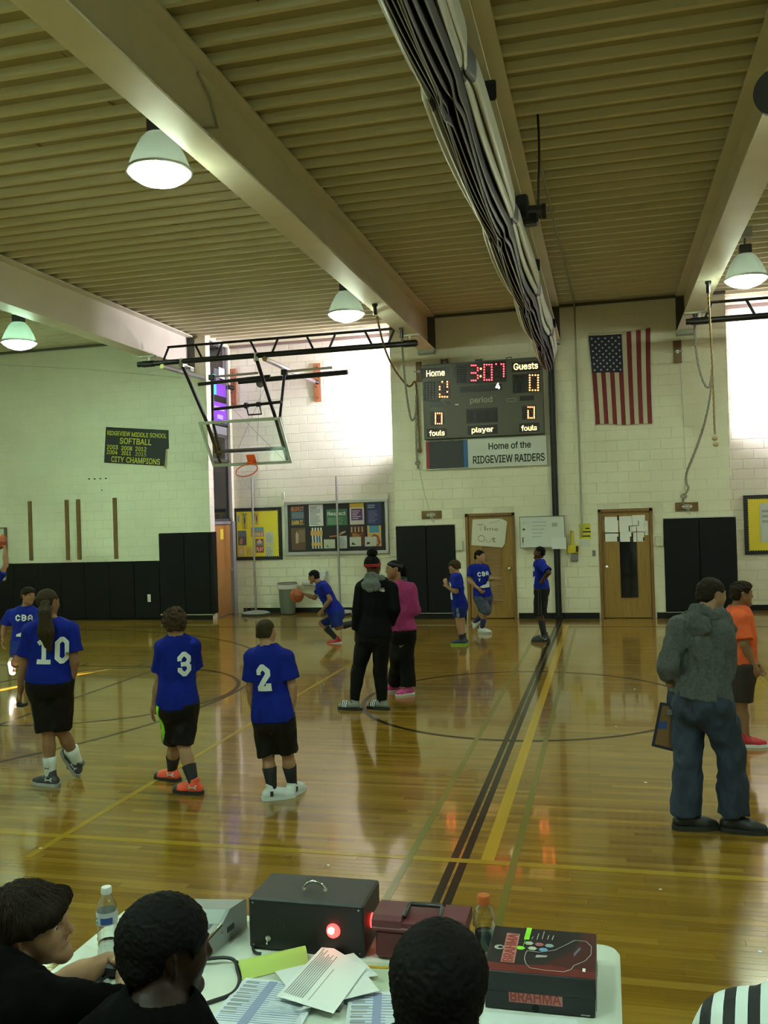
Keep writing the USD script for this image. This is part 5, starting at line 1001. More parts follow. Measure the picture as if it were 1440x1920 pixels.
UA = union_all([LineString([(-.03, .02), (-.022, .006), (-.03, -.012)]).buffer(.005, cap_style=2), LineString([(.03, .02), (.022, .006), (.03, -.012)]).buffer(.005, cap_style=2), LineString([(-.024, .004), (.024, .004)]).buffer(.0045)])
SWOOSH = Polygon([(-.03, -.003), (-.018, -.018), (.0, -.012), (.05, .016), (.0, -.004), (-.014, -.007), (-.022, .008)])
TF = 0
def person(name, label, y0, J, face, head, hh, skin, shirt=None, bottom=None, feet=None, hair=None, res=.0095, build=1., hands=None, extra=None, limb=1., fl=.235, at=None, group=None):
    """J: joints as (px, py, dy): seen there, at depth y0 + dy; 'al'/'ar' are ankles."""
    g = {k: (P(v[0], v[1], y=y0+v[2]) if abs(v[0])+abs(v[1]) > 12 else A(v, float)) for k, v in J.items()}
    for k in ('al', 'ar'):
        if k in g and feet and feet.get('plant', 'lr').find(k[1]) >= 0: g[k][2] = .082*fl/.25+.001
    base = (g['al']+g['ar'])/2 if 'al' in g else g['hip'].copy(); base[2] = 0
    t = X(name, label, 'person', base, group); s = hh/.21*limb; fr = head2d(face); hip, neck = g['hip'], g['neck']; sp = neck-hip; L = np.linalg.norm(sp); spn = sp/L
    fr = fr-spn*(fr@spn); fr /= np.linalg.norm(fr); rt = np.cross(fr, spn); RT = np.stack([rt, fr, spn], 1); hw = .085*s*build
    for k, sd in (('hl', -1), ('hr', 1)): g.setdefault(k, hip+rt*sd*hw-spn*.035*s)
    sw = np.linalg.norm(g['sl']-g['sr'])/2; sw = min(max(sw, .15*s), .215*s); HR = headR(*head); HC = g['head']; g['sc'] = hip+spn*L*.72
    pts = A(list(g.values())); lo, hi = pts.min(0)-.28, pts.max(0)+.30; lo[2] = max(lo[2]-.0, -.06)
    F = Field(lo, hi, res)
    def torso(F, inf=0., belly=1.):
        F.ell(hip+spn*L*.70+fr*.005, RT, (sw*.86*build+inf, .098*s*build+inf, L*.34+inf), .05)
        F.ell(hip+spn*L*.34+fr*.012*belly, RT, (.135*s*build*belly+inf, .096*s*build*belly+inf, L*.34+inf), .06)
        F.ell(hip-spn*.02*s-fr*.012, RT, (.15*s*build+inf, .108*s*build+inf, .13*s+inf), .06)
        for k in ('sl', 'sr'): F.cone(hip+spn*L*.90, g[k], .06*s+inf*.8, .048*s+inf*.8, .05)
    torso(F)
    F.cone(neck-spn*.03, HC-HR[:, 2]*.18*hh-HR[:, 1]*.10*hh, .058*s, .052*s, .03)
    put_head(F, HC, HR, hh)
    for S in 'lr':
        F.cone(g['s'+S], g['e'+S], .045*s, .036*s, .03); F.cone(g['e'+S], g['e'+S]*.45+g['w'+S]*.55, .037*s, .035*s, .02); F.cone(g['e'+S]*.6+g['w'+S]*.4, g['w'+S], .036*s, .024*s, .02)
        if 'k'+S in g:
            F.cone(g['h'+S], g['k'+S], .083*s*build, .052*s, .04); F.cone(g['k'+S], g['k'+S]*.6+g['a'+S]*.4, .050*s, .049*s, .02); F.cone(g['k'+S]*.65+g['a'+S]*.35, g['a'+S], .050*s, .031*s, .02)
            if not feet: pass
            else: F.cone(g['a'+S], g['a'+S]+head2d(feet[S][0])*.10-A([0, 0, .045]), .03*s, .024*s, .02)
        hd = (hands or {}).get(S, {}); dv = hd.get('dir'); dv = g['w'+S]-g['e'+S] if dv is None else A(dv, float); pm = hd.get('palm'); pm = (-rt if S == 'r' else rt) if pm is None else A(pm, float)
        for a, b, ra, rb in hand_prims(g['w'+S], dv, pm, 1.0*hh/.215, hd.get('curl', .45), hd.get('side', 1)): F.cone(a, b, ra, rb, .006)
    bm = F.mesh(); body = M('body', bm, SKINS[skin], t, True)
    # face
    q = lambda *p: hp(HC, HR, hh, p)
    for sd in (-1, 1):
        e = trimesh.creation.icosphere(2, .05*hh); e.apply_translation(q(sd*.135, .30, .045)); pe = M('eye', e, EYEW, body, True); e = trimesh.creation.icosphere(1, .027*hh); e.apply_translation(q(sd*.135, .328, .042)); M('iris', e, IRIS, pe, True)
        M('eyebrow', tube([q(sd*.06, .388, .135), q(sd*.14, .378, .165), q(sd*.22, .315, .145)], [.013*hh, .016*hh, .008*hh], 6), HAIR[hair['col']] if hair else IRIS, body, True)
    M('lips', [tube([q(-.10, .335, -.215), q(-.04, .385, -.200), q(0, .388, -.207), q(.04, .385, -.200), q(.10, .335, -.215)], [.008*hh, .02*hh, .017*hh, .02*hh, .008*hh], 6), tube([q(-.09, .338, -.225), q(0, .383, -.245), q(.09, .338, -.225)], [.01*hh, .024*hh, .01*hh], 6)], LIPS[skin], body, True)
    # hair
    if hair:
        hk = hair.get('kind', 'short'); th = hair.get('thick', .035); hres = hair.get('res', res*.8); HF = Field(HC-hh*.95, HC+hh*.95, hres)
        HF.ell(q(0, -.07, .16), HR, A([.335+th, .41+th, .36+th])*hh, .01)
        if hk in ('short', 'curly', 'afro', 'bowl', 'spiky'): HF.cone(q(-.16, -.32, -.10), q(.16, -.32, -.10), (.12+th*.5)*hh, (.12+th*.5)*hh, .03)
        if hk == 'bowl':
            for sd in (-1, 1): HF.cone(q(sd*.28, .10, .22), q(sd*.32, -.12, -.06), .10*hh, .085*hh, .03)
            HF.cone(q(-.20, .34, .24), q(.2, .34, .24), .10*hh, .10*hh, .04); HF.cone(q(-.22, -.30, -.18), q(.22, -.30, -.18), .15*hh, .15*hh, .03)
        if hk == 'curly': HF.ell(q(0, .10, .36), HR, A([.34, .3, .2])*hh, .03)
        hl = hair.get('line', .20); fw = hair.get('front', .30)
        HF.clip(q(0, fw, hl), HR[:, 1]*.80-HR[:, 2]*.60) if hk != 'bowl' else HF.clip_local(q(0, .30, .13), HR[:, 1]*.3-HR[:, 2]*.95, q(0, .48, -.1), .50*hh)
        HF.clip(q(0, -.2, hair.get('nape', -.22)), -HR[:, 2]-HR[:, 1]*.15)
        for sd in (-1, 1):
            if hk != 'bowl' or hair.get('ears'): HF.ell(q(sd*.37, .02, hair.get('earz', -.04)), HR, A([.16, .17, .20])*hh, 0, 's')
        if hair.get('amp'): HF.wrinkle(hair['amp'], hair.get('freq', 60), 5, hair.get('st', (1, 1, 1)))
        hpth = M('hair', HF.mesh(), HAIR[hair['col']], t, True)
        if hair.get('strands'):
            r_ = np.random.default_rng(8); PT = []; CT = []; WD = []
            for _ in range(hair['strands']):
                az = r_.uniform(0, 2*math.pi); st = r_.uniform(0, 1.0); ln_ = r_.uniform(.5, .9); dirs = []
                for u in np.linspace(st, min(st+ln_, 1.75), 9):
                    dl = A([math.sin(u)*math.sin(az+.25*u), math.sin(u)*math.cos(az+.25*u)-.35*(1-u/1.7), math.cos(u)+.12]); dirs.append(dl/np.linalg.norm(dl))
                pts_ = []
                for dl in dirs:
                    dw = HR@dl; c0 = q(0, -.07, .14); t_ = .30*hh
                    ts = np.linspace(.15*hh, .75*hh, 60); sd_ = HF.sample(c0+dw*ts[:, None]); k_ = np.nonzero(sd_ < 0)[0]
                    if len(k_) == 0: pts_ = []; break
                    pts_.append(c0+dw*(ts[k_[-1]]+.0015+.0025*r_.random()))
                if len(pts_) < 5: continue
                if max(np.linalg.norm(np.diff(A(pts_), axis=0), axis=1)) > .05: continue
                PT += list(A(pts_)-OFF[t]); CT.append(len(pts_)); WD += list(np.linspace(.0026, .0012, len(pts_)))
            cv = UsdGeom.BasisCurves.Define(stage, numbered(hpth+'/hair_strands')); cv.CreateTypeAttr('linear'); cv.CreatePointsAttr(Vt.Vec3fArray.FromNumpy(A(PT).astype(np.float32))); cv.CreateCurveVertexCountsAttr(Vt.IntArray.FromNumpy(A(CT).astype(np.int32))); cv.CreateWidthsAttr(Vt.FloatArray.FromNumpy(A(WD).astype(np.float32))); cv.SetWidthsInterpolation('vertex')
            UsdShade.MaterialBindingAPI.Apply(cv.GetPrim()).Bind(HAIR[hair['col']]); tag(cv.GetPrim(), kind='stuff')
        if hk == 'bun':
            Bf = Field(q(0, -.2, .75)-hh*.6, q(0, -.2, .75)+hh*.6, res*.8); Bf.ell(q(.02, -.12, .70), HR, A([.27, .27, .24])*hh, .02); Bf.wrinkle(.016, 38, 2); M('bun', Bf.mesh(), HAIR[hair['col']], hpth, True)
        if hk == 'pony':
            pts = [P(a, b, y=y0+c) for a, b, c in hair['tail']]; rr = hair['tr']; Bf = Field(A(pts).min(0)-.12, A(pts).max(0)+.12, res*.8)
            for a, b, ra, rb in zip(pts[:-1], pts[1:], rr[:-1], rr[1:]): Bf.cone(a, b, ra, rb, .02)
            Bf.wrinkle(.014, 30, 4, (2.2, 2.2, .35)); M('ponytail', Bf.mesh(), HAIR[hair['col']], hpth, True)
            M('hair_tie', lathe([(.03*hh/.2, -.012), (.036*hh/.2, 0), (.03*hh/.2, .012)], pts[0], 14, pts[1]-pts[0]), BLACKM, hpth)
        if hair.get('band'):
            bmn = mat('headband_'+hair['band'][0], hair['band'][1], .7); z = hair.get('bandz', .10); BF = Field(HC-hh*.8, HC+hh*.8, res*.7); BF.ell(q(0, -.06, .15), HR, A([.335+th*1.5+.012, .41+th*1.5+.012, .36+th*1.5])*hh, .0); tl = HR[:, 2]+HR[:, 1]*hair.get('bandt', -.25); tl /= np.linalg.norm(tl); BF.clip(q(0, -.06, z+.085), tl); BF.clip(q(0, -.06, z-.085), -tl); M('headband', BF.mesh(), bmn, t, True)
    out = dict(path=t, g=g, RT=RT, spn=spn, fr=fr, rt=rt, L=L, s=s, HC=HC, HR=HR, hip=hip, neck=neck)
    # shirt
    if shirt:
        inf = shirt.get('inf', .016); SF = Field(lo, hi, res); torso(SF, inf, shirt.get('belly', 1.)); hem = shirt.get('hem', .10)*s
        SF.cone(hip+spn*.05, hip-spn*hem, .13*s*build+inf, .135*s*build+inf*1.2, .05, flat=(fr, 1.30))
        fr_ = shirt.get('sleeve', .62)
        for S in 'lr':
            a, b, c = g['s'+S], g['e'+S], g['w'+S]; AF = Field(lo, hi, res)
            if fr_ <= 1:
                e = a+(b-a)*fr_; AF.cone(a, e+(b-a)*.1, .053*s+inf*.6, .062*s+inf*.7, .0); AF.clip(e, b-a)
            else:
                e = b+(c-b)*(fr_-1); AF.cone(a, b, .050*s+inf*.9, .046*s+inf*.8, .0); AF.cone(b, e+(c-b)*.05, .046*s+inf*.8, .036*s+inf*.8, .012)
                AF.clip_local(e, c-b, e+(c-b)/np.linalg.norm(c-b)*.09*s, .16*s)
            SF.put((slice(None),)*3, AF.d, .022)
        SF.wrinkle(shirt.get('wr', .014), shirt.get('wf', 9), int(abs(hip[0])*100) % 50, (1, 1, .6)); SF.wrinkle(shirt.get('fold', .008), 24, int(abs(hip[0])*77) % 50, (1.2, 1.2, .38))
        SF.clip(hip-spn*hem, -spn)
        SF.cone(neck-spn*.005, neck+spn*.2, .068*s, .06*s, 0, 's')
        sp_ = M(shirt.get('name', 't_shirt'), SF.mesh(), shirt['m'], t, True); out['SF'] = SF; out['shirt'] = sp_
        if shirt.get('collar'):
            cm_ = shirt['collar']; c0 = neck+spn*.012-fr*.005; M('collar', tube([c0+.062*s*(math.cos(a)*rt*1.05+math.sin(a)*fr)-spn*.022*math.sin(a)*s for a in np.linspace(0, 6.283, 25)[:-1]], .010*s, 7, closed=True), cm_, sp_, True)
        if shirt.get('hood'):
            Hf = Field(neck-.3, neck+.3, res)
            for a in np.linspace(0, 2*math.pi, 15): 
                c0 = neck+(.083*s)*(math.cos(a)*rt*1.12+math.sin(a)*fr*.85)-fr*.018+spn*(-.002-.03*math.sin(a)-.010*math.cos(2*a)); Hf.cone(c0-spn*.008, c0+spn*.014, .028*s, .022*s, .02)
            Hf.ell(neck-fr*.105*s-spn*.065*s, RT, (.118*s, .040*s, .075*s), .03); Hf.cone(neck-fr*.085*s-spn*.14*s, neck-fr*.09*s-spn*.05*s, .03*s, .05*s, .03); Hf.cone(neck-spn*.02, neck+spn*.25, .060*s, .064*s, 0, 's'); Hf.wrinkle(.022, 20, 9); M('hood', Hf.mesh(), shirt['hood'], sp_, True)
        if shirt.get('rib'):
            for S in 'lr':
                b, c = g['e'+S], g['w'+S]; e = b+(c-b)*(fr_-1) if fr_ > 1 else g['s'+S]+(b-g['s'+S])*fr_; dv = (c-b)/np.linalg.norm(c-b); M('cuff', lathe([(.030*s, -.035), (.044*s, -.03), (.045*s, .015), (.034*s, .02)], e, 18, dv), shirt['rib'], sp_, True)
    # shorts or trousers
    if bottom and 'kl' in g:
        BFd = Field(lo, hi, res); w = bottom.get('w', 1.); inf = bottom.get('inf', .02); BFd.ell(hip-spn*.02*s-fr*.01, RT, (.152*s*build+inf, .112*s*build+inf, .16*s), .05); BFd.ell(hip-spn*.09*s, RT, (.145*s*build+inf, .10*s*build+inf, .10*s), .05)
        for S in 'lr':
            h_, k_, a_ = g['h'+S], g['k'+S], g['a'+S]; ln = bottom['len']; LF = Field(lo, hi, res)
            if ln <= 1.25:
                e = h_+(k_-h_)*min(ln, 1) if ln <= 1 else k_+(a_-k_)*(ln-1); LF.cone(h_, k_ if ln > 1 else e+(k_-h_)*.08, .098*s*build*w, .088*s*w, .0)
                if ln > 1: LF.cone(k_, e+(a_-k_)*.1, .088*s*w, .088*s*w, .02)
                dv = (k_-h_) if ln <= 1 else (a_-k_)
            else:
                e = k_+(a_-k_)*(ln-1); LF.cone(h_, k_, .098*s*build*w, .072*s*w, .04); LF.cone(k_, e+(a_-k_)*.04, .072*s*w, bottom.get('ankle', .06)*s*w, .03); dv = a_-k_
            dv = dv/np.linalg.norm(dv)
            if ln <= 1.25: LF.clip_local(e, dv, e+dv*.12*s, .24*s)
            else: LF.clip_local(e, dv, e+dv*.10*s, .17*s)
            BFd.put((slice(None),)*3, LF.d, .026)
        BFd.wrinkle(bottom.get('wr', .016), bottom.get('wf', 9), 17, (1, 1, .7)); BFd.wrinkle(bottom.get('fold', .009), 24, 23, (1.2, 1.2, .45))
        BFd.clip(hip+spn*bottom.get('top', .10)*s, spn)
        bp_ = M(bottom.get('name', 'shorts'), BFd.mesh(), bottom['m'], t, True); out['BF'] = BFd; out['bottom'] = bp_
    if feet:
        for S in 'lr':
            a_ = g['a'+S]; k_ = g['k'+S]; fd = feet[S]; sock = feet.get('sock')
            if sock:
                sm, sl_ = sock[0], sock[1]; dv = k_-a_; dv /= np.linalg.norm(dv); n = np.linalg.norm(k_-a_); rr = [.036*s, .038*s, .047*s, .056*s]; zz = [-.03, .02, sl_*.6, sl_]
                m = tube([a_+dv*z for z in zz], [r+.0035 for r in rr], 16); sp_ = M('sock', m, sm, t, True)
                if len(sock) > 2: decal_o = a_+dv*sl_*.45; M('sock_mark', extrude(affinity.scale(UA, .55, .55, origin=(0, 0)), .002, np.stack([A([1., 0, 0]), A([0, 0, 1.]), A([0, -1., 0])], 1), decal_o+A([0, -.046*s, 0])), sock[2], sp_)
            if feet.get('style', 'shoe') == 'shoe': shoe(t, a_, head2d(fd[0]), fl, feet['m'], feet['sole'], feet.get('toe'), fd[1] if len(fd) > 1 else 0., feet.get('logo'), feet.get('low', False))
            elif feet['style'] == 'slide':
                f = head2d(fd[0]); r = np.cross(f, A([0, 0, 1.])); gq = A([a_[0], a_[1], 0.]); ou = union_all([Point(-.055, 0).buffer(.04), Point(.1, 0).buffer(.048), Point(.165, 0).buffer(.036)]).convex_hull
                sp_ = M('slide_sole', extrude(ou, .03, np.stack([f, -r, A([0, 0, 1.])], 1), gq+A([0, 0, .001])), feet['m'], t)
                Ff = Field(gq-.25, gq+A([.25, .25, .2]), .007); Ff.cone(gq+A([0, 0, .06])-f*.03, gq+f*.10+A([0, 0, .052]), .038, .04, .02); Ff.cone(gq+f*.10+A([0, 0, .05]), gq+f*.155+A([0, 0, .045]), .038, .026, .02); Ff.cone(gq+A([0, 0, .07])-f*.02, a_+A([0, 0, .03]), .036, .036, .02); Ff.clip(gq+A([0, 0, .03]), -A([0, 0, 1.])); M('grey_sock', Ff.mesh(), feet['sockm'], t, True)
                n = 11; V = [gq+f*(.065+.075*j)+r*.052*math.cos(th)+A([0, 0, .028+.072*math.sin(th)]) for th in np.linspace(0, math.pi, n) for j in (0, 1)]; M('strap', trimesh.Trimesh(A(V), A([x for i in range(n-1) for x in ([2*i, 2*i+1, 2*i+3], [2*i, 2*i+3, 2*i+2])]), process=False), feet['m'], sp_, True)
                for b in range(3):
                    V = [gq+f*(.073+.022*b+.011*j)+r*.0535*math.cos(th)+A([0, 0, .028+.0745*math.sin(th)]) for th in np.linspace(.15, math.pi-.15, n) for j in (0, 1)]; M('white_stripe', trimesh.Trimesh(A(V), A([x for i in range(n-1) for x in ([2*i, 2*i+1, 2*i+3], [2*i, 2*i+3, 2*i+2])]), process=False), feet['stripe'], sp_, True)
    return out
# ================================================================ the people
BLUE = mat('royal_blue_cotton', (.0045, .014, .215), .8, spec=.15, noise=(12, .12)); BLUE2 = mat('royal_blue_shorts', (.006, .02, .15), .7, spec=.2, noise=(12, .12)); BLKS = mat('black_shorts', (.004, .004, .0045), .6, spec=.25, noise=(10, .2)); JERSEY = mat('white_print', (.62, .68, .66), .6)
BLKSOCK = mat('black_sock', (.012, .012, .014), .8); WSOCK = mat('white_sock', (.60, .64, .60), .8); NAVYSOCK = mat('navy_sock', (.02, .03, .10), .8); BLKSHOE = mat('black_shoe', (.015, .016, .018), .5); WSHOE = mat('white_shoe', (.58, .62, .62), .45); GREYSHOE = mat('dark_grey_shoe', (.045, .05, .055), .5)
NEON = mat('neon_orange_shoe', (.85, .10, .045), .5); REDSHOE = mat('red_shoe', (.45, .02, .03), .45); GSOLE = mat('grey_sole', (.35, .36, .36), .6); LIME = mat('lime_stripe', (.25, .75, .02), .5); BSOLE = mat('black_sole', (.02, .02, .02), .6)
def back_number(o, s, h, w, t, gap, u=.0, v=.52, mt=None):
    for i, ch in enumerate(s): decal(o['SF'], affinity.translate(digit_poly(ch, w, h, t), i*(w+gap)-(len(s)*(w+gap)-gap)/2, -h/2), o['hip']+o['spn']*o['L']*v+o['rt']*u, o['rt'], o['spn'], -o['fr'], mt or JERSEY, o['shirt'], 'number')
def front_print(o, u=0., extra7=False):
    C0 = o['hip']+o['spn']*o['L']*.60-o['rt']*u
    for i, ch in enumerate('CBA'): decal(o['SF'], affinity.translate(digit_poly(ch, .062, .085, .019), .076*i-.107, 0), C0, -o['rt'], o['spn'], o['fr'], JERSEY, o['shirt'], 'letter')
    sw_ = Polygon([(-.10, -.20), (.10, -.20), (.115, -.06), (.05, -.10), (.02, -.14), (-.04, -.15), (-.09, -.17)]); decal(o['SF'], sw_, C0, -o['rt'], o['spn'], o['fr'], JERSEY, o['shirt'], 'team_emblem')
    if extra7: decal(o['SF'], affinity.translate(digit_poly('7', .04, .055, .013), -.11, -.085), C0, -o['rt'], o['spn'], o['fr'], JERSEY, o['shirt'], 'number')
# --- number 10
y0 = 6.42
o = person('person', 'girl with long brown ponytail in blue shirt number 10, walking left', y0, dict(hip=(93, 1268, 0), neck=(95, 1163, 0), head=(90, 1131, .0), sl=(59, 1184, -.05), sr=(131, 1181, .05), el=(46, 1246, -.02), wl=(38, 1296, .02), er=(140, 1240, .06), wr=(127, 1297, .12), kl=(90, 1368, .02), al=(95, 1455, 0), kr=(114, 1366, .10), ar=(146, 1430, .26)),
           112, (84, 4, 0), .215, 'tan', shirt=dict(m=BLUE, inf=.024, hem=.04, sleeve=.70), bottom=dict(m=BLKS, len=1.0, w=1.02, top=-.02), hair=dict(kind='pony', col='mid', thick=.03, line=.12, front=.33, nape=-.30, tail=[(85, 1133, -.12), (84, 1150, -.17), (86, 1185, -.17), (92, 1218, -.14)], tr=[.036, .044, .062, .022], amp=.006, freq=60),
           feet=dict(l=(172,), r=(168, -.85), plant='l', m=GREYSHOE, sole=GSOLE, sock=(WSOCK, .15, BLKSOCK), logo=(WSHOE, UA)), hands=dict(l=dict(curl=.9), r=dict(curl=.5)), fl=.25, build=1.02)
back_number(o, '10', .215, .105, .036, .03, u=.045, v=.50)
a, b = o['g']['hl'], o['g']['kl']; ax_ = (b-a); u_ = -ax_/np.linalg.norm(ax_); nl = -o['rt']*.9-o['fr']*.45; nl -= u_*(nl@u_); nl /= np.linalg.norm(nl)
decal(o['BF'], sbox(-.012, -.23, .022, .24), (a+b)/2, np.cross(u_, nl), u_, nl, mat('grey_side_stripe', (.10, .11, .11), .5), o['bottom'], 'side_stripe'); decal(o['BF'], sbox(-.004, -.2, .003, .02), (a+b)/2, np.cross(u_, nl), u_, nl, mat('side_print', (.3, .32, .32), .5), o['bottom'], 'side_print', .005)
hd = o['g']['wl']; t = X('phone', 'small black phone in the left hand of the ponytail girl', 'phone', hd); M('case', rbox(hd+A([-.005, -.055, -.12]), hd+A([.06, .015, -.09]), .006), BLKSHOE, t); M('screen', bx(hd+A([.0, -.05, -.0895]), hd+A([.055, .01, -.0885])), DARKGLASS, t)
# --- number 3
y0 = 6.5
o = person('person', 'curly haired boy in blue shirt number 3, lime stripe on black shorts', y0, dict(hip=(334, 1312, 0), neck=(330, 1196, 0), head=(327, 1169, .0), sl=(304, 1214, -.05), sr=(360, 1211, .06), el=(300, 1270, .0), wl=(289, 1318, .03), er=(364, 1262, .15), wr=(352, 1300, .30), kl=(326, 1392, .10), al=(323, 1450, .2), kr=(344, 1396, .0), ar=(363, 1470, -.1)),
           118, (125, 2, 0), .20, 'fair', shirt=dict(m=BLUE, inf=.024, hem=.065, sleeve=.78), bottom=dict(m=BLKS, len=1.0, w=1.02, top=-.02), hair=dict(kind='curly', col='brown', thick=.14, line=.10, front=.34, amp=.030, freq=55, nape=-.30),
           feet=dict(l=(168,), r=(176,), m=NEON, sole=BSOLE, toe=GREYSHOE, sock=(BLKSOCK, .14), logo=(WSHOE, UA)), hands=dict(l=dict(curl=.4)), fl=.245, build=.95)
back_number(o, '3', .19, .105, .034, .0, u=.055, v=.60)
a, b = o['g']['hl'], o['g']['kl']; ax_ = (b-a); u_ = -ax_/np.linalg.norm(ax_); nl = -o['rt']*.8-o['fr']*.6; nl -= u_*(nl@u_); nl /= np.linalg.norm(nl)
decal(o['BF'], Polygon([(-.022, .24), (.012, .24), (.03, -.02), (.012, -.07), (-.022, -.14)]), (a+b)/2, np.cross(u_, nl), u_, nl, LIME, o['bottom'], 'lime_stripe')
# --- number 2
y0 = 6.35
o = person('person', 'short haired boy in blue shirt number 2 seen from behind, white shoes', y0, dict(hip=(512, 1335, 0), neck=(502, 1216, 0), head=(499, 1186, .03), sl=(474, 1234, 0), sr=(536, 1234, 0), el=(470, 1290, .02), wl=(477, 1335, .10), er=(548, 1288, .0), wr=(547, 1332, .02), kl=(502, 1415, .02), al=(510, 1472, .0), kr=(538, 1408, .05), ar=(548, 1468, .12)),
           82, (88, 3, 4), .195, 'fair', shirt=dict(m=BLUE, inf=.026, hem=.065, sleeve=.74), bottom=dict(m=BLKS, len=1.02, w=1.0, top=-.03), hair=dict(kind='short', col='mid', thick=.018, line=.2, front=.30, amp=.002, freq=120, nape=-.20),
           feet=dict(l=(30,), r=(80,), m=WSHOE, sole=WSHOE, sock=(BLKSOCK, .16), logo=(BLKSHOE, Polygon([(-.012, -.02), (.012, -.02), (.012, .02), (-.012, .02)]))), hands=dict(l=dict(curl=.5), r=dict(curl=.35)), fl=.24, build=1.0)
back_number(o, '2', .20, .115, .040, .0, u=.005, v=.58)
# --- curly kid at left with the sunlit red shoes
y0 = 10.3
o = person('person', 'dark haired child in blue lettered shirt turning right, red sunlit shoes', y0, dict(hip=(47, 1196, 0), neck=(48, 1140, 0), head=(53, 1118, -.02), sl=(70, 1152, .02), sr=(20, 1152, -.02), el=(82, 1178, -.05), wl=(80, 1200, -.12), er=(8, 1176, -.02), wr=(6, 1196, -.06), kl=(54, 1240, -.08), al=(49, 1278, .06), kr=(34, 1236, -.12), ar=(24, 1250, .08)),
           -62, (-22, 4, 0), .205, 'tan', shirt=dict(m=BLUE, inf=.024, hem=.09, sleeve=.75), bottom=dict(m=BLUE2, len=.8, w=1.1, top=-.03), hair=dict(kind='curly', col='dark', thick=.07, line=.24, front=.33, amp=.02, freq=40, nape=-.28),
           feet=dict(l=(-30,), r=(-60, -1.15), plant='l', m=REDSHOE, sole=WSHOE, sock=(BLKSOCK, .2)), fl=.235)
front_print(o)
# --- child at the very left edge with raised ball
y0 = 11.6
o = person('person', 'child mostly outside the left edge, arm raised with a ball', y0, dict(hip=(-26, 1170, 0), neck=(-28, 1080, 0), head=(-30, 1056, 0), sl=(-52, 1092, 0), sr=(-4, 1086, 0), el=(-64, 1130, -.05), wl=(-50, 1150, -.2), er=(11, 1060, .0), wr=(9, 1028, .0), kl=(-38, 1230, -.05), al=(-40, 1280, .05), kr=(-16, 1230, -.08), ar=(-14, 1284, -.0)),
           150, (120, -15, 0), .205, 'fair', shirt=dict(m=BLUE, inf=.022, hem=.09, sleeve=.55), bottom=dict(m=BLKS, len=1.0, w=1.1, top=-.03), hair=dict(kind='short', col='brown', thick=.03, line=.2), feet=dict(l=(150,), r=(140,), m=WSHOE, sole=WSHOE, sock=(WSOCK, .12)), hands=dict(r=dict(curl=.3, dir=(-.25, 0, 1), palm=(-1, -.1, .2))), fl=.24)
BALLM = mat('basketball_leather', (.36, .085, .03), .5, bump=(300, .0006)); SEAM = mat('ball_seam', (.015, .012, .01), .6)
def ball(c, r, label):
    t = X('basketball', label, 'basketball', c); s = trimesh.creation.icosphere(3, r); s.apply_translation(c); M('leather', s, BALLM, t, True)
    for n in ((1, 0, .2), (0, 1, .1), (.2, .1, 1)): a, b, _ = frame(n); M('seam', tube([c+r*.996*(math.cos(q)*a+math.sin(q)*b) for q in np.linspace(0, 6.283, 37)[:-1]], .0035, 5, closed=True), SEAM, t, True)
c = P(-2, 1015, y=y0); ball(c+A([0, 0, 0]), .118, 'orange basketball raised in a hand at the left edge')
# --- dribbling boy
y0 = 14.52
o = person('person', 'boy in blue sprinting left while dribbling a basketball', y0, dict(hip=(628, 1146, 0), neck=(601, 1094, 0), head=(588, 1082, -.02), sl=(608, 1101, -.16), sr=(603, 1102, .15), el=(619, 1124, -.20), wl=(605, 1143, -.20), er=(590, 1121, .14), wr=(572, 1114, .06), kr=(603, 1168, .05), ar=(631, 1198, .0), kl=(633, 1176, -.10), al=(672, 1166, -.02)),
           182, (186, 12, 0), .21, 'tan', shirt=dict(m=BLUE, inf=.024, hem=.06, sleeve=.62), bottom=dict(m=BLUE2, len=.95, w=1.15, top=-.03), hair=dict(kind='short', col='black', thick=.05, line=.24, front=.3, amp=.008, freq=60),
           feet=dict(r=(185, .12), l=(200, -1.4), plant='', m=REDSHOE, sole=WSHOE, sock=(BLKSOCK, .26)), hands=dict(r=dict(curl=.15, palm=(0, 0, -1), side=-1), l=dict(curl=.6)), fl=.245)
g_ = o['g']; front_print(o)
ball(P(556.5, 1116.5, y=y0+.05), .12, 'orange basketball just ahead of the sprinting boy')
# --- coach in black
y0 = 9.45; BLKJ = mat('black_fleece', (.003, .003, .004), .9, spec=.15, noise=(10, .2)); GREYHOOD = mat('grey_marl', (.10, .115, .11), .9, noise=(90, .25)); BLKP = mat('black_track_fabric', (.003, .003, .0035), .7, spec=.2, noise=(8, .2))
o = person('person', 'woman in black jacket and joggers with hair bun and red headband, back turned', y0, dict(hip=(703, 1182, 0), neck=(704, 1084, 0), head=(699, 1062, .0), sl=(679, 1103, -.02), sr=(733, 1104, .02), el=(672, 1145, -.03), wl=(669, 1183, .0), er=(739, 1142, -.02), wr=(730, 1170, .10), kl=(671, 1258, .02), al=(664, 1318, .0), kr=(713, 1256, .03), ar=(717, 1315, .05)),
           78, (70, 6, 0), .215, 'brown', shirt=dict(m=BLKJ, inf=.030, hem=.06, sleeve=1.95, name='jacket', hood=GREYHOOD), bottom=dict(m=BLKP, len=1.93, w=1.05, top=-.02, ankle=.052, name='joggers'), hair=dict(kind='bun', col='black', thick=.05, line=.2, front=.3, nape=-.12, amp=.01, freq=50, band=('red', (.30, .012, .016)), bandz=.06, bandt=-.12),
           feet=dict(l=(172,), r=(163,), style='slide', m=BLKSHOE, stripe=WSHOE, sockm=mat('grey_sock', (.22, .23, .22), .8), sole=BSOLE), hands=dict(l=dict(curl=.7), r=dict(curl=.5)), fl=.25, build=1.08)
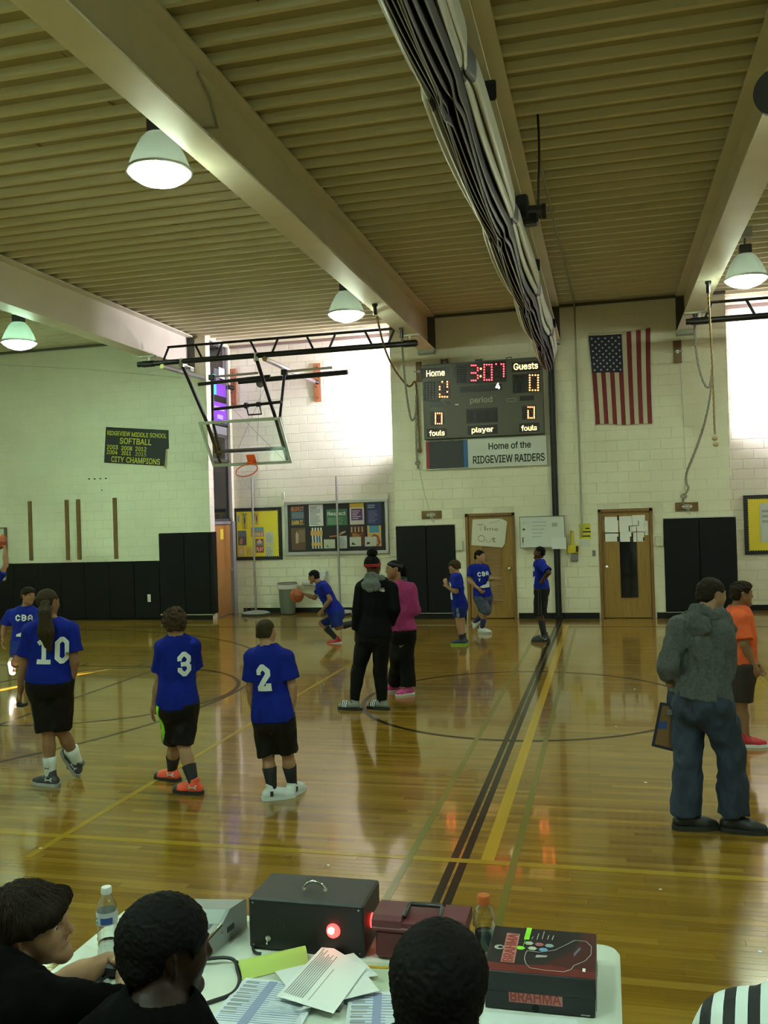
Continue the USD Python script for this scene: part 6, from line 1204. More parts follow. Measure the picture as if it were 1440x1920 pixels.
decal(o['SF'], union_all([sbox(-.02, .01, .02, .017), sbox(-.02, -.004, .02, .003), sbox(-.02, -.018, .006, -.011), Point(.014, -.012).buffer(.012)]), o['hip']+o['spn']*o['L']*.80+o['rt']*.12, o['rt'], o['spn'], -o['fr'], JERSEY, o['shirt'], 'chest_logo')
# --- woman in magenta
y0 = 10.35; MAG = mat('magenta_fleece', (.27, .022, .125), .9, noise=(70, .22), bump=(120, .002)); DGREY = mat('dark_grey_lining', (.05, .05, .052), .9)
o = person('person', 'smiling woman in magenta fleece jacket and dark track pants facing the black coach', y0, dict(hip=(752, 1178, 0), neck=(744, 1093, 0), head=(738, 1069, -.02), sr=(726, 1107, -.0), sl=(767, 1106, -.02), er=(722, 1146, -.05), wr=(738, 1160, -.06), el=(776, 1143, -.03), wl=(757, 1158, -.07), kr=(745, 1236, -.02), ar=(740, 1293, .15), kl=(763, 1236, -.02), al=(766, 1298, -.02)),
           232, (214, 2, -4), .215, 'tan', shirt=dict(m=MAG, inf=.034, hem=.02, sleeve=1.95, name='fleece_jacket', hood=DGREY, wr=.024, fold=.016), bottom=dict(m=BLKP, len=1.93, w=1.12, top=.02, ankle=.078, name='track_pants'), hair=dict(kind='pony', col='black', thick=.03, line=.27, front=.33, nape=-.24, tail=[(751, 1060, .12), (757, 1068, .15), (758, 1082, .15)], tr=[.035, .04, .025], band=('black', (.012, .012, .014)), bandz=.28, bandt=-.35),
           feet=dict(l=(222,), r=(205,), m=mat('pink_shoe', (.50, .04, .22), .5), sole=WSHOE), hands=dict(l=dict(curl=.8), r=dict(curl=.8)), fl=.235, build=1.08)
decal(o['BF'], affinity.scale(SWOOSH, 1.0, 1.0), o['hip']-o['spn']*.19-o['rt']*.09, -o['rt'], A([0, 0, 1.]), o['fr'], JERSEY, o['bottom'], 'swoosh')
# --- boy A clapping, boy B strolling, boy C hands on hips
y0 = 14.45
o = person('person', 'boy in blue shirt and striped blue shorts facing left, hands clasped up', y0, dict(hip=(861, 1133, 0), neck=(855, 1077, 0), head=(852, 1063, 0), sl=(857, 1084, -.14), sr=(855, 1084, .14), el=(855, 1109, -.18), wl=(839, 1101, -.10), er=(853, 1108, .14), wr=(841, 1100, .0), kl=(860, 1160, -.07), al=(866, 1195, -.06), kr=(865, 1160, .07), ar=(869, 1196, .06)),
           184, (184, 4, 0), .205, 'fair', shirt=dict(m=BLUE, inf=.024, hem=.07, sleeve=.75), bottom=dict(m=BLUE2, len=.85, w=1.1, top=-.03), hair=dict(kind='bowl', col='brown', thick=.05, nape=-.2, amp=.006, freq=60),
           feet=dict(l=(186,), r=(178,), m=mat('navy_shoe', (.015, .02, .05), .6), sole=mat('lime_sole', (.18, .5, .04), .6), sock=(BLKSOCK, .09)), hands=dict(l=dict(dir=(-.35, .1, .95), palm=(0, 1, 0), curl=.5), r=dict(dir=(-.3, -.1, .95), palm=(0, -1, 0), curl=.5)), fl=.245, build=.95)
front_print(o); back_number(o, '3', .19, .1, .034, 0)
decal(o['BF'], sbox(-.022, -.16, .022, .14), o['g']['hl']*.6+o['g']['kl']*.4, A([1., 0, 0]), A([0, 0, 1.]), A([0, -1., 0]), mat('grey_stripe', (.22, .25, .27), .6), o['bottom'], 'side_stripe')
y0 = 15.84
o = person('person', 'boy in blue lettered shirt number 7 strolling right before the louvred door', y0, dict(hip=(905, 1113, 0), neck=(899, 1059, 0), head=(900, 1044, -.01), sr=(885, 1066, -.02), sl=(911, 1066, .05), er=(881, 1088, -.05), wr=(896, 1103, -.14), el=(916, 1086, .05), wl=(926, 1085, -.10), kr=(909, 1146, -.10), ar=(904, 1176, .0), kl=(911, 1145, .04), al=(890, 1168, .2)),
           -55, (-28, 2, 0), .215, 'fair', shirt=dict(m=BLUE, inf=.022, hem=.06, sleeve=.68), bottom=dict(m=mat('grey_blue_shorts', (.035, .05, .085), .7, noise=(14, .45)), len=1.05, w=1.08, top=-.03), hair=dict(kind='short', col='black', thick=.05, line=.25, front=.3, amp=.007, freq=60),
           feet=dict(r=(-25,), l=(-20, -.75), plant='r', m=WSHOE, sole=GSOLE, sock=(NAVYSOCK, .2)), hands=dict(r=dict(curl=.9), l=dict(curl=.3, dir=(1, -.2, -.15))), fl=.26, build=.95)
front_print(o, extra7=True)
y0 = 14.8
o = person('person', 'boy in blue shirt and long black shorts facing left, hands on hips', y0, dict(hip=(1015, 1102, 0), neck=(1012, 1051, 0), head=(1011, 1037, 0), sl=(1016, 1060, -.14), sr=(1013, 1060, .14), el=(1029, 1074, -.26), wl=(1018, 1086, -.17), er=(1027, 1076, .24), wr=(1016, 1088, .16), kl=(1013, 1152, -.08), al=(1020, 1192, -.07), kr=(1013, 1152, .08), ar=(1021, 1191, .07)),
           178, (178, -4, 0), .205, 'brown', shirt=dict(m=BLUE, inf=.020, hem=.035, sleeve=.80, collar=WSOCK), bottom=dict(m=BLKS, len=1.03, w=1.2, top=.0), hair=dict(kind='short', col='black', thick=.02, line=.25, front=.29, amp=.003, freq=110),
           feet=dict(l=(180,), r=(178,), m=BLKSHOE, sole=BSOLE, sock=(BLKSOCK, .26), logo=(WSHOE, SWOOSH)), hands=dict(l=dict(curl=.5, dir=(-.45, .3, -.75), palm=(0, 1, 0)), r=dict(curl=.5, dir=(-.45, -.3, -.75), palm=(0, -1, 0))), fl=.28, build=.95)
front_print(o); decal(o['BF'], union_all([sbox(-.028, -.30, -.022, .25), sbox(.012, -.30, .018, .25)]), o['g']['hl']*.5+o['g']['kl']*.5, A([1., 0, 0]), A([0, 0, 1.]), A([0, -1., 0]), mat('thin_side_line', (.10, .10, .10), .6), o['bottom'], 'side_lines')
# --- man in grey hoodie
y0 = 6.16; HOOD = mat('grey_hoodie', (.070, .076, .074), .9, noise=(60, .2)); JEAN = mat('blue_denim', (.020, .032, .060), .8, noise=(7, .35), bump=(180, .001))
o = person('person', 'man in grey hooded sweatshirt and blue jeans walking right with a clipboard', y0, dict(hip=(1314, 1302, 0), neck=(1330, 1152, 0), head=(1335, 1116, .03), sl=(1276, 1180, -.02), sr=(1355, 1182, .03), el=(1256, 1252, -.05), wl=(1262, 1300, .10), er=(1357, 1243, -.06), wr=(1352, 1330, .02), kl=(1290, 1425, .0), al=(1287, 1537, .0), kr=(1372, 1413, -.02), ar=(1376, 1540, .0)),
           40, (28, 6, 0), .205, 'fair', shirt=dict(m=HOOD, inf=.034, hem=.01, sleeve=1.35, name='hooded_sweatshirt', hood=HOOD, rib=HOOD, wr=.034, wf=9, fold=.026), bottom=dict(m=JEAN, len=1.96, w=1.08, top=.03, ankle=.086, name='jeans', wr=.028, wf=10, fold=.018), hair=dict(kind='short', col='dark', thick=.045, line=.22, front=.30, nape=-.28, amp=.010, freq=60),
           feet=dict(l=(8,), r=(-8,), m=BLKSHOE, sole=BSOLE, low=True, sock=(BLKSOCK, .08)), hands=dict(r=dict(curl=.7, dir=(-.05, 0, -1), palm=(-1, 0, 0)), l=dict(curl=1.0, dir=(-.2, 0, -1), palm=(1, .2, 0))), fl=.275, build=1.10, limb=1.11)
cbp = [P(*p, y=6.22) for p in ((1238, 1317), (1275, 1322), (1262, 1408), (1222, 1398))]; cbp = [cbp[0], cbp[0]+(cbp[1]-cbp[0])*1.55, cbp[3]+(cbp[2]-cbp[3])*1.55, cbp[3]]
t = X('clipboard', 'brown clipboard with navy rim hanging from the hand of the man in jeans', 'clipboard', cbp[3]); pl_ = Polygon([(q[0], q[2]) for q in cbp])
M('board', extrude(pl_.buffer(-.012), .006, FRONT, (0, 6.223, 0)), mat('hardboard_brown', (.19, .10, .035), .5), t); M('rim', extrude(pl_.buffer(.002).difference(pl_.buffer(-.016)), .012, FRONT, (0, 6.226, 0)), mat('navy_rim', (.015, .018, .04), .5), t)
c = (cbp[0]+cbp[1])/2; M('clip', [rbox((c[0]-.06, 6.20, c[2]-.07), (c[0]+.05, 6.212, c[2]-.03), .004)], GREYM, t); c2 = (cbp[0]+cbp[3])/2; M('blue_sticker', bx((c2[0]+.01, 6.2145, c2[2]-.03), (c2[0]+.07, 6.2165, c2[2]+.02)), mat('sticker_blue', (.03, .07, .25), .5), t)
# --- boy in orange
y0 = 8.41; ORG = mat('orange_cotton', (.62, .085, .012), .7, noise=(12, .1))
o = person('person', 'boy in orange shirt and black shorts walking right beside the hooded man', y0, dict(hip=(1386, 1236, 0), neck=(1383, 1140, 0), head=(1391, 1115, -.01), sr=(1386, 1160, -.14), sl=(1389, 1158, .14), er=(1396, 1208, -.18), wr=(1411, 1242, -.16), el=(1400, 1208, .16), wl=(1416, 1238, .14), kr=(1390, 1318, -.07), ar=(1398, 1384, -.06), kl=(1378, 1318, .08), al=(1352, 1372, .10)),
           20, (10, 2, 0), .205, 'tan', shirt=dict(m=ORG, inf=.028, hem=.05, sleeve=.80), bottom=dict(m=mat('dark_shorts', (.018, .012, .012), .6), len=.95, w=1.1, top=-.01), hair=dict(kind='curly', col='dark', thick=.055, line=.24, front=.3, amp=.016, freq=50, nape=-.24),
           feet=dict(r=(6,), l=(4, -.5), plant='r', m=REDSHOE, sole=WSHOE), hands=dict(r=dict(curl=.5)), fl=.245, build=1.05)
back_number(o, '10', .20, .10, .035, .03, u=-.02, v=.58)
# --- seated and standing figures round the table
y0 = 1.95; BLKH = mat('black_hoodie', (.0014, .0014, .0016), .9, spec=.08, noise=(20, .3))
o = person('person', 'teenager with long dark fringe in black hoodie leaning over the left table end', 2.1, dict(hip=(-75, 2080, -.28), neck=(2, 1842, -.02), head=(60, 1738, .03), sr=(50, 1888, -.17), sl=(14, 1846, .16), er=(255, 1900, -.04), wr=(234, 1826, .18), el=(88, 1862, .16), wl=(203, 1801, .34)),
           38, (14, -4, -13), .228, 'fair', shirt=dict(m=BLKH, inf=.028, hem=.05, sleeve=1.02, name='hoodie'), hair=dict(kind='bowl', col='dark', thick=.045, nape=-.30, amp=.007, freq=40, st=(3, 3, .4), res=.005, ears=1, earz=-.10, strands=1100), hands=dict(l=dict(curl=.55, dir=(.9, .15, .15), palm=(.1, -.5, -.8), side=-1), r=dict(curl=.6, dir=(-.25, .8, .2), palm=(-.2, .1, -1), side=-1)), res=.006, build=1.0)
c = P(216, 1813, y=2.43); t = X('hand_controller', 'black hand-held controller gripped by the fringed teenager', 'controller', c); M('body', rbox(c-A([.045, .03, .025]), c+A([.045, .05, .022]), .012), BLKSHOE, t); M('button', rod(c+A([.01, 0, .02]), c+A([.01, 0, .03]), .008), GREYM, t)
M('controller_cord', smooth_tube := tube(smooth_path([c+A([0, -.03, -.01]), P(190, 1840, z=.756), P(172, 1862, z=.746), P(150, 1890, z=.746)]), .0035, 6), BLKSHOE, label='thin black cord trailing from the hand controller', cat='cord', smooth=True)
o = person('person', 'boy with short black afro in black hoodie seated at the table, turned right', 1.95, dict(hip=(250, 2210, -.10), neck=(298, 1888, -.06), head=(314, 1782, .02), sl=(190, 1975, -.06), sr=(350, 1985, -.06), el=(160, 2080, .0), wl=(210, 2080, .2), er=(400, 2080, .05), wr=(380, 2060, .28)),
           70, (42, 6, 0), .232, 'dark', shirt=dict(m=BLKH, inf=.026, hem=.05, sleeve=1.9, name='hoodie'), hair=dict(kind='afro', col='black', thick=.07, line=.14, front=.30, nape=-.32, amp=.006, freq=150, res=.004), res=.006, build=1.0)
o = person('person', 'boy with round black afro in black, back to the camera, seated nearest', 1.75, dict(hip=(815, 2260, -.10), neck=(822, 1978, -.06), head=(826, 1858, .0), sl=(740, 2050, -.05), sr=(905, 2050, -.05), el=(690, 2130, .05), wl=(740, 2150, .25), er=(955, 2130, .05), wr=(900, 2150, .25)),
           92, (92, 2, 0), .232, 'dark', shirt=dict(m=BLKH, inf=.030, hem=.05, sleeve=1.9, name='hoodie', hood=None), hair=dict(kind='afro', col='black', thick=.085, line=.2, front=.30, nape=-.40, amp=.006, freq=150, res=.004), res=.006)
# referee at the lower right
st = usdkit.material(stage, '/World/Looks/striped_cloth', {'tc': ('texture_coordinate', {}), 'mp': ('mapping', {'rotation': (0, 0, .18)}), 's': ('separate_xyz', {}), 'm': ('math', {'math_type': 'multiply', 'value2': 34.0}), 'f': ('math', {'math_type': 'fraction'}), 'g': ('math', {'math_type': 'greater_than', 'value2': .5}), 'x': ('mix_color', {'a': (.62, .68, .66), 'b': (.008, .009, .011)}), 'p': ('principled_bsdf', {'roughness': .8})},
                     [('tc.object', 'mp.vector'), ('mp.vector', 's.vector'), ('s.x', 'm.value1'), ('m.value', 'f.value1'), ('f.value', 'g.value1'), ('g.value', 'x.fac'), ('x.result', 'p.base_color')], surface='p.BSDF')
rx, ry = .345, 1.20
o = person('person', 'referee in black and white striped shirt, one shoulder at the lower right', ry, dict(hip=(rx, ry, .95), neck=(rx+.0, ry+.02, 1.495), head=(rx+.02, ry+.05, 1.605), sl=(rx-.185, ry+.03, 1.385), sr=(rx+.19, ry, 1.40), el=(rx-.25, ry+.03, 1.12), wl=(rx-.2, ry+.15, .90), er=(rx+.26, ry, 1.13), wr=(rx+.26, ry+.12, .90), kl=(rx-.10, ry+.02, .52), al=(rx-.11, ry, .083), kr=(rx+.10, ry+.02, .52), ar=(rx+.11, ry-.02, .083)),
           95, (85, 0, 0), .23, 'fair', shirt=dict(m=st, inf=.022, hem=.05, sleeve=.72, wr=.01), bottom=dict(m=BLKP, len=1.95, w=1.05, top=.10, ankle=.07, name='trousers'), hair=dict(kind='short', col='brown', thick=.03, line=.22), feet=dict(l=(95,), r=(85,), m=BLKSHOE, sole=BSOLE, low=True), res=.008, limb=1.02)
# ================================================================ the scorer's table and what stands on it
ZT = .74; TBL = mat('pale_table_top', (.60, .64, .56), .45, noise=(5, .03))
x0, x1, y0, y1 = -1.69, .0, 2.12, 2.885
t = X('folding_table', 'long pale green-white plastic folding table in the foreground', 'table', ((x0+x1)/2, (y0+y1)/2, 0))
top = sbox(x0+.06, y0+.06, x1-.06, y1-.06).buffer(.06, 8); M('table_top', [extrude(top.buffer(-.006), .045, None, (0, 0, ZT-.046)), extrude(top, .032, None, (0, 0, ZT-.040))], TBL, t)
for xx in (x0+.28, x1-.28):
    for yy_ in (y0+.1, y1-.1): M('leg', tube([(xx, yy_, ZT-.045), (xx+.02, yy_, .012)], .014, 10), GREYM, t)
    M('leg_brace', rod((xx+.012, y0+.1, .25), (xx+.012, y1-.1, .25), .011), GREYM, t)
# scoring console
CONS = mat('silver_grey_console', (.30, .31, .30), .38, .2); CONSD = mat('console_keypad', (.06, .075, .08), .35)
cR, cF = A([-1.205, 2.80]), A([-1.245, 2.545]); dirF = (cF-cR)/np.linalg.norm(cF-cR); dirL = A([-abs(dirF[1]), dirF[0]])
if dirL[0] > 0: dirL = -dirL
t = X('scoring_console', 'silver grey scoring console with sloping keypad and lit display', 'scoring console', (cR[0], cR[1], ZT)); Lx = .27; Dp = .27
RC_ = np.stack([A([-dirL[0], -dirL[1], 0]), A([-dirF[0], -dirF[1], 0]), A([0, 0, 1.])], 1); OC = A([cR[0]+dirL[0]*Lx, cR[1]+dirL[1]*Lx, ZT])+A([dirF[0]*Dp, dirF[1]*Dp, 0])   # local: x right, y back, z up; origin front left
prof = Polygon([(0, .006), (.01, 0), (Dp, 0), (Dp, .088), (Dp-.012, .095), (Dp-.10, .100), (Dp-.15, .068), (.02, .048), (0, .038)])
def cl(m): m.apply_transform(T(RC_, OC)); return m
RP = A([[0, 0, 1.], [1, 0, 0], [0, 1, 0]])
M('housing', cl(extrude(prof, Lx, RP, (0, 0, 0))), CONS, t); sl_ = math.atan2(.020, Dp-.17); nS = (0, -math.sin(sl_), math.cos(sl_))
def onslope(x0_, x1_, s0, s1, h, m, name, par):
    b = bx((x0_, s0, 0), (x1_, s1, h)); b.apply_transform(T(A([[1, 0, 0], [0, math.cos(sl_), -math.sin(sl_)], [0, math.sin(sl_), math.cos(sl_)]]), (0, .02, .0482))); return M(name, cl(b), m, par)
kp = onslope(.03, Lx-.03, .005, .105, .002, CONSD, 'keypad', t)
for i in range(6):
    for j in range(3): onslope(.045+.032*i, .066+.032*i, .014+.03*j, .034+.03*j, .0045, mat('key_pale' if (i+j) % 3 else 'key_grey', (.34, .38, .38) if (i+j) % 3 else (.14, .16, .17), .5), 'key', kp)
onslope(.08, .16, .108, .116, .003, mat('white_label', (.6, .62, .6), .5), 'label_strip', t)
a0 = A([Dp-.15, .068]); a1 = A([Dp-.10, .100]); dv = (a1-a0)/np.linalg.norm(a1-a0)
def ondisp(x0_, x1_, s0, s1, h, m, name): an = math.atan2(dv[1], dv[0]); b = bx((x0_, s0, 0), (x1_, s1, h)); b.apply_transform(T(A([[1, 0, 0], [0, math.cos(an), -math.sin(an)], [0, math.sin(an), math.cos(an)]]), (0, a0[0], a0[1]))); return M(name, cl(b), m, t)
ondisp(.04, Lx-.11, .006, .052, .002, mat('display_black', (.02, .03, .03), .15), 'display'); ondisp(Lx-.20, Lx-.125, .012, .044, .0035, mat('display_lit', (.2, .4, .33), .3, emit=((.25, .62, .5), .45)), 'lit_window'); ondisp(Lx-.175, Lx-.15, .02, .034, .005, mat('display_red', (.4, .1, .1), .4, emit=((1, .2, .2), .5)), 'red_segment')
ondisp(Lx-.105, Lx-.01, .004, .055, .0015, mat('console_silver', (.42, .46, .44), .3, .4), 'side_plate')
M('front_edge', cl(tube([(Lx-.004, .0, .036), (Lx-.003, .02, .049), (Lx-.003, Dp-.15, .068)], .006, 8)), CHROME, t, True)
M('vent_slot', cl(bx((Lx-.001, .15, .030), (Lx+.0015, .19, .048))), BLKSHOE, t); M('screw', [cl(lathe([(0, 0), (.004, 0), (.003, .0015)], (Lx, yy_, .045), 8, (1, 0, 0))) for yy_ in (.03, .12)], GREYM, t)
pj = cl(lathe([(0, -.0), (.011, .0), (.011, .02), (.006, .03), (0, .03)], (Lx-.03, -.028, .018), 14, (0, 1, 0))); M('plug', pj, mat('plug_cream', (.45, .45, .38), .5), t, 40)
w0 = OC+RC_@A([Lx-.03, -.03, .018])
M('console_cable', tube(smooth_path([w0, P(432, 1797, z=.755), P(444, 1815, z=.748), P(449, 1838, z=.746), P(436, 1862, z=.745), P(405, 1875, z=.745), P(360, 1890, z=.745), P(300, 1905, z=.745)], 50), .0055, 8), BLKSHOE, label='black cable curving over the table from the scoring console', cat='cable', smooth=True)
# black horn box
bxm = mat('black_vinyl_box', (.009, .0095, .010), .5, bump=(500, .0005)); X0, X1, Y0, Y1, Z1 = -1.137, -.760, 2.655, 2.86, .902
t = X('horn_box', 'black box with chrome handle and glowing red lamp on the table', 'horn box', ((X0+X1)/2, (Y0+Y1)/2, ZT)); M('case', rbox((X0, Y0, ZT+.001), (X1, Y1, Z1), .006), bxm, t)
RL = mat('red_lamp_lens', (.8, .02, .02), .2, emit=((1, .035, .03), 7.0)); RLH = mat('red_lamp_core', (1, .3, .2), .2, emit=((1, .16, .08), 16))
q = P(625, 1745, y=Y0); M('lamp_lens', lathe([(0, -.017), (.012, -.015), (.020, -.008), (.0225, .0), (0, .001)], q, 20, (0, 1, 0)), RL, t, True); M('lamp_core', lathe([(0, -.0185), (.008, -.017), (.013, -.0135), (0, -.013)], q+A([-.002, 0, .004]), 16, (0, 1, 0)), RLH, t, True)
q = P(697, 1725, x=X1); M('side_lamp_lens', lathe([(0, -.012), (.012, -.010), (.02, -.005), (.0225, .0), (0, .001)], A([X1, q[1], q[2]]), 20, (-1, 0, 0)), RL, t, True)
q = P(503, 1759, y=Y0); M('switch_plate', lathe([(0, -.002), (.009, -.002), (.009, .001)], q, 14, (0, 1, 0)), CHROME, t); M('switch_lever', rod(q, q+A([0, -.014, -.012]), .003), CHROME, t)
q = P(523, 1733, y=Y0); M('sound_hole', lathe([(.014, -.001), (.019, -.0012), (.019, .0005)], q, 22, (0, 1, 0)), BLKSHOE, t)
q = P(590, 1668, z=Z1); M('handle', tube([q+A([.035*math.cos(a), .0, .026*math.sin(a)]) for a in np.linspace(0, math.pi, 15)], .0045, 8), CHROME, t, True); M('handle_mount', [lathe([(0, 0), (.009, 0), (.007, .006), (0, .007)], q+A([s*.035, 0, 0]), 12) for s in (-1, 1)], CHROME, t)
M('corner_screw', [lathe([(0, -.0015), (.003, -.001), (.003, .001)], (x, Y0, z), 8, (0, 1, 0)) for x in (X0+.015, X1-.015) for z in (ZT+.015, Z1-.015)], STEEL, t)
M('power_cord', tube(smooth_path([A([X0+.005, Y0+.02, .757]), P(475, 1781, z=.746), P(482, 1787, z=.745), P(490, 1788, z=.745)], 20), .0045, 7), BLKSHOE, label='short black cord at the lower left corner of the horn box', cat='cord', smooth=True)
# maroon tool box
MAR = mat('maroon_plastic', (.115, .022, .030), .5, bump=(400, .0004)); X0, X1, Y0, Y1 = -.735, -.445, 2.655, 2.80
t = X('tool_box', 'maroon plastic tool box with black handle beside the horn box', 'tool box', ((X0+X1)/2, (Y0+Y1)/2, ZT)); M('base', rbox((X0+.008, Y0+.006, ZT+.001), (X1-.008, Y1-.004, ZT+.092), .01), MAR, t); M('lid_rim', rbox((X0, Y0, ZT+.088), (X1, Y1, ZT+.102), .004), MAR, t)
lid = Polygon([(Y0+.002, 0), (Y1-.002, 0), (Y1-.004, .02), (Y1-.02, .030), (Y0+.02, .030), (Y0+.004, .02)]); hx0, hx1 = P(763, 1700, z=.87)[0], P(833, 1706, z=.87)[0]; ym = (Y0+Y1)/2
M('lid', [extrude(lid, hx0-X0, RP, (X0, 0, ZT+.101)), extrude(lid, X1-hx1, RP, (hx1, 0, ZT+.101)), bx((hx0, Y0+.004, ZT+.101), (hx1, Y1-.004, ZT+.116))], MAR, t)
M('handle', tube([(hx0+.004, ym-.04, ZT+.125), (hx0+.006, ym+.01, ZT+.134), (hx0+.012, ym+.03, ZT+.135), (hx1-.012, ym+.03, ZT+.135), (hx1-.006, ym+.01, ZT+.134), (hx1-.004, ym-.04, ZT+.125)], .0075, 8), mat('grey_handle', (.025, .026, .028), .35), t, True)
M('latch', rbox((-.62, Y0-.006, ZT+.075), (-.56, Y0+.004, ZT+.112), .002), MAR, t)
# bottles
PLAST = usdkit.material(stage, '/World/Looks/clear_plastic', {'t': ('transparent_bsdf', {'color': (.93, .95, .94)}), 'g': ('glossy_bsdf', {'roughness': .06, 'color': (.9, .9, .9)}), 'f': ('layer_weight', {'blend': .35}), 'm': ('mix_closure', {})}, [('t.BSDF', 'm.closure1'), ('g.BSDF', 'm.closure2'), ('f.facing', 'm.fac')], surface='m.closure')
q = P(203, 1797, z=ZT); r = .032; t = X('water_bottle', 'clear water bottle with white cap and blue label, left end of the table', 'bottle', q)
pr = [(0, .004), (.024, .001), (r, .012), (r, .03)]+[(r-(.0025 if i % 2 else 0), .03+.009*i) for i in range(1, 9)]+[(r, .112), (r, .152), (.030, .165), (.022, .184), (.0145, .197), (.0135, .205)]
M('bottle_body', lathe(pr, q, 28), PLAST, t, True); M('cap', lathe([(0, .203), (.0155, .203), (.0165, .206), (.0165, .220), (.0150, .2235), (0, .2235)], q, 20), mat('cap_white', (.68, .70, .68), .4), t, 30); M('water', lathe([(0, .006), (r-.004, .012), (r-.005, .055), (0, .055)], q, 20), usdkit.material(stage, '/World/Looks/water', {'p': ('glass_bsdf', {'roughness': 0.0, 'IOR': 1.33, 'color': (.97, .99, 1)})}, [], surface='p.BSDF'), t, True)
M('label', lathe([(r+.0006, .114), (r+.001, .116), (r+.001, .150), (r+.0006, .152)], q, 28), mat('label_pale', (.50, .55, .60), .5), t, True)
for i, (a0_, a1_, z0_, z1_, m) in enumerate(((-95, -30, .118, .138, mat('label_blue', (.03, .10, .34), .5)), (-165, -110, .118, .126, mat('label_green', (.13, .26, .26), .5)), (-165, -115, .132, .137, mat('label_navy', (.05, .08, .2), .5)))):
    th = np.radians(np.linspace(a0_, a1_, 10)); V = [(q[0]+(r+.0016)*math.cos(a), q[1]+(r+.0016)*math.sin(a), q[2]+z) for a in th for z in (z0_, z1_)]; M('label_print', trimesh.Trimesh(A(V), A([x for k in range(9) for x in ([2*k, 2*k+2, 2*k+3], [2*k, 2*k+3, 2*k+1])]), process=False), m, t, True)
q = A([-.405, 2.775, ZT]); r = .036; t = X('sports_drink_bottle', 'clear drink bottle with orange cap behind the shoe box', 'bottle', q)
M('bottle_body', lathe([(0, .004), (.028, .001), (r, .012), (r, .05), (r-.004, .056), (r-.004, .075), (r, .081), (r, .10), (.034, .118), (.026, .134), (.021, .140), (.019, .148)], q, 28), PLAST, t, True); M('cap', lathe([(0, .145), (.0195, .145), (.0205, .148), (.0205, .168), (.0185, .172), (0, .172)], q, 22), mat('cap_orange', (.50, .12, .025), .45), t, 30); M('drink', lathe([(0, .006), (r-.004, .012), (r-.006, .06), (0, .06)], q, 20), mat('dark_drink', (.05, .09, .09), .1, trans=.6), t, True)
# shoe box
X0, X1, Y0, Y1, Z1 = -.366, -.066, 2.45, 2.72, .845; SBX = mat('black_card', (.009, .010, .012), .4)
t = X('shoe_box', 'black and dark red Brahma shoe box on the right end of the table'.replace('Brahma ', 'printed '), 'shoe box', ((X0+X1)/2, (Y0+Y1)/2, ZT)); M('box_base', rbox((X0+.003, Y0+.003, ZT+.001), (X1-.003, Y1-.003, Z1-.01), .002), SBX, t); lidm = M('lid', rbox((X0, Y0, Z1-.055), (X1, Y1, Z1), .0025), SBX, t)
zt_ = Z1+.0003; W_, D_ = X1-X0, Y1-Y0
def lt(u, v): return X0+W_*u, Y0+D_*v           # on the lid: u right, v away
def lpoly(pts, m, name, h=.0006, z=0): M(name, extrude(Polygon([lt(*p) for p in pts]), h, None, (0, 0, zt_+z)), m, t)
DR_ = mat('dark_red_print', (.055, .008, .010), .4); DR2 = mat('deep_red_print', (.13, .012, .012), .4); BRR = mat('brahma_red', (.30, .035, .03), .5); BRP = mat('brahma_pale', (.42, .16, .14), .5); WL = mat('outline_grey', (.36, .34, .34), .5)
lpoly([(.0, .01), (1, .01), (1, .14), (.6, .2), (.3, .16), (0, .18)], DR2, 'red_band'); lpoly([(.5, .15), (1, .12), (1, .97), (.88, .97), (.8, .55), (.6, .3)], DR_, 'red_field', .0003)
so = [(.36, .30), (.38, .20), (.42, .12), (.55, .10), (.72, .10), (.78, .16), (.80, .24), (.90, .36), (.95, .50), (.95, .68), (.90, .78), (.80, .78), (.72, .66), (.62, .52), (.48, .45), (.37, .46), (.36, .38)]
po = Polygon([lt(*p) for p in so]).buffer(.006).buffer(-.003); M('shoe_outline', extrude(po.difference(po.buffer(-.0022)), .0006, None, (0, 0, zt_+.0006)), WL, t); lpoly([(.45, .34), (.55, .36), (.56, .40), (.46, .40)], WL, 'shoe_detail', .0004, .0004); lpoly([(.80, .42), (.86, .60), (.85, .64), (.80, .50)], mat('detail_blue', (.10, .13, .2), .5), 'shoe_detail', .0004, .0004)
for u, v, m in ((.30, .52, LIME), (.37, .64, mat('hex_pale', (.4, .45, .35), .5)), (.47, .63, mat('hex_rose', (.35, .10, .14), .5)), (.565, .62, mat('hex_slate', (.22, .3, .33), .5)), (.41, .53, mat('hex_cream', (.5, .5, .4), .5)), (.515, .52, mat('hex_blue', (.13, .28, .5), .5))):
    c = lt(u, v); M('hexagon_badge', extrude(Polygon([(c[0]+.0125*math.cos(a)*1.05, c[1]+.0115*math.sin(a)) for a in np.linspace(0, 2*math.pi, 7)[:-1]]), .0006, None, (c[0]*0, 0, zt_+.0004)), m, t)
lpoly([(.315, .72), (.365, .72), (.375, 1.0), (.325, 1.0)], LIME, 'lime_tag', .0006, .0004); lpoly([(.318, .58), (.322, .58), (.334, .72), (.330, .72)], LIME, 'lime_tag_string', .0006, .0004)
for i, (u, v0_, v1_) in enumerate(((.385, .74, .80), (.435, .74, .88), (.485, .76, .94), (.535, .76, .86), (.58, .76, .86))): lpoly([(u, v0_), (u+.008, v0_), (u+.018, v1_), (u+.010, v1_)], WL, 'caption', .0005, .0004)
c = lt(.885, .13); M('size_label', text('9', .012, (0, 0, 0)).apply_transform(T(None, (0, 0, 0))) if False else bx((c[0], c[1], zt_+.0004), (c[0]+.008, c[1]+.018, zt_+.001)), WHITE, t)
RF = np.stack([A([0, 1., 0]), A([-1., 0, 0]), A([0, 0, 1.])], 1)     # lettering that climbs the lid
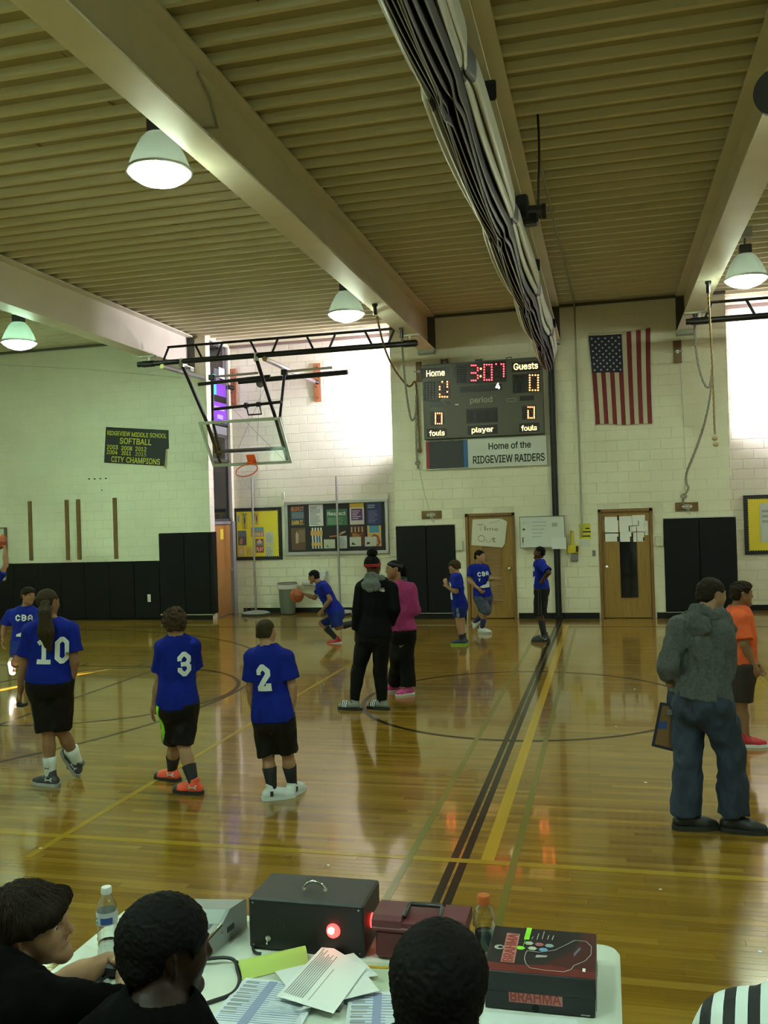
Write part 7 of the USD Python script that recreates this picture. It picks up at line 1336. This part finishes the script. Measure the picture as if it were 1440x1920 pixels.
m = meshkit.text_mesh('BRAHMA', .028, .0008, True); m.apply_transform(np.diag([.062/.08, 1, 1, 1])); m.apply_transform(T(RF, (0, 0, 0))); m.apply_translation(A([lt(.155, 0)[0], lt(0, .22)[1], zt_+.0012])-A([m.bounds[0][0], m.bounds[0][1], m.bounds[0][2]])*A([1, 1, 1])); m.vertices[:, 1] = lt(0, .2)[1]+(m.vertices[:, 1]-m.bounds[0][1])*(D_*.62/(m.bounds[1][1]-m.bounds[0][1]))
bnd = m.bounds; M('lid_lettering_plate', extrude(sbox(bnd[0][0]-.004, bnd[0][1]-.004, bnd[1][0]+.004, bnd[1][1]+.004), .0006, None, (0, 0, zt_+.0004)), BRP, t); M('lid_lettering', m, BRR, t)
c = lt(.10, .50); M('lid_emblem', extrude(Point(c).buffer(.014).difference(Point(c[0]+.003, c[1]).buffer(.007)), .0006, None, (0, 0, zt_+.0004)), WL, t)
fy = Y0+.0025; lw_ = .125; fx = P(965, 1862, y=fy); tz = P(965, 1876, y=fy)[2]; tx0 = P(957, 1876, y=fy)[0]; tx1 = P(1052, 1884, y=fy)[0]
pl_ = bx((tx0-.004, fy-.0008, tz-.004), (tx1+.004, fy+.0002, tz+.031)); M('front_lettering_plate', pl_, BRP, t); M('front_lettering', text('BRAHMA', .027, (tx0, fy-.0009, tz), width=tx1-tx0, d=.0008), BRR, t)
q = P(1003, 1845, y=fy); M('front_emblem', extrude(Point(0, 0).buffer(.014).difference(Point(.003, -.002).buffer(.008)), .0008, FRONT, (q[0], fy+.0002, q[2])), WL, t); q = P(1005, 1904, y=fy); M('finger_hole', extrude(Point(0, 0).buffer(.010), .0008, FRONT, (q[0], fy+.0002, max(q[2], ZT+.012))), mat('hole_black', (.002, .002, .002), .9), t); q = P(1098, 1905, y=fy); M('small_print', bx((q[0]-.012, fy-.0006, q[2]), (q[0]+.012, fy+.0002, q[2]+.003)), WL, t)
sx = X1+.0006; M('side_print', [bx((X1-.001, Y0+.02, ZT+.01), (sx, Y1-.03, Z1-.06))], mat('side_grey_print', (.22, .21, .22), .35), t); M('side_print', [bx((X1, Y0+.06, ZT+.02), (sx+.0004, Y0+.12, Z1-.06)), ], mat('side_lilac_print', (.28, .24, .30), .35), t); M('side_print', bx((X1, Y0+.005, ZT+.05), (sx+.0004, Y0+.02, Z1-.055)), LIME, t); M('side_hole', extrude(affinity.scale(Point(0, 0).buffer(.012), .8, 1.7), .0008, np.stack([A([0, 1., 0]), A([0, 0, 1.]), A([1., 0, 0])], 1), (sx, Y0+.19, Z1-.065)), INK, t)
t2 = t
# papers
def sheet(pix, z, m, name, label, cat='paper sheet', lines=None, d=.0008):
    c4 = [P(*p, z=z) for p in pix]; t = X(name, label, cat, sum(c4)/len(c4)); M('sheet', extrude(Polygon([(q[0], q[1]) for q in c4]), d, None, (0, 0, z)), m, t)
    return t, c4
def quadlines(t, c4, z, rows, m, u0=.06, u1=.94, v0=.06, v1=.94, name='text_lines', frac=.4, seed=0, var=(.6, 1.)):
    r_ = np.random.default_rng(seed); V = []; F = []
    def at(u, v): q = (c4[0]*(1-u)+c4[1]*u)*(1-v)+(c4[3]*(1-u)+c4[2]*u)*v; return (q[0], q[1], z)
    for i in range(rows):
        a, b = v0+(v1-v0)*i/rows, v0+(v1-v0)*(i+frac)/rows; ue = u0+(u1-u0)*r_.uniform(*var); k = len(V); V += [at(u0, a), at(ue, a), at(ue, b), at(u0, b)]; F += [[k, k+1, k+2], [k, k+2, k+3]]
    M(name, trimesh.Trimesh(A(V), A(F), process=False), m, t, kind='stuff')
PB = mat('blue_white_paper', (.66, .70, .76), .7); BLUEL = mat('pale_blue_print', (.30, .36, .52), .7); GL_ = mat('grey_print', (.30, .31, .31), .7)
def pad_of(pix, label, seed):
    t, c4 = sheet(pix, ZT+.0005, PB, 'score_sheet', label, d=.007); z = ZT+.0079; quadlines(t, c4, z, 20, BLUEL, frac=.45, seed=seed, var=(.97, 1.), name='ruled_rows'); quadlines(t, c4, z+.0003, 1, mat('blue_band', (.26, .30, .48), .7), u0=.33, u1=.46, v0=.03, v1=.97, frac=1, name='blue_column'); quadlines(t, c4, z+.0003, 9, GL_, u0=.05, u1=.30, v0=.08, v1=.8, seed=seed+1, name='names'); quadlines(t, c4, z+.0006, 16, PB, u0=.5, u1=.97, v0=.12, v1=.9, frac=.3, var=(.98, 1), name='cells')
pad_of([(461, 1837), (605, 1853), (560, 1938), (383, 1925)], 'blue ruled score sheet in the middle of the table', 1); pad_of([(655, 1863), (795, 1864), (800, 1990), (640, 1990)], 'blue ruled score sheet between papers and the nearest head', 2)
PW = mat('white_sheet', (.78, .80, .79), .7); PW2 = mat('white_sheet_cool', (.72, .76, .75), .7)
t, c4 = sheet([(515, 1822), (663, 1787), (709, 1829), (545, 1860)], ZT+.016, PW2, 'loose_sheet', 'white sheet lowest of the loose pile, long side left to right')
t, c4 = sheet([(560, 1895), (640, 1830), (660, 1795), (712, 1858)], ZT+.0195, PW2, 'loose_sheet', 'white sheet under the printed one, its corner pointing right')
t, c4 = sheet([(610, 1769), (687, 1815), (625, 1901), (518, 1868)], ZT+.024, PW, 'loose_sheet', 'white sheet with a printed block, topmost of the loose pile'); c4 = [c4[3], c4[0], c4[1], c4[2]]
quadlines(t, c4, ZT+.0252, 9, GL_, u0=.08, u1=.92, v0=.06, v1=.42, frac=.55, seed=4, var=(.85, 1), name='printed_block'); quadlines(t, c4, ZT+.0252, 1, GL_, u0=.08, u1=.8, v0=.5, v1=.54, frac=.4, name='printed_line')
M('binder_clip', [rbox(P(632, 1897, z=ZT+.002)+A([-.02, 0, 0]), P(632, 1897, z=ZT+.002)+A([.012, .03, .018]), .004)], GREYM, label='grey binder clip under the loose sheets', cat='clip')
t = X('yellow_pad', 'yellow-green legal pad with curled page on the table', 'note pad', P(510, 1810, z=ZT)); c4 = [P(443, 1797, z=ZT+.02), P(569, 1772, z=ZT+.03), P(579, 1806, z=ZT+.004), P(455, 1837, z=ZT+.004)]; YP = mat('yellow_green_paper', (.50, .62, .14), .65)
V = []; n = 14
for i in range(n+1):
    v = i/n; zc = .032*math.sin(math.pi*min(1, v*1.0)**.8)+.004*(1-v)
    for j in range(9): u = j/8; q = (c4[0]*(1-u)+c4[1]*u)*(1-v)+(c4[3]*(1-u)+c4[2]*u)*v; V.append((q[0], q[1], ZT+.0015+zc*(.8+.3*u)))
F = []
for i in range(n):
    for j in range(8): a = i*9+j; F += [[a, a+1, a+10], [a, a+10, a+9]]
M('curled_page', trimesh.Trimesh(A(V), A(F), process=False), YP, t, True); M('pad_block', extrude(Polygon([(q[0], q[1]) for q in c4]).buffer(-.004), .002, None, (0, 0, ZT+.0003)), YP, t)
a, b = P(672, 1812, z=ZT+.006), P(729, 1814, z=ZT+.006); t = X('pencil', 'yellow pencil lying beside the loose sheets', 'pencil', a); M('shaft', rod(a, b, .0037, 6), mat('pencil_yellow', (.60, .36, .02), .4), t); M('tip', tube([b, b+(b-a)/np.linalg.norm(b-a)*.015], [.0037, .0004], 6), mat('pencil_wood', (.35, .22, .1), .6), t)
M('manila_folder', extrude(Polygon([(q[0], q[1]) for q in [P(*p, z=ZT) for p in ((676, 1803), (733, 1808), (738, 1862), (700, 1858))]]), .002, None, (0, 0, ZT+.0002)), mat('folder_green', (.50, .56, .42), .6), label='pale folder under the pencil', cat='folder')
M('table_paper', extrude(Polygon([(q[0], q[1]) for q in [P(*p, z=ZT) for p in ((905, 1898), (1080, 1912), (1110, 1990), (890, 1990))]]), .001, None, (0, 0, ZT+.0002)), PW2, label='white sheet at the near edge in front of the shoe box', cat='paper sheet')
